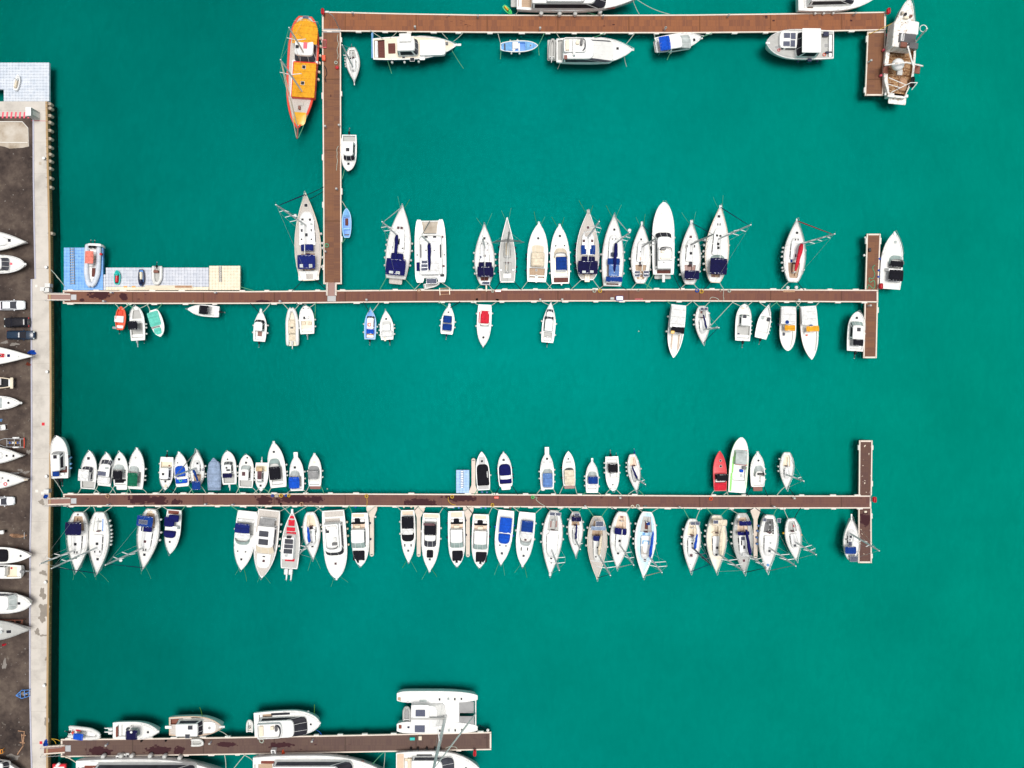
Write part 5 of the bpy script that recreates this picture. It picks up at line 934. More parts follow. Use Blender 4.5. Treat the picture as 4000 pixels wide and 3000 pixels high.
M(A5, (965,773), (898,1046), 108, 'tilted white open boat with black outboard', ('cp', (895,870,975,1000), 'deck', .3), ('cp', (930,800,985,860), 'deck', .25), ('box', (895,868,925,890), .35, 'palegrey', 'console'), ('box', (950,880,972,908), .5, 'darkg', 'helm_console'), ('eng', 1, 'black'), dock='D2b', pr='sharp', fn=(0,4), rail=.3)
M(A5, (1120,1148), (1126,790), 132, 'white hardtop boat with orange windscreen strip, blunt bow down', ('cp', (1075,935,1165,1120), 'deck', .3), ('can', (1070,786,1186,932), 'whitec', 1.7, dict(name='hardtop', camber=.08)), ('can', (1098,938,1184,986), 'goldc', 1.5, dict(camber=.15)), ('rnd', 1115,915,34,'bluec'), ('box', (1078,1000,1096,1025), .25, 'navyh', 'rope_bag'), hull='amber', dock='D2b', rail=0, fn=(0,2), fcol='navyh', pr='round')
M(A5, (1316,1220), (1286,785), 142, 'white hardtop boat with orange windscreen strip, pointed bow down', ('cp', (1255,985,1360,1150), 'deck', .3), ('can', (1236,784,1350,935), 'whitec', 1.7, dict(name='hardtop', camber=.08)), ('can', (1275,945,1378,992), 'goldc', 1.5, dict(camber=.15)), ('rnd', 1310,948,34,'paleblue'), ('box', (1266,1012,1280,1028), .25, 'orange', 'cushion'), hull='amber', dock='D2b', rail=0, fn=(0,0))
M(A5, (1692,830), (1668,1150), 138, 'white cabin cruiser with black aft canopy beside lower finger', ('cp', (1625,1050,1740,1135), 'deck', .4), ('cab', (1642,905,1742,1058), 1.2, 32, dict(nose=.4, front='pale')), ('hat', 1700,975,30,'darkg'), ('hat', 1683,880,18), ('can', (1657,1055,1740,1108), 'blackc', 1.3, dict(camber=.15)), ('eng', 1, 'black'), pr='round', fn=(0,2), rail=.5)
# ---------------------------------------------------------------- third pontoon, upper row
M(A6, (180,68), (205,520), 188, 'white cabin cruiser against the quay with blue side covers', ('cp', (200,390,285,460), 'teakdark', .4), ('cab', (100,232,220,442), 1.5, 24, dict(nose=.4, front='grey')), ('hat', 153,289,38), ('pan', (225,285,260,312), 'dark', 'side_hatch'), ('can', (120,446,192,502), 'bluec', .9, dict(camber=.1, frame=False)), ('pan', (100,365,186,386), 'dkgrey', 'roof_rack'), ('box', (192,460,262,485), .3, 'white', 'stern_bench'), ('eng', 2, 'black'), ('bowsp', 180, 62), pr='round', fn=(0,3), fcol='skyc', fb=1.3)
M(A6, (530,225), (505,634), 166, 'white motorboat with rounded hardtop, second in third row', ('cp', (430,555,590,625), 'deckgrey', .4), ('cab', (430,395,545,555), 1.0, 45, dict(nose=.5, front='darkg', side='darkg')), ('can', (398,425,512,552), 'whitec', 1.55, dict(name='hardtop', camber=.1)), ('hat', 515,305,28), dock='D3t', rail=.5)
M(A6, (715,246), (682,602), 152, 'white cabin boat with split windscreen and dark roof panel', ('cab', (632,322,750,560), .9, 40, dict(nose=.4, front='darkg')), ('sol', (615,447,702,492)), ('cov', (612,500,745,580), 'whitec', .3), ('hat', 712,410,(36,22),'palegrey'), dock='D3t', fn=(1,2))
M(A6, (855,236), (862,605), 156, 'white sport boat with black canopies and rounded stern platform', ('cp', (785,430,920,590), 'deck', .4), ('wsh', (783,368,905,460), .55, 'palegrey'), ('can', (775,436,875,535), 'blackc', 1.2, dict(camber=.2)), ('cov', (785,530,922,572), 'blackc', .4), ('plat', (815,595,930,645), 'white'), ('hat', 845,315,24), dock='D3t', fn=(0,2))
M(A6, (1040,198), (1020,636), 168, 'white sport boat with bright green canopy', ('cp', (950,450,1080,605), 'deckgrey', .4), ('wsh', (945,385,1065,485), .55, 'palegrey'), ('can', (930,462,1038,608), 'greenc', 1.2, dict(camber=.2)), ('rnd', 1022,297,24,'deckgrey'), ('bowsp', 1040, 190), dock='D3t', fn=(1,3))
M(A6, (1343,648), (1362,292), 148, 'small cream fishing boat facing the pontoon with roof hatch', ('cp', (1285,345,1420,410), 'cream', .4), ('cab', (1275,405,1388,550), 1.1, 15, dict(nose=.3, front='darkg')), ('hat', 1320,475,24), ('hat', 1345,555,20), ('hat', 1348,605,(22,30),'beige'), ('pan', (1335,390,1358,405), 'brownm', 'cockpit_hatch'), ('eng', 1, 'black'), dock='D3t', deck='deck', fn=(1,2))
M(A6, (1495,240), (1530,608), 148, 'white sport boat with bright blue covers and green hose coil', ('cov', (1450,385,1560,500), 'royal', .5, 1.2), ('arch', (1450,488,1590,515), .9), ('cov', (1455,508,1582,576), 'royal', .35), ('ring', 1508,542,36,'lime'), ('pan', (1472,345,1480,360), 'dark', 'deck_slit'), ('bowsp', 1494, 236), dock='D3t', fn=(1,3))
S(A7, (190,210), (195,600), 158, 'small sailboat with blue boom cover and blue stern cover', ('sailkit', dict(cw=.55, wheel=False)), ('hat', 197,360,20), ('can', (135,552,226,648), 'bluec', 1.5), ('pan', (205,470,225,500), 'brownglass', 'companion_hatch'), ('ring', 258,428,28,'navyc'), ('mast', (185,410), (-52,498), dict(boom=(205,555), bc='bluec', br=.18, hh=11.5, sp=(.55,), fs='greyc')), dock='D3t', fn=(2,3))
M(A7, (373,300), (380,648), 148, 'boat wrapped entirely in a pale blue grey cover', ('cov', (312,330,448,640), 'slate', .5, 1.6), ('pan', (335,345,400,400), 'slate', 'cover_patch'), deck='slate', gun='slate', hull='slate', fn=(0,0), rail=0)
M(A7, (525,230), (545,586), 158, 'white motorboat with navy canvas strip and white outboard', ('cp', (475,480,600,570), 'deckgrey', .4), ('cab', (475,342,570,470), 1.1, 26, dict(nose=.4, front='dkgrey')), ('hat', 512,407,20,'darkg'), ('hat', 530,432,(40,20),'darkg'), ('can', (465,466,568,518), 'navyc', 1.2, dict(camber=.15)), ('rnd', 523,315,18), ('eng', 1, 'white'), dock='D3t', fn=(1,3), pr='round')
M(A7, (727,268), (718,622), 158, 'rounded white cabin boat with brown roof hatch', ('cp', (650,545,795,610), 'deckgrey', .4), ('cab', (655,385,760,546), 1.2, 32, dict(nose=.5, front='palegrey')), ('hat', 697,472,(36,42),'brownglass'), ('hat', 723,352,22), ('hat', 736,298,16), dock='D3t', fn=(0,3), pr='round')
M(A7, (885,660), (893,352), 140, 'small white cabin boat with dark red roof panel', ('cp', (830,385,950,445), 'cream', .35), ('can', (826,400,896,446), 'beigec', 1.0, dict(camber=.1, frame=False)), ('cab', (832,440,902,575), 1.0, 22, dict(nose=.6, front='palegrey')), ('pan', (844,446,890,532), 'brownglass', 'roof_window'), ('hat', 880,600,22), ('eng', 1, 'deck'), dock='D3t', fn=(1,2))
M(A7, (1022,132), (1075,618), 186, 'longest white sport boat with large black canopy', ('cp', (990,400,1120,590), 'deckgrey', .4), ('wsh', (968,303,1092,410), .6, 'pale'), ('can', (968,396,1092,538), 'blackc', 1.3, dict(camber=.2)), ('hat', 1023,235,22), ('bowsp', 1022, 118), dock='D3t', fn=(0,3))
M(A7, (1260,272), (1275,655), 152, 'white motorboat with long bow plank and blue canopy', ('cp', (1205,500,1325,640), 'deckgrey', .4), ('wsh', (1195,433,1305,530), .55, 'palegrey'), ('can', (1181,508,1297,632), 'royal', 1.3, dict(camber=.2)), ('hat', 1250,403,24), ('bowsp', 1258, 238, .7), dock='D3t', fn=(0,3))
M(A7, (1463,257), (1466,605), 142, 'white motorboat with grey canopy and brown stern platform', ('cp', (1400,440,1520,590), 'deck', .4), ('wsh', (1391,383,1518,470), .55, 'grey'), ('can', (1391,438,1500,534), 'greyc', 1.2, dict(camber=.15)), ('rnd', 1460,345,26,'cream'), ('plat', (1410,603,1530,638), 'mahog'), ('bowsp', 1463, 250), dock='D3t', fn=(1,2))
M(A8, (1490,184), (1515,612), 152, 'white sport boat with grey foredeck and long black cover', ('pan', (1460,225,1530,325), 'grey', 'foredeck_mat', 2), ('hat', 1494,290,26), ('cov', (1438,322,1572,562), 'blackc', .45, 1.3), ('pan', (1455,565,1570,610), 'grey', 'stern_deck'), ('box', (1550,400,1560,470), .5, 'white', 'side_rail_post'), dock='D3t', fn=(0,1), rail=0)
M(A8, (1735,190), (1763,572), 157, 'white sport boat with long navy cover and round platform', ('cov', (1686,320,1822,542), 'navyc', .45, 1.3), ('hat', 1737,275,26,'darkg'), ('plat', (1712,560,1815,610), 'white'), ('arch', (1690,430,1825,480), .7), dock='D3t', fn=(3,3), fcol='navyh')
M(B1, (275,187), (280,602), 152, 'white motorboat with bow plank and pale blue canopy', ('cp', (230,425,340,590), 'deck', .35), ('wsh', (228,372,340,460), .5, 'palegrey'), ('can', (230,426,340,582), 'paleblue', 1.2, dict(camber=.2)), ('hat', 277,263,24), ('pan', (230,294,258,306), 'grey', 'deck_slit'), ('pan', (298,294,326,306), 'grey', 'deck_slit'), ('bowsp', 275, 132, .7), ('box', (212,600,250,618), .1, 'white', 'swim_step'), dock='D3t', fn=(2,3))
M(B1, (515,178), (525,562), 142, 'white motorboat with long beige canopy and mahogany platform', ('wsh', (472,362,578,430), .5, 'dkgrey'), ('can', (473,388,588,562), 'creamc', 1.1, dict(camber=.2)), ('hat', 515,264,16), ('pan', (488,293,546,308), 'grey', 'roof_window'), ('plat', (468,560,588,598), 'mahog'), dock='D3t', fn=(2,0), rail=0, fcol='black')
M(B1, (780,287), (780,642), 142, 'white motorboat with square blue canopy and bow anchor', ('cp', (725,460,830,600), 'deck', .35), ('wsh', (732,402,834,480), .5, 'palegrey'), ('can', (737,462,848,546), 'bluec', 1.2, dict(camber=.2)), ('bowsp', 781, 255), dock='D3t', fn=(3,2))
M(B1, (1015,622), (1000,238), 150, 'white console boat with black square top facing the pontoon', ('cp', (945,270,1060,470), 'deck', .35), ('box', (980,420,1020,460), .8, 'white', 'console'), ('can', (960,318,1070,422), 'blackc', 1.7, dict(camber=.1)), ('eng', 1, 'black', dict(off=-.2)), ('eng', 1, 'black', dict(off=.75, sc=.5)), ('rnd', 1012,552,16), dock='D3t', fn=(2,3), pr='round')
S(B1, (1278,640), (1228,212), 142, 'small sailboat facing third pontoon with navy boom', ('sailkit', dict(cw=.52, wheel=False, floor='tan')), ('hat', 1262,514,20,'greyc'), ('mast', (1268,482), (1375,550), dict(boom=(1222,340), bc='navyc', br=.14, sp=(.55,), fs='bluec', furl=.04, hh=9.5)), ('eng', 1, 'bluec', dict(sc=.7, off=.4)), dock='D3t', fn=(1,4))
M(B2, (503,215), (510,625), 138, 'bright red speedboat with black sunshade', ('cp', (455,450,570,540), 'black', .35), ('cov', (448,540,570,618), 'redc', .25), ('can', (476,455,595,526), 'blackc', 1.3, dict(camber=.12)), ('rnd', 511,315,22), ('rnd', 514,372,24), hull='red', deck='red', gun='red', dock='D3t', rail=0, fn=(0,0))
M(B2, (728,75), (680,642), 188, 'large white motorboat with lime green side stripes', ('cp', (640,355,770,520), 'deck', .45), ('pan', (611,440,628,625), 'greenh', 'green_stripe'), ('pan', (632,270,648,440), 'greenh', 'green_stripe'), ('pan', (776,330,790,600), 'greenh', 'green_stripe'), ('cab', (660,205,790,358), .8, 25, dict(nose=.2, front='palegrey', side='greenh', mat='palegrey')), ('pan', (665,352,788,360), 'redc', 'red_trim'), ('pan', (680,205,785,212), 'redc', 'red_trim'), ('box', (705,402,738,432), .5, 'royal', 'helm_seat', dict(lift=0)), ('box', (730,370,765,400), .7, 'dkgrey', 'helm_console', dict(lift=0)), ('box', (712,455,732,560), .15, 'palegrey', 'deck_rail', dict(lift=0)), hull='greenh', dock='D3t', pr='round', rail=0, fn=(0,0), fb=1.3)
M(B2, (893,228), (895,582), 148, 'white motorboat with cream stripe and brown square platform', ('cp', (845,440,965,570), 'deck', .35), ('wsh', (855,360,960,470), .55, 'palegrey'), ('box', (890,440,950,460), .4, 'black', 'dashboard', dict(lift=.1)), ('box', (915,470,955,560), .4, 'white2', 'side_bench', dict(lift=0)), ('rnd', 902,313,22), ('plat', (848,578,945,627), 'mahog'), ('bowsp', 893, 218), hull='cream', dock='D3t', fn=(0,3))
S(B2, (1190,612), (1197,228), 144, 'small white sailboat facing pontoon, rightmost in the third row', ('sailkit', dict(cw=.5, wheel=False, floor='cream', ck=(.62,.92), t1=.58)), ('mast', (1195,460), (1370,525), dict(boom=(1203,330), sp=(.6,), hh=9.8)), dock='D3t', fn=(0,3))
# ---------------------------------------------------------------- third pontoon, lower row
S(A6, (382,1535), (405,885), 236, 'white sailboat nearest the quay with navy bimini', ('sailkit', dict(cw=.5, floor='teak')), ('can', (255,996,432,1138), 'navyc', 1.9), ('hat', 372,1232,28), ('hat', 363,1320,(14,26)), ('hat', 390,1320,(14,26)), ('hat', 378,1377,24), ('hat', 400,912,18,'brownglass'), ('mast', (372,1293), (-10,1445), dict(boom=(322,1065))), dock='D3b', fn=(2,2), ch=True, fb=1.3)
S(A6, (605,1560), (630,885), 228, 'bare white sailboat with blue side stripe and tall mast', ('sailkit', dict(cw=.5, floor='deck')), ('pan', (662,955,672,1190), 'blueh', 'side_stripe'), ('hat', 607,1227,28), ('hat', 582,1313,(12,22)), ('hat', 636,1313,(12,22)), ('hat', 613,1393,26), ('mast', (605,1268), (112,1495), dict(fs='navyc', furl=.05)), dock='D3b', fn=(7,2), ch=True, fb=1.3)
S(A6, (1105,1500), (1190,852), 232, 'white sailboat with blue bimini carrying a solar panel', ('sailkit', dict(cw=.5)), ('can', (1030,928,1205,1045), 'bluec', 1.9), ('sol', (1060,972,1148,1014), .0), ('can', (1078,1045,1196,1098), 'navyc', 1.2, dict(name='sprayhood', camber=.25)), ('hat', 1124,1203,26,'brownglass'), ('hat', 1106,1292,(12,24)), ('hat', 1132,1292,(12,24)), ('hat', 1118,1345,26), ('pan', (1150,872,1205,896), 'beige', 'stern_grating'), ('mast', (1110,1268), (695,1458), dict(boom=(1103,1035), radar=.62, fs='navyc', furl=.045)), dock='D3b', fn=(3,1), ch=True, fb=1.3)
M(A6, (1397,1335), (1442,862), 168, 'white sport boat with navy covers and white arch', ('cov', (1325,1085,1458,1165), 'navyc', .45, 1.2), ('can', (1328,938,1440,1045), 'navyc', 1.2, dict(camber=.2)), ('cov', (1380,915,1490,990), 'navyc', .3), ('arch', (1325,1050,1475,1085), 1.2), ('pan', (1375,866,1490,908), 'mahog', 'stern_teak'), ('rnd', 1392,1207,24), dock='D3b', fn=(0,0))
M(A7, (672,1508), (738,875), 226, 'white motor yacht with blue canopy, leftmost of big yachts', ('cp', (620,960,810,1130), 'deckgrey', .35), ('can', (598,1010,757,1122), 'navyc', 1.5, dict(camber=.12)), ('can', (598,1112,762,1176), 'whitec', 1.55, dict(name='hardtop', camber=.1)), ('wsh', (603,1155,765,1242), .7, 'pale'), ('hat', 632,1307,14), ('hat', 717,1314,14), ('hat', 672,1396,22), ('box', (690,960,800,985), .35, 'white2', 'sunpad'), dock='D3b', fn=(3,1), ch=True, **MY)
M(A7, (893,1595), (972,862), 256, 'white motor yacht with two large dark roof skylights', ('cp', (865,940,1055,1035), 'teakgrey', .35), ('pan', (868,868,1068,935), 'teakgrey', 'stern_teak'), ('pan', (820,1100,850,1300), 'white', 'side_deck'), ('cab', (826,1035,1032,1345), 1.35, 70, dict(nose=.5, front='beige', side='darkg')), ('can', (868,960,1028,1042), 'greyc', 1.3, dict(camber=.15, frame=False)), ('pan', (862,1090,965,1152), 'darkg', 'skylight'), ('pan', (856,1178,960,1240), 'darkg', 'skylight'), ('box', (835,1335,985,1490), .12, 'white', 'foredeck', 1.4), ('hat', 913,1413,26,'brownglass'), ('hat', 915,1365,(28,12)), deck='teakgrey', dock='D3b', fn=(4,1), ch=True, fb=1.5, **MY)
b=Boat(A7, (1222,872), (1188,1495), 200, 'grey and red racing powerboat with black roof panels', 'powerboat', 'powerboat', 'sharp', fb=1.0, deck='deckgrey', fn=(1,0), rail=0, dock='D3b')
run(b, [('pan', (1190,925,1248,955), 'redc', 'red_panel'), ('pan', (1180,968,1248,1035), 'redc', 'red_panel'), ('pan', (1160,1050,1252,1092), 'redc', 'red_panel'), ('pan', (1150,1098,1255,1418), 'redc', 'red_floor'), ('cab', (1110,1128,1246,1400), 1.1, 20, dict(nose=.3, front='white2', side=None)), ('pan', (1140,1178,1230,1230), 'darkg', 'roof_panel'), ('pan', (1134,1235,1228,1278), 'darkg', 'roof_panel'), ('pan', (1128,1284,1220,1335), 'darkg', 'roof_panel'), ('pan', (1160,1142,1212,1170), 'dark', 'roof_hatch'), ('box', (1140,1340,1180,1368), .35, 'white', 'radar_dome', dict(rad=.3, bev=.2)), ('eng', 2, 'white', dict(sc=1.2, spread=.75)), ('bowsp', 1221, 852)])
S(A7, (1450,1398), (1415,884), 188, 'small white sailboat with blue boom between the big yachts', ('sailkit', dict(cw=.5, floor='beige', wheel=False)), ('hat', 1427,1065,(38,34)), ('hat', 1434,1210,14), ('hat', 1440,1253,24), ('hat', 1480,1075,(8,60)), ('pan', (1415,1090,1440,1140), 'palegrey', 'roof_hatch'), ('mast', (1425,1200), (1288,1348), dict(boom=(1390,1040), bc='royal', br=.2, hh=11.5)), dock='D3b', fn=(2,1), ch=True)
M(A7, (1702,1598), (1662,868), 252, 'largest white motor yacht with dark curved windscreen', ('cp', (1575,955,1740,1012), 'teakgrey', .4), ('pan', (1568,870,1775,935), 'teakgrey', 'stern_teak'), ('cab', (1562,1005,1765,1368), 1.5, 40, dict(nose=.6, side='darkg')), ('fly', (1580,1010,1730,1290), .6, dict(seats='white2')), ('hat', 1602,1090,(34,44)), ('hat', 1690,1442,24,'brownglass'), ('bowsp', 1700, 1620, .3), dock='D3b', fn=(4,1), fcol='cream', ch=True, fb=1.6, pr='round', **MY)
def tanyacht(bow, stern, w, label, x0, x1, ys):
    t0, bl0, ck0, ht0, ws0, fd0, fd1=ys; m=(x0+x1)/2; hw=(x1-x0)/2
    M(A8, bow, stern, w, label, ('pan', (m-hw*.8, t0, m+hw*.85, bl0-2), 'tan', 'stern_teak'), ('cp', (x0+10, bl0+20, x1-2, ht0), 'tan', .35), ('cov', (m-38, bl0-4, m+36, ck0), 'blackc', .4), ('cov', (x0+8, ck0-14, x1, ck0+6), 'blackc', .5), ('box', (m-32, ck0+18, m+32, ht0-8), .35, 'beige', 'lounge_seat', dict(lift=0)), ('cab', (x0, ht0, x1, ws0+58), 1.25, 62, dict(nose=.25, front='pale', side='darkg')), ('cov', (x0+28, fd0, x1-5, fd1), 'blackc', .14, -.01), ('pan', (m-12, fd1-4, m+14, fd1+28), 'blackc', 'anchor_cover'), ('bowsp', bow[0], bow[1]+10), dock='D3b', fn=(2,2), fcol='navyh', group='white yachts with black foredeck covers', fb=1.35, pr='round', **MY)
tanyacht((140,1455), (130,870), 192, 'black foredeck yacht left of the leftmost lower finger pier', 25, 190, (875,915,985,1050,1215,1290,1400))
tanyacht((1217,1458), (1206,850), 188, 'black foredeck yacht just left of third lower finger pier', 1135, 1287, (858,918,985,1050,1212,1290,1405))
tanyacht((1467,1470), (1484,885), 188, 'black foredeck yacht just right of third lower finger pier', 1397, 1555, (888,936,1000,1065,1232,1305,1420))
M(A8, (676,1415), (665,838), 164, 'white yacht with black canopy left of second finger pier', ('pan', (605,842,725,890), 'tan', 'stern_teak'), ('cp', (605,905,735,1050), 'deckgrey', .35), ('can', (596,908,730,1050), 'blackc', 1.2, dict(camber=.2)), ('cov', (598,1090,738,1186), 'blackc', .45, 1.2), ('can', (602,1044,722,1112), 'whitec', 1.3, dict(name='hardtop', camber=.1)), ('pan', (626,1214,640,1246), 'dark', 'deck_slit'), ('pan', (696,1214,710,1246), 'dark', 'deck_slit'), ('hat', 672,1290,22,'darkg'), ('bowsp', 677, 1420), dock='D3b', fn=(0,2), ch=True, **MY)
M(A8, (910,1515), (930,872), 202, 'white yacht with black canopy right of second finger pier', ('pan', (842,874,1020,920), 'tan', 'stern_teak'), ('cp', (850,930,995,1110), 'deckgrey', .35), ('cab', (846,1112,984,1258), .95, 70, dict(nose=.5, front='darkg', side='darkg')), ('can', (848,988,982,1118), 'blackc', 1.3, dict(camber=.15)), ('pan', (850,960,975,985), 'brownglass', 'rear_window'), ('cov', (878,1282,950,1368), 'blackc', .12), ('hat', 912,1387,24,'darkg'), ('bowsp', 910, 1528), dock='D3b', fn=(2,1), ch=True, **MY)
M(A8, (1705,1440), (1768,840), 192, 'white yacht completely dressed in bright blue covers', ('cp', (1690,920,1835,1080), 'deck', .3), ('can', (1692,922,1826,1098), 'royal', 1.1, dict(camber=.2, frame=False)), ('cov', (1675,1100,1808,1212), 'royal', .5, 1.3), ('arch', (1680,1086,1822,1118), 1.2), ('rnd', 1695,1228,18), ('rnd', 1763,1237,18), ('hat', 1718,1320,26,'darkg'), ('bowsp', 1706, 1445), dock='D3b', fn=(2,1), fcol='royal', ch=True, **MY)
M(A8, (1947,1462), (2003,862), 197, 'white yacht with blue canopy and oval hardtop', ('cp', (1920,950,2070,1090), 'deck', .3), ('can', (1936,956,2068,1092), 'bluec', 1.2, dict(camber=.15)), ('can', (1922,1082,2052,1158), 'whitec', 1.3, dict(name='hardtop', camber=.15)), ('wsh', (1915,1140,2048,1240), .6, 'palegrey'), ('pan', (1968,1158,1994,1180), 'brownglass', 'dash_hatch'), ('pan', (1928,1250,1940,1290), 'dark', 'deck_slit'), ('pan', (1998,1255,2010,1290), 'dark', 'deck_slit'), ('hat', 1960,1347,24,'darkg'), ('bowsp', 1945, 1470), dock='D3b', fn=(2,1), ch=True, **MY)
S(B1, (310,1568), (357,840), 228, 'white pilothouse sailboat with dark window band', ('sailkit', dict(cw=.62, floor='deckgrey', h=.5)), ('pan', (312,955,328,1030), 'mahog', 'cockpit_bench'), ('pan', (372,955,388,1030), 'mahog', 'cockpit_bench'), ('box', (300,1060,400,1120), .5, 'white', 'doghouse', 0.4), ('sol', (308,862,366,896), .5), ('sol', (374,866,432,898), .5), ('hat', 323,1372,24), ('hat', 325,1425,14), ('mast', (330,1282), (414,1510), dict(spl=1.6)), ('bowsp', 308, 1572), dock='D3b', fn=(2,3), fb=1.3)
S(B1, (597,1355), (595,853), 168, 'small white sailboat with navy bimini and stern solar panel', ('sailkit', dict(cw=.5, wheel=False)), ('can', (552,908,660,966), 'navyc', 1.5), ('sol', (583,872,640,916), .9), ('hat', 595,1215,22), ('hat', 590,1105,10), ('mast', (588,1152), (648,1275), dict(boom=(608,985), bc='navyc', br=.14, hh=11.5, sp=(.6,))), dock='D3b', fn=(2,3))
S(B1, (835,1610), (842,905), 222, 'teak decked sailboat with slate blue bimini', ('sailkit', dict(cw=.5, cr='deck')), ('can', (772,1018,936,1064), 'slate', 1.8, dict(camber=.1)), ('pan', (775,1020,830,1060), 'navyc', 'bimini_end'), ('sol', (822,962,905,1018), 1.0), ('can', (793,1122,892,1182), 'navyc', 1.1, dict(name='sprayhood', camber=.25)), ('hat', 838,1253,16), ('hat', 822,1357,16), ('hat', 818,943,18,'palegrey'), ('mast', (842,1322), (985,1568), dict(boom=(885,1110), bc='creamc', br=.22, fs='blackc', furl=.05, spl=1.9)), deck='teakgrey', gun='beige', dock='D3b', fn=(2,3), fb=1.35)
S(B1, (1057,1495), (1120,855), 222, 'white sailboat with navy sprayhood and teak cockpit', ('sailkit', dict(cw=.5, floor='tan')), ('can', (1033,1038,1168,1112), 'navyc', 1.2, dict(name='sprayhood', camber=.28)), ('pan', (1095,890,1130,925), 'mahog', 'helm_seat'), ('pan', (1068,955,1080,1030), 'tan', 'cockpit_bench'), ('pan', (1130,955,1142,1030), 'tan', 'cockpit_bench'), ('hat', 1087,1180,26), ('hat', 1070,1317,26), ('mast', (1090,1225), (1245,1452), dict(boom=(1118,1055), fs='white2', furl=.06)), dock='D3b', fn=(2,2), fb=1.3)
S(B1, (1352,1592), (1396,856), 238, 'pale blue decked sailboat with blue sail on its boom', ('sailkit', dict(cw=.5, floor='deckgrey')), ('pan', (1370,960,1430,1050), 'teakdark', 'cockpit_sole'), ('box', (1385,965,1425,1000), .4, 'bluec', 'rope_bag'), ('pan', (1342,1088,1374,1130), 'skyc', 'roof_panel'), ('pan', (1340,1175,1420,1220), 'skyc', 'roof_panel'), ('pan', (1330,1240,1400,1330), 'teakgrey', 'fore_cockpit'), ('hat', 1370,1397,28,'darkg'), ('mast', (1408,1345), (1562,1535), dict(boom=(1462,1065), bc='royal', br=.2, fs='creamc', furl=.06, spl=1.9)), deck='palesky', gun='white', dock='D3b', gw=.3, fn=(2,4), fb=1.35)
S(B2, (205,1470), (226,912), 182, 'white sailboat with blue boom and dark blue mast', ('sailkit', dict(cw=.55, floor='beige')), ('sol', (205,945,250,975), .6), ('sol', (255,945,298,975), .6), ('hat', 210,1288,28,'brownglass'), ('hat', 220,1165,16), ('pan', (200,1125,240,1142), 'palegrey', 'roof_hatch'), ('pan', (182,1093,236,1104), 'navyh', 'roof_window'), ('rnd', 203,1380,12,'palegrey'), ('mast', (225,1210), (418,1390), dict(boom=(272,1062), bc='royal', br=.18, fs='bluec', furl=.05, col='navyh')), dock='D3b', fn=(2,3))
S(B2, (470,1470), (475,875), 208, 'cream sailboat with cream bimini and solar panels', ('sailkit', dict(cw=.5, floor='beige')), ('can', (435,922,580,988), 'creamc', 1.7), ('sol', (440,930,488,962), .0), ('sol', (528,930,578,962), .0), ('pan', (432,1045,520,1130), 'creamc', 'sprayhood_cover'), ('hat', 477,1210,24,'darkg'), ('hat', 470,1282,24), ('mast', (482,1268), (755,1455), dict(boom=(520,1005), bc='creamc', br=.24, spl=1.5)), deck='cream', dock='D3b', fn=(1,4), fb=1.3)
S(B2, (755,1480), (736,856), 204, 'white sailboat with navy covers left of rightmost finger pier', ('sailkit', dict(cw=.52, floor='tan')), ('can', (706,935,832,986), 'navyc', 1.7), ('can', (690,1043,812,1082), 'navyc', 1.1, dict(name='sprayhood', camber=.25)), ('rnd', 735,915,28,'white'), ('sol', (722,1100,762,1132)), ('hat', 728,1160,(12,50)), ('hat', 755,1205,(20,34),'darkg'), ('hat', 692,1130,(8,50)), ('hat', 752,1342,26,'brownglass'), ('cov', (730,1255,825,1300), 'whitec', .3), ('mast', (792,1270), (990,1425), dict(boom=(772,1012), bc='navyc', br=.24, fs='blackc', furl=.05)), deck='deckgrey', dock='D3b', fn=(1,4), fb=1.3)
S(B2, (990,1465), (1020,872), 198, 'white sailboat right of rightmost finger pier with dark cockpit', ('sailkit', dict(cw=.55, floor='dkgrey')), ('sol', (950,906,982,938), .5), ('sol', (1096,910,1130,952), .5), ('hat', 1015,1030,(16,18)), ('hat', 1050,1032,(16,18)), ('hat', 1018,1058,(16,18)), ('hat', 1052,1060,(16,18)), ('hat', 1025,1160,16,'palegrey'), ('hat', 1015,1243,24,'darkg'), ('box', (985,1375,1012,1400), .2, 'skyc', 'sail_bag'), ('mast', (1015,1210), (1288,1400), dict(spl=1.5, fs='greyc', furl=.04)), gun='deckgrey', dock='D3b', fn=(3,4), fcol='paleblue', fb=1.3)
S(B2, (1290,1342), (1240,908), 166, 'small white sailboat, last on the right of third pontoon', ('sailkit', dict(cw=.52, wheel=False, floor='deckgrey')), ('hat', 1278,1187,24,'darkg'), ('pan', (1255,970,1263,1000), 'redc', 'tiller'), ('mast', (1290,1157), (1492,1280), dict(boom=(1265,1000), hh=11, spl=1.2)), dock='D3b', fn=(1,1), fcol='yellow')
S(B2, (1860,900), (1860,1335), 168, 'white motorsailer with blue bimini beside the bottom finger', ('sailkit', dict(cw=.62, floor='deckgrey', h=.5)), ('can', (1798,1202,1912,1276), 'bluec', 1.7), ('hat', 1852,1097,24,'darkg'), ('sol', (1828,1148,1862,1188)), ('pan', (1808,1122,1830,1136), 'dark', 'roof_window'), ('pan', (1838,1122,1864,1136), 'dark', 'roof_window'), ('pan', (1872,1122,1894,1136), 'dark', 'roof_window'), ('sol', (1845,1298,1922,1352), .5), ('mast', (1850,1065), (2145,1242), dict(boom=(1860,1270), back=True)), ('bowsp', 1856, 862, .25), fn=(0,3), fcol='cream')
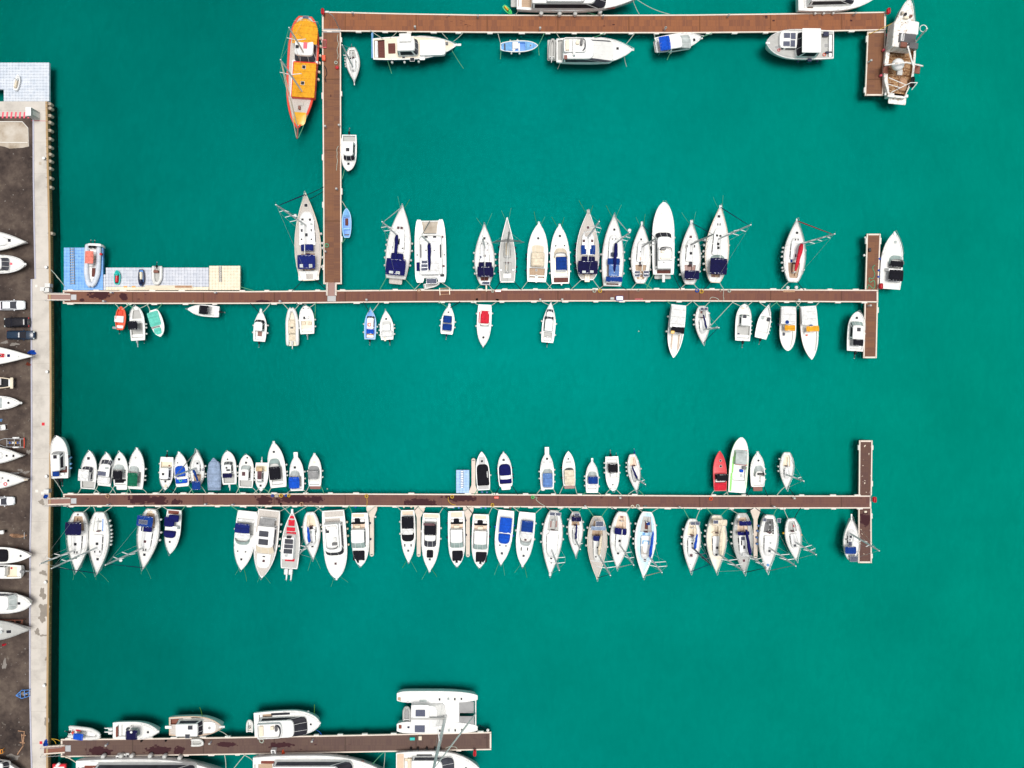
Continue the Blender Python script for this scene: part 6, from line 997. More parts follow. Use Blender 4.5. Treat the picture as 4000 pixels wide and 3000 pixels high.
# ---------------------------------------------------------------- bottom pontoon
R(B3, (642,590), (292,545), 138, 'white inflatable boat with bright blue canopy', 'white2', 'white', [('can', (345,572,452,642), 'royal', 1.2, dict(camber=.08)), ('box', (380,522,432,540), .4, 'red', 'cushion', dict(lift=-.2)), ('box', (335,545,355,570), .4, 'redh', 'fuel_tank', dict(lift=-.2))], eng='black')
M(B3, (1275,545), (778,535), 188, 'white console yacht with navy square top and twin outboards', ('cp', (830,470,1000,605), 'deck', .4), ('wsh', (985,505,1075,600), .5, 'pale'), ('can', (912,537,1040,640), 'navyc', 1.8, dict(camber=.1)), ('hat', 1157,552,22), ('box', (830,475,850,585), .35, 'mahog', 'rear_seat', dict(lift=0)), ('box', (930,500,960,520), .5, 'darkg', 'seat', dict(lift=0)), ('eng', 2, 'white'), ('rnd', 975,553,22,'white'), ('bowsp', 1280, 543), rail=.4, fn=(0,0), fb=1.1)
M(B3, (1962,495), (1385,490), 212, 'white trawler cruiser with wooden side decks above bottom pontoon', ('cp', (1400,405,1535,470), 'brownm', .4), ('cab', (1455,448,1735,605), 1.6, 32, dict(nose=.15, side='darkg')), ('hat', 1613,503,(50,42),'darkg'), ('hat', 1613,560,(50,42),'darkg'), ('pan', (1580,438,1715,452), 'dark', 'side_window'), ('box', (1730,440,1890,560), .15, 'white', 'foredeck', 1.2), ('rnd', 1820,507,30,'grey'), ('box', (1343,480,1418,512), .1, 'white', 'boarding_plank', dict(lift=.1)), ('bowsp', 1985, 492), deck='teakgrey', gun='tan', rail=.55, fn=(0,0), fb=1.4, **MY)
R(B3, (1755,668), (1618,668), 86, 'grey inflatable dinghy lying on the bottom pontoon', 'white2', 'deckgrey', console=False, zb=.55, name='dinghy')
M(B3, (1990,1030), (380,1022), 350, 'big white yacht cut off by the bottom picture edge', ('cp', (400,930,560,1150), 'teakdark', .4), ('pan', (470,914,1500,938), 'mahog', 'teak_side_deck'), ('cab', (560,940,1650,1150), 2.4, 130, dict(nose=.6, side='darkg')), ('fly', (760,960,1250,1110), .6), fb=2.2, rail=.9, railh=.8, fn=(6,0), sheer=.15, **MY)
M(B4, (703,368), (188,385), 198, 'white flybridge yacht with teak platform and hanging tender', ('cp', (225,300,330,370), 'teak', .4), ('cab', (220,340,600,490), 1.4, 95, dict(nose=.6, side='dark')), ('fly', (215,368,410,485), .55), ('pan', (300,322,450,340), 'dark', 'side_window'), ('plat', (185,300,225,400), 'teak'), ('rnd', 632,380,18), ('bowsp', 710, 368), fn=(0,0), rail=.55, fb=1.4, pr='round', **MY)
R(B4, (152,345), (150,446), 58, 'white inflatable tender hanging behind the flybridge yacht', 'white2', 'deck', console=True, zb=.4, name='tender')
cat(B4, (1942,290), (1308,285), 330, 'large white catamaran moored at the bottom pontoon', [('cab', (1420,228,1690,408), 1.1, 60, dict(front='white2', nose=.6, side='white2')), ('can', (1418,232,1562,422), 'white', 1.7, dict(name='hardtop', camber=.06)), ('pan', (1418,330,1690,345), 'deckgrey', 'boom_gutter'), ('pan', (1478,222,1535,246), 'palegrey', 'roof_mat'), ('sol', (1455,266,1530,318), .0), ('sol', (1455,357,1532,410), .0), ('hat', 1660,293,(14,20)), ('hat', 1643,184,(12,18)), ('hat', 1712,180,(14,18),'palegrey'), ('hat', 1763,182,(12,18)), ('hat', 1815,180,(12,16)), ('hat', 1645,430,(12,18)), ('hat', 1716,427,(14,18),'palegrey'), ('hat', 1766,427,(12,18)), ('hat', 1818,425,(12,16)), ('pan', (1314,168,1338,200), 'teak', 'stern_step'), ('pan', (1322,385,1345,415), 'mahog', 'stern_step'), ('pan', (1384,200,1402,216), 'navyh', 'locker_lid'), ('pan', (1390,396,1408,412), 'navyh', 'locker_lid'), ('mast', (1690,318), (1588,760), dict(boom=(1440,330), sp=(.5,), hh=19.0, fs='white2', furl=.12, back=False, mr=1.7))], [(1795,205,1912,292),(1797,318,1914,390)], hb_=.27, bd=(-.32, .275))
R(B4, (1385,240), (1385,355), 68, 'grey inflatable tender behind the large catamaran', 'deckgrey', 'grey', console=False, zb=.9, name='tender')
M(B4, (1265,800), (178,792), 330, 'long white yacht with teak rail at the bottom centre', ('pan', (240,668,1050,690), 'mahog', 'teak_side_deck'), ('cab', (330,695,960,900), 2.0, 100, dict(nose=.6, side='darkg')), ('cp', (190,690,330,880), 'teak', .4), fb=2.1, rail=.8, railh=.8, fn=(0,0), sheer=.2, **MY)
M(B4, (1965,735), (1302,725), 262, 'white sport yacht with tan stern deck at the bottom', ('pan', (1306,612,1362,840), 'tan', 'stern_teak'), ('cp', (1365,640,1440,820), 'beige', .4), ('cab', (1420,655,1760,810), 1.5, 90, dict(nose=.7, side='darkg', front='darkg')), ('box', (1372,640,1432,660), .5, 'creamc', 'bench_end', dict(lift=0)), ('pan', (1455,655,1580,668), 'dark', 'side_window'), ('rnd', 1850,725,20), fb=1.7, rail=.55, fn=(5,0), fcol='black', **MY)
# ---------------------------------------------------------------- boats ashore on the yard
Y=dict(zb=ZQ+.75, fn=(0,0))
S(L1, (215,1546), (-320,1530), 170, 'white sailboat with bow rail ashore, topmost on the yard', ('sailkit', dict(cw=.55)), ('hat', 62,1530,(30,24)), **Y)
M(L2, (200,66), (-260,66), 150, 'white cabin boat with dark windscreen ashore on the yard', ('cab', (-150,10,62,115), 1.1, 45, dict(nose=.4, front='darkg')), ('hat', 92,63,18,'pink'), ('bowsp', 214, 66), pr='round', rail=.5, **Y)
b=S(L2, (262,812), (-470,800), 185, 'white racing sailboat ashore with red number panel', ('pan', (-60,790,52,822), 'redc', 'number_panel'), ('pan', (58,796,82,819), 'navyc', 'deck_hatch'), ('rnd', 5,805,14,'dark'), ('rnd', 152,815,10,'palegrey'), rail=0, pr='racer', zb=ZQ+.75, fn=(0,0))
cu=bpy.data.curves.new('number_text', 'FONT'); cu.body='53'; cu.size=.55; cu.align_x='CENTER'; cu.align_y='CENTER'; cu.extrude=.006
to=bpy.data.objects.new('number_text', cu); C.objects.link(to); dg=bpy.context.evaluated_depsgraph_get(); me=bpy.data.meshes.new_from_object(to.evaluated_get(dg)); bpy.data.objects.remove(to)
me.materials.clear(); me.materials.append(MT['mahog']); to=bpy.data.objects.new('number_text', me); C.objects.link(to); to.parent=b.root; x, y=b.toL(32, 806, b.fb+.1); to.location=(x, y, b.topz(x, y)+.03); to.rotation_euler=(0, 0, math.pi)
b=Boat(L2, (-230,1028), (104,1028), 92, 'black hulled open dinghy ashore with tan transom', 'dinghy', 'dinghy', 'dory', fb=.8, zb=ZQ+.3, hull='dkgrey', deck='dkgrey', gun='beige', fn=(0,0), rail=0); run(b, [('cp', (-120,985,92,1070), 'black', .45), ('box', (84,985,108,1075), .12, 'cream', 'transom_seat'), ('box', (0,990,18,1045), .3, 'white2', 'thwart', dict(lift=.1))])
M(L2, (170,1190), (-200,1190), 112, 'white sport boat with round bow hatch ashore', ('cp', (-140,1145,15,1235), 'deckgrey', .4), ('wsh', (-40,1142,36,1238), .5, 'palegrey'), ('rnd', 70,1190,20), ('bowsp', 180, 1192), **Y)
S(L3, (218,190), (-300,185), 165, 'white sailboat with two square deck hatches ashore', ('sailkit', dict(cw=.5, t0=.36)), ('hat', 63,190,16), ('hat', 126,191,(18,24)), **Y)
S(L3, (255,412), (-330,420), 175, 'white sailboat with lifebuoy on its foredeck ashore', ('sailkit', dict(cw=.5, t0=.4)), ('hat', 10,400,12), ('hat', 78,420,18), ('ring', 50,452,36,'pink'), ('bowsp', 258, 410, .3, 'beige'), **Y)
M(L3, (286,1116), (-280,1112), 152, 'white motorboat with dark navy cover ashore', ('cov', (-200,1055,80,1172), 'blackc', .5, .7), ('rnd', 193,1117,22), ('bowsp', 292,1116,.15), rail=0, **Y)
M(L3, (-280,1262), (196,1265), 128, 'white boat ashore showing its stern and outboard', ('cp', (60,1215,185,1315), 'cream', .4), ('cab', (-120,1215,52,1310), .9, 25, dict(nose=.4)), ('pan', (98,1222,115,1240), 'redc', 'fuel_cap'), ('eng', 1, 'greyc', dict(off=-.1)), **Y)
M(L3, (284,1560), (-330,1548), 195, 'largest white motor yacht ashore with grey windscreen', ('cab', (-200,1478,138,1625), 1.3, 50, dict(nose=.5, front='palegrey', side='darkg')), ('hat', 178,1557,24), ('bowsp', 292, 1561), rail=.5, pr='round', **Y)
S(L4, (268,378), (-330,398), 190, 'white sailboat with grey side decks ashore beside a rusty cradle', ('sailkit', dict(cw=.5, t0=.4)), ('hat', 83,396,(44,28)), ('rnd', 8,400,24,'palegrey'), deck='deckgrey', **Y)
M(L4, (190,1720), (-300,1640), 190, 'white boat ashore at the lower left picture corner', ('cab', (-150,1600,70,1720), 1.0, 40, dict(nose=.5)), rail=0, **Y)
# ---------------------------------------------------------------- cars and yard things
def carpaint(name, rgb):
    gel(name, rgb, .22, .05, .6, .6)
for n_, c_ in (('carwhite',(224,226,230)),('carblack',(26,24,30)),('carblue',(22,44,66)),('carred',(180,30,40))): carpaint(n_, c_)
def car(T, front, rear, w, label, paint, estate=False, roof=None, hood=None):
    a, b=TP(T, *front, ZQ+.9), TP(T, *rear, ZQ+.9); a.z=b.z=0; c=(a+b)/2; L=(a-b).length; W=w*T[0]*(H-2)/F
    root=empty('car', (c.x, c.y, ZQ), math.atan2(a.y-b.y, a.x-b.x)); tag(root, label, 'car')
    st=[(-.5,.40,.72,.55),(-.485,.465,.9,.36),(-.40,.49,.96,.28),(-.2,.5,.97,.24),(.1,.5,.95,.24),(.3,.49,.90,.26),(.42,.46,.82,.3),(.48,.40,.70,.36),(.5,.30,.6,.45)]
    rings=[]
    for x, y, zt, zb in st: rings.append([(x*L, y*W*sx, z) for sx, z in ((-.86, zb), (-1, zb+.14), (-1, zt-.16), (-.93, zt-.05), (-.6, zt), (0, zt+.02), (.6, zt), (.93, zt-.05), (1, zt-.16), (1, zb+.14), (.86, zb))])
    body=MB().loft(rings).build('body', paint, root, 40)
    x0, x1=(-.47, .22) if estate else (-.38, .22); xr0, xr1=(x0+.06, .04) if estate else (x0+.15, .03)
    z0, z1=.93, 1.46; g={}
    B=[(x0*L, -.44*W), (x0*L, .44*W), (x1*L, .43*W), (x1*L, -.43*W)]; Tp=[(xr0*L, -.36*W), (xr0*L, .36*W), (xr1*L, .355*W), (xr1*L, -.355*W)]
    names=('rear_window', 'side_window', 'windshield', 'side_window')
    pil=MB()
    for i in range(4):
        j=(i+1)%4; m=MB(); p=[Vector((*B[i], z0-.03)), Vector((*B[j], z0-.03)), Vector((*Tp[j], z1-.04)), Vector((*Tp[i], z1-.04))]; cc=sum(p, Vector())/4
        m.add([cc+(v-cc)*.97 for v in p], [(0,1,2,3)]); m.build(names[i], 'darkg' if 'carwhite' in paint and i==2 else 'dark', root)
        pil.tube([p[0], p[3]], .05, 5)
    for i in (1, 3):
        j=(i+1)%4; p=[Vector((*B[i], z0)), Vector((*B[j], z0)), Vector((*Tp[j], z1-.03)), Vector((*Tp[i], z1-.03))]; f=.48; pil.tube([p[0]+(p[1]-p[0])*f, p[3]+(p[2]-p[3])*f], .04, 5)
    cx=(xr0+xr1)/2*L; pil.rbox(cx, 0, (xr1-xr0)*L+.1, .74*W, z1-.06, z1+.01, .14, .05, 0, .04); pil.build('roof', roof or paint, root, 40)
    for sx, hx in ((.33, 1), (-.31, 1)):
        for sy in (-1, 1):
            ci=lambda r, y: [(sx*L+r*math.cos(k*.3927), y, .32+r*math.sin(k*.3927)) for k in range(16)]
            t=MB().loft([ci(.2, sy*W*.41), ci(.32, sy*W*.41), ci(.32, sy*W*.495), ci(.2, sy*W*.5)]).build('wheel', 'rubber', root); MB().loft([ci(.2, sy*(W*.5-.01)), ci(.06, sy*(W*.5+.012))], cap0=False).build('rim', 'steel', t)
    for sy in (-1, 1):
        MB().rbox(.455*L, sy*.36*W, .22, .3, .60, .76, .06, .04).build('headlight', 'palegrey', root); MB().rbox(-.485*L, sy*.38*W, .12, .3, .68, .86, .04, .03).build('tail_light', 'carred', root); MB().rbox(.14*L, sy*(W*.5+.06), .16, .2, .92, 1.06, .04, .03).build('wing_mirror', paint, root)
    MB().rbox(-.505*L, 0, .05, .5, .5, .62, .01, .01).build('bumper', 'dkgrey', root)
car(L2, (197,397), (-22,402), 78, 'white saloon car parked with its bonnet to the quay', 'carwhite')
car(L2, (24,540), (232,535), 82, 'black hatchback car with red tail lights facing left', 'carblack', True)
car(L2, (278,642), (52,640), 74, 'dark blue estate car parked beside the racing sailboat', 'carblue', True)
car(L3, (128,610), (-100,614), 82, 'white hatchback car cut by the left edge', 'carwhite', True)
# motor scooter with a white top box
p=TP(L3, 60, 884, ZQ); rt=empty('motor_scooter', p, math.radians(6)); tag(rt, 'dark motor scooter with white top box cut by left edge', 'scooter')
MB().rbox(0, 0, .62, .62, .95, 1.4, .14, .1).build('top_box', 'white', rt, 40); MB().rbox(-.75, 0, .95, .36, .72, .9, .12, .07).build('seat', 'black', rt, 40); MB().rbox(-.75, 0, 1.3, .44, .35, .74, .16, .08).build('body', 'slate', rt, 40)
MB().rbox(-1.55, 0, .2, .42, .3, 1.1, .08, .05).build('leg_shield', 'slate', rt, 40); MB().tube([(-1.5, -.38, 1.12), (-1.6, 0, 1.1), (-1.5, .38, 1.12)], .025, 5).build('handlebar', 'black', rt)
for x in (-.1, -1.75): MB().torus((x, 0, .28), .2, .08, 16, 6, 'y').build('wheel', 'rubber', rt)
# boat trailer
def tr(T, x, y, dx, dy, z=0): p=TP(T, x, y, ZQ); return p
p=TP(L3, 120, 65, ZQ); k=L3[0]*(H-1.5)/F; rt=empty('boat_trailer', p); tag(rt, 'empty grey boat trailer with white mudguards on the asphalt', 'trailer')
X=lambda x: (x-120)*k; Yy=lambda y: -(y-65)*k
MB().tube([(X(-60), Yy(72), .5), (X(8), Yy(45), .5), (X(60), Yy(28), .5), (X(240), Yy(32), .5), (X(240), Yy(108), .5), (X(60), Yy(105), .5), (X(8), Yy(85), .5), (X(-60), Yy(76), .5)], .06, 6).build('frame', 'steel', rt)
for x in (80, 150, 205): MB().tube([(X(x), Yy(34), .5), (X(x), Yy(103), .5)], .05, 6).build('cross_bar', 'steel', rt)
MB().tube([(X(80), Yy(60), .52), (X(210), Yy(60), .52)], .05, 6).build('keel_rail', 'steel', rt); MB().tube([(X(80), Yy(73), .52), (X(210), Yy(73), .52)], .05, 6).build('keel_rail', 'steel', rt)
for i, (x, m_) in enumerate(((112,'royal'),(140,'steel'),(165,'yellow'),(185,'royal'))): MB().tube([(X(x), Yy(58), .58), (X(x), Yy(75), .58)], .09, 8).build('keel_roller', m_, rt)
for y in (20, 108):
    g=MB().tube([(X(135), Yy(y), .35), (X(142), Yy(y), .62), (X(160), Yy(y), .7), (X(180), Yy(y), .62), (X(187), Yy(y), .35)], .13, 7).build('mudguard', 'white', rt, 50); MB().torus((X(161), Yy(y), .3), .2, .1, 14, 6, 'y').build('wheel', 'rubber', rt)
MB().tube([(X(240), Yy(20), .5), (X(243), Yy(65), .55), (X(240), Yy(115), .5)], .07, 6).build('light_bar', 'redh', rt)
# chair, tarps, frames, timber
p=TP(L2, 40, 1387, ZQ); rt=empty('plastic_chair', p, math.radians(8)); tag(rt, 'white plastic garden chair standing alone on the asphalt', 'chair')
MB().rbox(0, 0, .7, .7, .42, .48, .1, .03).build('seat', 'white', rt); MB().rbox(-.34, 0, .1, .72, .45, .98, .04, .03).build('backrest', 'white', rt)
for sy in (-1, 1):
    MB().tube([(-.34, sy*.38, .72), (.42, sy*.4, .70), (.45, sy*.42, .0)], .05, 6).build('armrest', 'white', rt); MB().tube([(-.3, sy*.33, .45), (-.4, sy*.38, 0)], .04, 6).build('leg', 'white', rt)
def heap(T, x, y, rx, ry, h, mat, name, label, cat, seed=1, z=ZQ, rot=0):
    p=TP(T, x, y, z); k=T[0]*(H-z)/F; rnd=random.Random(seed); m=MB(); n=22; K=6; ph=[rnd.uniform(0, 6.3) for _ in range(8)]; rings=[]
    for i in range(K+1):
        f=1-i/K; r=[]
        for j in range(n):
            a=2*math.pi*j/n; q=f**.7*(1+.2*math.sin(2*a+ph[0])+.18*math.sin(3*a+ph[1])*f+.12*math.sin(7*a+ph[2]+i)+.1*math.sin(5*a+ph[3]-i*.8)); r.append((rx*k*q*math.cos(a), ry*k*q*math.sin(a), h*(1-f**1.6)*(1+.25*math.sin(4*a+ph[4]+i))))
        rings.append(r)
    return tag(m.loft(rings, cap0=False).build(name, mat, None, 50, loc=p), label, cat)
heap(L2, 262, 782, 26, 24, .9, 'royal', 'tarp_bundle', 'crumpled blue tarpaulin at the bow of the racing sailboat', 'tarpaulin', 3)
heap(L3, 428, 566, 14, 24, .7, 'royal', 'tarp_bundle', 'blue tarpaulin bundle above the third gangway', 'tarpaulin', 4)
heap(L4, 430, 1422, 17, 26, .8, 'royal', 'tarp_bundle', 'blue tarpaulin bundle beside the bottom gangway', 'tarpaulin', 5)
heap(L2, 8, 1330, 14, 10, .4, 'skyc', 'tarp_bundle', 'pale blue cloth scrap near the white plastic chair', 'tarpaulin', 6)
heap(L3, 165, 930, 66, 20, .8, 'netcloth', 'sail_bundle', 'pink and tan rolled sail lying on a cart', 'sail', 7)
heap(L4, 40, 516, 16, 12, .5, 'redc', 'red_bag', 'small red bag on the asphalt under the grey sailboat', 'bag', 8)
heap(L2, 232, 878, 22, 14, .4, 'mahog', 'scrap_pile', 'rusty scrap pile below the racing sailboat bow', 'scrap', 9)
heap(B4, 416, 600, 13, 16, .6, 'orange', 'orange_bag', 'orange bag on bottom pontoon beside the boarding steps', 'bag', 10, ZD)
p=TP(L3, 238, 925, ZQ); MB().tube([(0, -.55, .05), (0, -.5, .5), (0, .5, .5), (0, .55, .05)], .05, 6); rt=empty('hand_cart', p); tag(rt, 'steel handle of the hand cart beside the rolled sail', 'hand cart'); MB().tube([(0, -.55, .1), (.05, -.5, .5), (.05, .5, .5), (0, .55, .1)], .05, 6).build('handle', 'steel', rt); MB().tube([(0, 0, .15), (-1.6, 0, .12)], .05, 6).build('drawbar', 'steel', rt)
def frame(T, pts, z, r, mat, name, label, cat, uprights=True):
    c=TP(T, *pts[0][0], ZQ); rt=empty(name, c); tag(rt, label, cat)
    for i, path in enumerate(pts):
        q=[TP(T, x, y, ZQ)-c+Vector((0,0,z)) for x, y in path]; MB().tube(q, r, 6).build('frame_tube', mat, rt)
    if uprights:
        for x, y in pts[0][:-1]: v=TP(T, x, y, ZQ)-c; MB().tube([v, v+Vector((0,0,z))], r, 6).build('leg', mat, rt)
frame(L4, [[(-40,272),(240,274),(240,350),(-40,352),(-40,272)], [(95,272),(95,300)], [(160,272),(205,350)], [(235,278),(205,350)]], .9, .06, 'brownm', 'boat_cradle', 'rusty steel boat cradle beside the grey decked sailboat', 'cradle')
frame(L4, [[(162,978),(215,930),(284,925),(282,985),(215,1005),(162,978)], [(200,945),(205,1000)], [(240,928),(245,998)], [(165,978),(282,950)]], .45, .06, 'blueh', 'trailer_frame', 'small pale blue trailer frame with a stone block', 'trailer')
heap(L4, 222, 968, 26, 15, .5, 'sandpad', 'stone_block', 'pale stone block inside the blue trailer frame', 'stone', 11, ZQ+.1)
frame(L4, [[(172,1312),(230,1318),(222,1400),(212,1460),(165,1530)], [(205,1340),(216,1460)], [(190,1420),(235,1425)], [(210,1352),(245,1355)]], .12, .09, 'netcloth', 'timber_pile', 'bent pile of tan timber lengths on the asphalt', 'timber', False)
frame(L4, [[(0,1480),(40,1475),(44,1505),(5,1520),(0,1480)], [(20,1476),(22,1515)]], .5, .06, 'amber', 'sawhorse', 'small orange timber sawhorse at the left edge', 'timber')
frame(L3, [[(120,345),(205,342),(165,372),(120,345)]], .9, .06, 'steel', 'boat_stand', 'grey steel boat stand between two sailboats ashore', 'boat stand')
for T, x, y, lb in ((L2,384,237,'upper grey cabinet beside the second gangway'),(L2,345,268,'cream cabinet left of the second gangway'),(L2,378,275,'lower grey cabinet beside the second gangway'),(L3,428,520,'grey cabinet above the third gangway')):
    p=TP(T, x, y, ZQ+1); rt=empty('utility_cabinet', (p.x, p.y, ZQ)); tag(rt, lb, 'cabinet'); MB().rbox(0, 0, .75, .6, 0, 1.0, .05, .04).build('body', 'deckgrey' if 'grey' in lb else 'cream', rt); MB().rbox(0, 0, .82, .66, .99, 1.06, .05, .02).build('lid', 'white2', rt)
a, b=TP(Q1, 482, 1035, ZQ+2.6), TP(Q1, 590, 868, ZQ+2.6); c=(a+b)/2; rt=empty('booth', (c.x, c.y, ZQ)); tag(rt, 'white booth beside the red and white hatched bay', 'booth'); lx, ly=b.x-a.x, b.y-a.y
MB().rbox(0, 0, lx*.95, ly*.97, 0, 2.55, .05, .03).build('wall', 'deckgrey', rt); MB().rbox(0, 0, lx, ly, 2.53, 2.64, .06, .04, 0, .06).build('roof', 'white', rt); MB().rbox(lx*.48, 0, .04, .7, .05, 2.0, .02, .01).build('door', 'white2', rt)
# red float with white roll in the lower left corner of the basin
a, b=TP(Q2, 338, 990, .3), TP(Q2, 618, 712, .3); c=(a+b)/2; rt=empty('raft', (c.x, c.y, 0)); tag(rt, 'red edged raft with a white fender roll below the bottom gangway', 'raft')
lx, ly=abs(b.x-a.x), abs(b.y-a.y); MB().rbox(0, 0, lx, ly, -.2, .35, .12, .08).build('hull', 'red', rt); MB().rbox(.0, -.1, lx*.78, ly*.74, .33, .38, .08, .02).build('deck', 'white', rt)
v=TP(Q2, 420, 755, .5)-c; w_=TP(Q2, 495, 685, .5)-c; MB().tube([(v.x, v.y, .5), (v.x*.9+w_.x*.1, v.y*.9+w_.y*.1, .5), (w_.x*.9+v.x*.1, w_.y*.9+v.y*.1, .5), (w_.x, w_.y, .5)], [.1, .24, .24, .1], 10).build('fender_roll', 'white', rt, 50)
# ---------------------------------------------------------------- things standing on the pontoons
def pedestal(T, x, y, label, h=.95):
    p=TP(T, x, y, ZD+.5); rt=empty('service_pedestal', (p.x, p.y, ZD)); tag(rt, label, 'service pedestal', 'service pedestals on the pontoons')
    MB().rbox(0, 0, .26, .22, 0, h, .05, .02).build('column', 'steel', rt); MB().rbox(0, 0, .34, .3, h-.02, h+.14, .06, .05).build('head', 'deckgrey', rt); MB().rbox(.135, 0, .02, .14, h*.5, h*.8, .01, .005).build('socket_panel', 'royal', rt)
PED={'top':((T5,882,150),(T5,1553,300),(T6,18,180),(T6,1370,180),(T6,690,312),(T6,2042,310),(T7,635,115),(T7,1545,102),(T7,180,208),(T7,1655,442)),'upright':((T5,585,1370),(T5,735,1358),(A1,935,662),(A1,1045,48)),
 'second':((T8,634,650),(T8,550,748),(T8,1815,650),(A1,492,1148),(A1,1340,1135),(A3,185,1098),(A3,415,1098),(A5,1205,735),(A5,1785,780)),'third':((A6,735,803),(A7,290,798),(A7,585,803),(B1,1090,695),(B1,700,788),(B1,1750,800),(B2,1262,697),(B2,1055,785)),'bottom':((B3,715,682),(B3,1830,663),(B4,645,505))}
WH={'top':'top','upright':'upright','second':'second','third':'third','bottom':'bottom'}
for kx, l in PED.items():
    for (T, x, y) in l: pedestal(T, x, y, 'slim grey service pedestal standing on the %s pontoon' % kx)
def coil(T, x, y, dm, mat, label, z=ZD):
    p=TP(T, x, y, z); R=dm*T[0]/23.57/2; m=MB(); pts=[]
    for i in range(64): a=i*.42; r=R*(.62+.38*((i*7)%16)/16); pts.append((r*math.cos(a), r*math.sin(a)*.92, .05+.0035*i))
    return tag(m.tube(pts, .05, 5).build('hose_coil', mat, None, loc=p), label, 'rope coil')
coil(A1, 948, 601, 44, 'ropegreen', 'green rope coil on the upright pontoon'); coil(T5, 700, 680, 38, 'ropepale', 'pale rope coil beside the red buoy on upright pontoon')
coil(A3, 752, 1007, 38, 'ropepale', 'white rope coil on second pontoon beside yellow coil'); coil(A3, 812, 1006, 42, 'ropeyellow', 'yellow oval coil on second pontoon beside white coil'); coil(A4, 755, 1003, 42, 'ropeblue', 'blue coil on second pontoon'); coil(A4, 800, 1013, 44, 'ropeyellow', 'yellow coil on second pontoon beside the blue coil')
coil(A7, 1011, 706, 30, 'ropeblue', 'small pale blue coil on third pontoon'); coil(A7, 1103, 706, 42, 'ropeyellow', 'large yellow coil on third pontoon below black canopy boat'); coil(A7, 1187, 706, 34, 'ropeyellow', 'small yellow coil beside the blue float on third pontoon')
coil(A7, 1156, 704, 24, 'ropeblue', 'dark blue coil between two yellow coils on third pontoon'); coil(A6, 725, 712, 46, 'netcloth', 'tan rope heap on third pontoon near the quay'); coil(A8, 207, 678, 42, 'ropeyellow', 'yellow coil above the leftmost lower finger pier'); coil(A8, 1162, 685, 40, 'ropeyellow', 'yellow coil left of the small blue cube platform')
coil(A8, 2062, 690, 38, 'lime', 'lime yellow coil on third pontoon'); coil(A8, 1612, 777, 40, 'ropeyellow', 'yellow coil at the lower edge of third pontoon'); coil(B1, 1228, 796, 40, 'cream', 'cream ring coil on third pontoon among sailboats'); coil(B2, 410, 704, 40, 'orange', 'orange coil on third pontoon below the red speedboat'); coil(B4, 247, 505, 40, 'ropepale', 'pale blue ring beside the flybridge yacht on bottom pontoon')
coil(A7, 1325, 795, 44, 'netcloth', 'brown rope coil around a post on third pontoon'); coil(B1, 1288, 788, 40, 'ropepale', 'pale rope heap beside the cream ring coil'); coil(A2, 528, 1005, 40, 'netcloth', 'tan rope heap on second pontoon behind the catamaran'); coil(A4, 1090, 1008, 34, 'ropepale', 'white rope heap on second pontoon right of yellow coil')
def hose(T, pts, mat, label, r=.045, z=ZD+.05, sm=4):
    P3=[TP(T, x, y, z) for x, y in pts]; c=P3[0]; out=[]
    for i in range(len(P3)-1):
        p0, p1, p2, p3=P3[max(i-1,0)], P3[i], P3[i+1], P3[min(i+2, len(P3)-1)]
        for k in range(sm): t=k/sm; out.append(.5*((2*p1)+(p2-p0)*t+(2*p0-5*p1+4*p2-p3)*t*t+(3*p1-p0-3*p2+p3)*t**3)-c)
    out.append(P3[-1]-c); return tag(MB().tube(out, r, 5).build('hose', mat, None, 60, loc=c), label, 'hose')
hose(A5, [(1832,450),(1812,470),(1830,520),(1815,560),(1785,555),(1790,590),(1825,575),(1830,620),(1815,640),(1780,610),(1770,640)], 'ropegreen', 'green hose winding over the upper right finger pontoon', .06)
hose(A5, [(485,730),(500,712),(530,715),(555,728),(560,745)], 'ropepale', 'pale hose on second pontoon left of the white rope'); hose(A5, [(585,745),(600,730),(595,700),(598,665),(590,650)], 'ropepale', 'white rope crossing the second pontoon')
hose(A8, [(1118,690),(1120,730),(1150,765),(1200,782)], 'ropeyellow', 'yellow hose above the third lower finger pier'); hose(A8, [(207,690),(212,740),(208,790)], 'ropeyellow', 'yellow hose above the leftmost lower finger pier'); hose(T5, [(720,370),(712,420),(725,480),(710,540),(722,600),(712,640)], 'ropepale', 'pale rope along the upper part of upright pontoon')
hose(T5, [(570,710),(590,740),(600,800),(580,840),(592,890)], 'ropedark', 'dark rope lying on the upright pontoon', .06); hose(B1, [(130,690),(165,695),(155,720),(200,760),(250,790),(310,838)], 'ropepale', 'tan hose from lime coil to the pilothouse sailboat'); hose(B4, [(1690,570),(1720,556),(1770,560),(1780,575)], 'ropepale', 'pale hose on bottom pontoon right of the catamaran mast')
hose(A7, [(295,790),(330,800),(380,808),(480,804)], 'netcloth', 'tan hose along the lower edge of third pontoon')
hose(Q4, [(165,680),(120,780),(128,900),(120,1000),(138,1120),(120,1250),(110,1400)], 'ropepale', 'pale hose on upright pontoon beside cabin motorboat')
def buoy(T, x, y, dm, mat, label, z=ZD+.25, name='buoy'):
    p=TP(T, x, y, z); R=dm*T[0]/23.57/2; rt=empty(name, p); tag(rt, label, 'buoy'); MB().ell((0, 0, 0), R, R, R, 14, 10).build('ball', mat, rt, 60); MB().tube([(0, 0, R*.9), (0, 0, R*1.2)], R*.2, 6).build('eye', 'dkgrey', rt)
buoy(A5, 1120, 634, 30, 'white', 'left white round buoy at the edge of second pontoon', .3); buoy(A5, 1190, 632, 30, 'white', 'right white round buoy at the edge of second pontoon', .3); buoy(A5, 1744, 370, 20, 'white', 'white round buoy left of upper finger pontoon', .35); buoy(A5, 1752, 225, 18, 'white2', 'white round buoy at upper finger pontoon tip', .35); buoy(B4, 2022, 426, 24, 'white', 'white round buoy at the bottom pontoon end', .4)
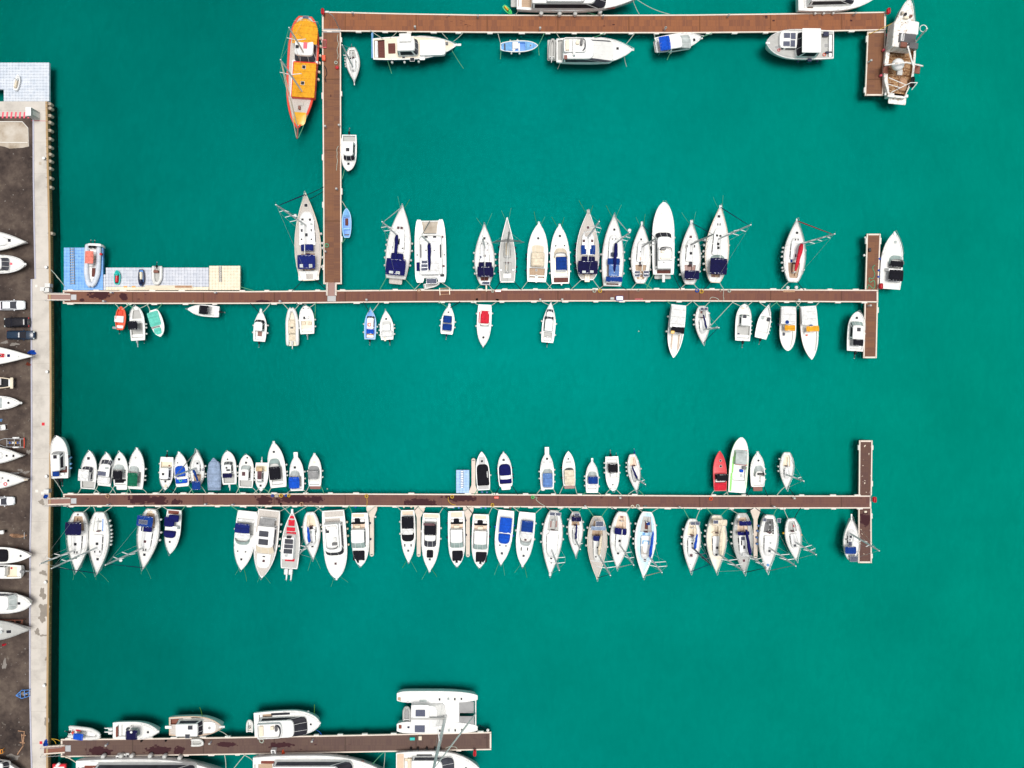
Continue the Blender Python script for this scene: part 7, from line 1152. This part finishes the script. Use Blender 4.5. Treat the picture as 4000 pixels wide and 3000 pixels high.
buoy(B4, 532, 626, 34, 'white', 'leftmost white fender ball between long yacht and bottom pontoon', .5); buoy(B4, 600, 627, 28, 'white', 'second white fender ball from left beside long yacht', .5); buoy(B4, 829, 630, 34, 'white', 'third white fender ball from left beside long yacht', .5); buoy(B4, 916, 637, 28, 'white', 'rightmost white fender ball beside the long yacht', .5)
buoy(B4, 610, 285, 24, 'white', 'white round fender on the flybridge yacht outer bow', .9); buoy(T5, 710, 730, 38, 'red', 'red round buoy on the upright pontoon'); buoy(T7, 1780, 252, 22, 'pink', 'pink round buoy between finger pontoon and trawler', .4); buoy(A3, 1217, 1429, 12, 'cream', 'small cream buoy floating alone in the basin', .05); buoy(A7, 1600, 635, 12, 'cream', 'small cream buoy floating above the third pontoon', .05)
for i, (T, x, y, m_, lb) in enumerate(((A8,83,803,'royal','blue ball fender below third pontoon left of leftmost pier'),(A8,623,802,'cream','left cream ball fender below third pontoon'),(A8,706,803,'cream','right cream ball fender below third pontoon'),(A8,1180,808,'blueh','left blue ball fender above third lower pier'),(A8,1236,810,'blueh','right blue ball fender above third lower pier'),(A8,1486,810,'blueh','left blue ball fender right of third lower pier'),(A8,1535,812,'blueh','right blue ball fender right of third lower pier'),(A8,1812,815,'mahog','left brown ball fender below third pontoon'),(A8,1862,812,'mahog','right brown ball fender below third pontoon'),(A8,1497,634,'paleblue','left pale blue ball fender below the long black cover boat'),(A8,1551,638,'paleblue','right pale blue ball fender below the long black cover boat'),(A7,716,830,'white','left white ball fender under third pontoon left of yachts'),(A7,937,830,'cream','cream ball fender under third pontoon above skylight yacht'),(A8,303,912,'white','white ball fender right of the leftmost lower finger pier'))): buoy(T, x, y, 24, m_, lb, .3, 'ball_fender')
def lifepost(T, x, y, label, s=1.0):
    p=TP(T, x, y, ZD); rt=empty('lifebuoy_stand', p); tag(rt, label, 'lifebuoy stand'); MB().rbox(0, 0, .12, .12, 0, 1.1, .03, .02).build('post', 'redh', rt); MB().rbox(0, 0, .5*s, .95*s, .5, 1.25, .22, .2).build('case', 'red', rt, 50)
lifepost(T5, 567, 150, 'red lifebuoy stand at the top left pontoon corner'); lifepost(T7, 1770, 97, 'red lifebuoy stand at the top pontoon right end'); lifepost(A5, 1860, 626, 'red lifebuoy stand beside the sport yacht with black canopies'); lifepost(B2, 2070, 706, 'red lifebuoy stand at the right end of third pontoon'); lifepost(B4, 1920, 586, 'red lifebuoy stand near the bottom pontoon end')
def crate(T, r, h, mat, name, label, cat, z=ZD, lid=None):
    a, b=TP(T, r[0], r[3], z), TP(T, r[2], r[1], z); c=(a+b)/2; rt=empty(name, (c.x, c.y, z)); tag(rt, label, cat); lx, ly=abs(b.x-a.x), abs(b.y-a.y)
    MB().rbox(0, 0, lx, ly, 0, h, .08, .05).build('body', mat, rt, 40)
    if lid: MB().rbox(0, 0, lx*.9, ly*.8, h-.01, h+.05, .06, .02).build('lid', lid, rt, 40)
    return rt
crate(T5, (556,435,598,525), .35, 'pink', 'mooring_mat', 'pink box with a darker pad on upright pontoon', 'box', lid='mahog'); crate(T5, (552,605,590,665), .5, 'orange', 'fender_box', 'orange box on upright pontoon beside the gulet', 'box', lid='orange'); crate(A3, (975,1062,1050,1108), .5, 'royal', 'dock_cart', 'blue box with white top on second pontoon', 'box', lid='white'); crate(A3, (918,1075,958,1100), .3, 'deckgrey', 'dock_bag', 'grey bag beside the blue box on second pontoon', 'bag')
crate(A3, (1175,1088,1262,1098), .12, 'pink', 'red_plank', 'reddish plank on the second pontoon edge', 'plank'); crate(A2, (1320,998,1385,1022), .35, 'red', 'kayak_roll', 'red and white roll on second pontoon by racing sailboat', 'bag', lid='white'); coil(A2, 1297, 1010, 30, 'ropepale', 'pale blue coil beside the red and white roll'); crate(A8, (1630,680,1682,706), .35, 'redh', 'red_bag', 'red bag on third pontoon below navy cover boat', 'bag'); crate(B1, (1350,782,1395,800), .1, 'black', 'door_mat', 'black mat on third pontoon', 'mat')
crate(A7, (1035,690,1075,722), .3, 'beige', 'dock_box', 'beige box between coils on third pontoon', 'box', lid='sandpad'); crate(A5, (1082,655,1178,672), .1, 'netcloth', 'plank_stack', 'tan planks lying on the second pontoon below red sail', 'plank'); crate(A5, (1775,312,1795,342), .3, 'black', 'dock_box', 'black box on the upper right finger pontoon', 'box'); crate(B4, (1478,462,1506,500), .4, 'dkgrey', 'dock_box', 'dark box with beige lid on the bottom pontoon', 'box', lid='beige'); crate(B4, (1410,478,1450,500), .35, 'teal', 'dock_bag', 'teal crate on the bottom pontoon behind the catamaran', 'crate')
crate(B2, (1985,828,2012,848), .3, 'cream', 'rope_bag', 'cream rope bag on the lower finger of third pontoon', 'bag'); crate(B4, (1000,0,1001,1), .1, 'grey', 'x', 'x', 'x') if False else None
p=TP(A2, 795, 1012, ZD); rt=empty('pallet', p, math.radians(4)); tag(rt, 'pale timber pallet frame on second pontoon behind the catamaran', 'pallet')
for y in (-.5, 0, .5): MB().rbox(0, y, 1.7, .1, 0, .1, .01, .01).build('bearer', 'netcloth', rt)
for x in (-.8, .8): MB().rbox(x, 0, .12, 1.2, .1, .14, .01, .01).build('slat', 'beige', rt)
p=TP(B4, 345, 615, ZD); 
def steps(T, r, label, rot=0):
    a, b=TP(T, r[0], r[3], ZD), TP(T, r[2], r[1], ZD); c=(a+b)/2; rt=empty('boarding_steps', (c.x, c.y, ZD), rot); tag(rt, label, 'steps'); lx, ly=abs(b.x-a.x), abs(b.y-a.y)
    if rot: lx, ly=ly, lx
    for i in range(4): MB().rbox(-lx/2+lx*(i+.5)/4, 0, lx/4, ly, 0, .25*(4-i), .03, .02).build('step', 'white', rt); MB().rbox(-lx/2+lx*(i+.5)/4+.03, 0, lx/4*.55, ly*.6, .25*(4-i)-.005, .25*(4-i)+.015, .03, .01).build('tread', 'dkgrey', rt)
steps(B3, (838,775,958,840), 'white boarding steps with dark treads beside the big yacht'); steps(B4, (330,560,365,632), 'white boarding steps with grey treads beside the long yacht', -math.pi/2)
p=TP(T5, 735, 316, ZD); rt=empty('lamp_post', p); tag(rt, 'grey lamp post at the corner of top and upright pontoons', 'lamp post'); MB().tube([(0, 0, 0), (0, 0, 3.0), (-.2, .1, 5.0), (-.9, .5, 5.3)], [.08, .07, .06, .05], 8).build('pole', 'grey', rt, 60); MB().rbox(-1.0, .55, .6, .28, 5.2, 5.32, .1, .04).build('lamp_head', 'white2', rt)
for i, (T, x, y, lb) in enumerate(((T8,1555,752,'pale ring bollard on second pontoon above sideways speedboat'),(A3,1212,1003,'round beige cap on second pontoon near solar sailboat'),(B3,1088,645,'left black ball on the bottom pontoon edge'),(B3,1350,642,'right black ball on the bottom pontoon edge'),(A2,1132,1097,'left dark rope pile at the lower edge of second pontoon'),(A2,1346,1100,'right dark rope pile at the lower edge of second pontoon'),(A7,1100,800,'dark rope pile at the lower edge of third pontoon'),(A4,998,1003,'grey fender lying on second pontoon'))):
    heap(T, x, y, 14, 12, .3, 'rubber' if 'dark' in lb or 'black' in lb else 'sandpad', 'dock_fender' if 'ball' in lb or 'fender' in lb or 'cap' in lb or 'bollard' in lb else 'rope_pile', lb, 'rope pile' if 'pile' in lb else 'fitting', 20+i, ZD)
# ---------------------------------------------------------------- mooring ropes
def rope3(a, b, sag, r, mat, label, group='mooring ropes', cat='rope'):
    n=7; c=(a+b)/2; pts=[a+(b-a)*(i/n)-Vector((0,0,sag*math.sin(math.pi*i/n)))-c for i in range(n+1)]
    o=MB().tube(pts, r, 5).build('mooring_rope', mat, None, 60, loc=c); tag(o, label, cat, group); return o
for b in ROPES:
    D=DOCK[b.dock]; T=b.T; by, sy=T[2]+T[0]*b.bowp[1], T[2]+T[0]*b.sternp[1]; dv=edge(D, T[1]+T[0]*b.bowp[0])
    useb=abs(by-dv)<abs(sy-dv); sx=1 if useb else -1; hw=.12*b.W if useb else b.W*.42*prof(b.pr, 1.0)/.9
    for sg, nm in ((-1, 'left'), (1, 'right')):
        # world-left corner of the end nearest the pontoon
        ly=hw*sg*(-1 if math.sin(b.ang)*sx>0 else 1)*(-sx if False else 1)
        loc=Vector((sx*(b.L/2-(.5 if useb else .15)), ly, (b.zd(0) if useb else b.zd(1))+.06)); ca, sa=math.cos(b.ang), math.sin(b.ang)
        wp=Vector((b.c.x+loc.x*ca-loc.y*sa, b.c.y+loc.x*sa+loc.y*ca, loc.z+b.zb))
        out=1 if wp.x>b.c.x+sx*ca*b.L/2 else -1
        u=NU+wp.x*F/(H-ZD)+out*(random.uniform(.22, .5)*b.W*23.57+ (b.W*6 if useb else 0)); v=edge(D, u); q=P(u, v+(2 if b.dock.endswith('t') else -2), ZD+.12)
        side='left' if out<0 else 'right'
        rope3(wp, q, .2, .058, random.choice(('ropepale','ropepale','ropegreen','ropepale','ropedark') if b.dock!='D2t' else ('ropedark','ropegreen','ropepale')), '%s mooring rope of the %s' % (side, b.root['label']))
    if b.ch:
        s2=-sx; w0=.1*b.W if s2>0 else .4*b.W
        for sg in (-1, 1):
            loc=Vector((s2*(b.L/2-.3), sg*w0, b.zd(0)-.1)); ca, sa=math.cos(b.ang), math.sin(b.ang); wp=Vector((b.c.x+loc.x*ca-loc.y*sa, b.c.y+loc.x*sa+loc.y*ca, loc.z))
            l2=loc+Vector((s2*random.uniform(1.5, 2.6), sg*random.uniform(.4, 1.1), 0)); q=Vector((b.c.x+l2.x*ca-l2.y*sa, b.c.y+l2.x*sa+l2.y*ca, -.03))
            rope3(wp, q, .1, .026, random.choice(('ropegreen', 'weed', 'ropegreen')), '%s bow line of the %s' % ('left' if wp.x<b.c.x+s2*ca*b.L/2 else 'right', b.root['label']), 'bow lines running into the water')
def rp(T, a, za, b_, zb_, label, mat='ropepale', r=.055, sag=.2): rope3(TP(T, *a, za), TP(T, *b_, zb_), sag, r, mat, label)
rp(T5, (1065,325), .7, (1200,415), 2.0, 'stern rope from top pontoon to the navy trawler yacht'); rp(T5, (1360,340), .7, (1285,410), 1.9, 'middle rope from top pontoon to the navy trawler yacht'); rp(T5, (1840,350), .7, (1905,420), 2.2, 'forward rope from top pontoon to the navy trawler yacht'); rp(T5, (2075,350), .7, (1970,445), 2.3, 'bow rope from top pontoon to the navy trawler yacht', r=.05)
rp(T5, (1255,655), 1.5, (1300,795), 0, 'green aft line from navy trawler yacht into the water', 'ropegreen'); rp(T5, (1950,545), 2.0, (2075,740), 0, 'green bow line from navy trawler yacht into the water', 'ropegreen')
rp(T6, (470,85), 1.8, (425,160), .7, 'stern rope of the large white yacht above top pontoon'); rp(T6, (1040,100), 1.6, (850,165), .7, 'left spring rope of the large white yacht above top pontoon'); rp(T6, (1110,95), 1.6, (1290,160), .7, 'right spring rope of the large white yacht above top pontoon', 'ropegreen'); rp(T6, (1690,-5), 2.4, (1765,160), .7, 'first bow rope of the large white yacht above top pontoon', r=.05); rp(T6, (1735,-5), 2.4, (2090,155), .7, 'long bow rope of the large white yacht above top pontoon', r=.05, sag=.6)
rp(T6, (235,360), .7, (272,490), .7, 'left rope of the small pale blue open boat'); rp(T6, (735,360), .7, (672,490), .8, 'right rope of the small pale blue open boat', 'ropegreen'); rp(T6, (268,525), .5, (262,640), 0, 'green stern line of the small pale blue open boat', 'ropegreen'); rp(T6, (672,505), .6, (682,600), 0, 'green bow line of the small pale blue open boat', 'ropegreen')
rp(T6, (865,350), .7, (905,415), 1.7, 'stern rope of the large white flybridge yacht'); rp(T6, (1390,355), .7, (1275,400), 1.7, 'middle rope of the large white flybridge yacht', 'ropegreen'); rp(T6, (1715,355), .7, (1625,470), 2.2, 'bow rope of the large white flybridge yacht', r=.06); rp(T6, (905,685), 1.4, (880,745), 0, 'aft water line of the large white flybridge yacht'); rp(T6, (1598,600), 2, (1625,720), 0, 'forward water line of the large white flybridge yacht')
rp(T7, (105,240), .7, (112,300), 1.2, 'stern rope of the motorboat with bright blue canopy'); rp(T7, (518,236), .7, (438,268), 1.6, 'bow rope of the motorboat with bright blue canopy', 'ropegreen'); rp(T7, (222,372), .9, (195,432), 0, 'water line of the motorboat with bright blue canopy', 'ropegreen'); rp(Q5, (45,520), .7, (425,340), 2.2, 'long yellow bow rope of the rusty fishing trawler', 'ropeyellow', .05)
rp(T5, (270,1480), 2.4, (100,640), 13.2, 'forestay rope of the orange gulet front mast', 'beige', .06, 0); rp(T5, (100,640), 13.4, (190,300), 11.8, 'green stay between the two gulet masts', 'ropegreen', .03, 0); rp(T5, (390,1240), 2.2, (290,1490), 2.2, 'green bow guy of the orange gulet', 'ropegreen')
rp(A1, (735,110), 2, (915,25), .7, 'upper bow rope of the large teak sailboat', 'ropedark'); rp(A1, (770,150), 2, (910,70), .7, 'lower bow rope of the large teak sailboat', 'ropedark'); rp(A1, (1140,235), .9, (1095,165), .7, 'bow rope of the pale blue rowing boat'); rp(A1, (1128,530), .7, (1092,582), .7, 'stern rope of the pale blue rowing boat', 'ropegreen'); rp(Q4, (340,1360), 1.2, (270,1660), .6, 'turquoise bow rope of the white cabin motorboat', 'ropegreen'); rp(T8, (0,465), .9, (95,580), .6, 'rope from the quay to the blue cube platform'); rp(A1, (100,1007), .5, (235,1046), .7, 'rope from beige cubes to the second pontoon', 'ropegreen')
rp(L2, (411,110), ZQ+.4, (500,215), .7, 'rope from the quay bollard above second gangway'); rp(A6, (115,500), ZQ+.3, (238,685), .7, 'rope from the quay to third pontoon end', r=.05); rp(Q2, (320,190), .9, (505,240), .7, 'yellow upper rope at the bottom pontoon end', 'ropeyellow', .05); rp(Q2, (335,200), .9, (420,310), .3, 'yellow lower rope at the bottom pontoon end', 'ropeyellow', .05); rp(Q2, (560,545), .7, (840,690), 1.8, 'bow rope from bottom pontoon to the big yacht', 'cream', .07)
rp(B3, (1983,800), .7, (1998,960), 1.5, 'left white rope of the long yacht below bottom pontoon', r=.07); rp(B3, (2200,800), .7, (2070,960), 1.5, 'diagonal white rope of the big yacht below bottom pontoon', r=.07); rp(B4, (105,620), .7, (190,680), 2, 'stern rope of the long white yacht', r=.07); rp(B4, (1215,598), .7, (1205,724), 1.2, 'upright pale rope of the long white yacht bow', r=.05); rp(B4, (1205,600), .7, (1110,700), 1.9, 'green bow rope of the long white yacht', 'ropegreen', .05)
rp(B4, (660,225), 0, (655,320), 1.5, 'green water line of the white flybridge yacht', 'weed', .05); rp(B4, (715,460), .7, (675,425), 1.8, 'bow rope of the white flybridge yacht', 'ropeblue'); rp(B3, (2030,605), .7, (1920,535), 2, 'bow rope of the white trawler cruiser'); rp(B3, (1713,285), 0, (1742,390), 1.3, 'green water line of the white trawler cruiser', 'weed', .05); rp(B4, (1945,385), 1.4, (2010,420), .7, 'bow rope of the large white catamaran', 'ropedark'); rp(A4, (1130,1125), .7, (880,1395), 1.0, 'long pale rope from second pontoon to small navy boom sailboat', r=.05); rp(A1, (835,1165), .7, (822,1390), .5, 'green line right of the beige cushion motorboat', 'ropegreen'); rp(L3, (495,395), ZQ, (569,515), .5, 'rope down the quay wall above third gangway')
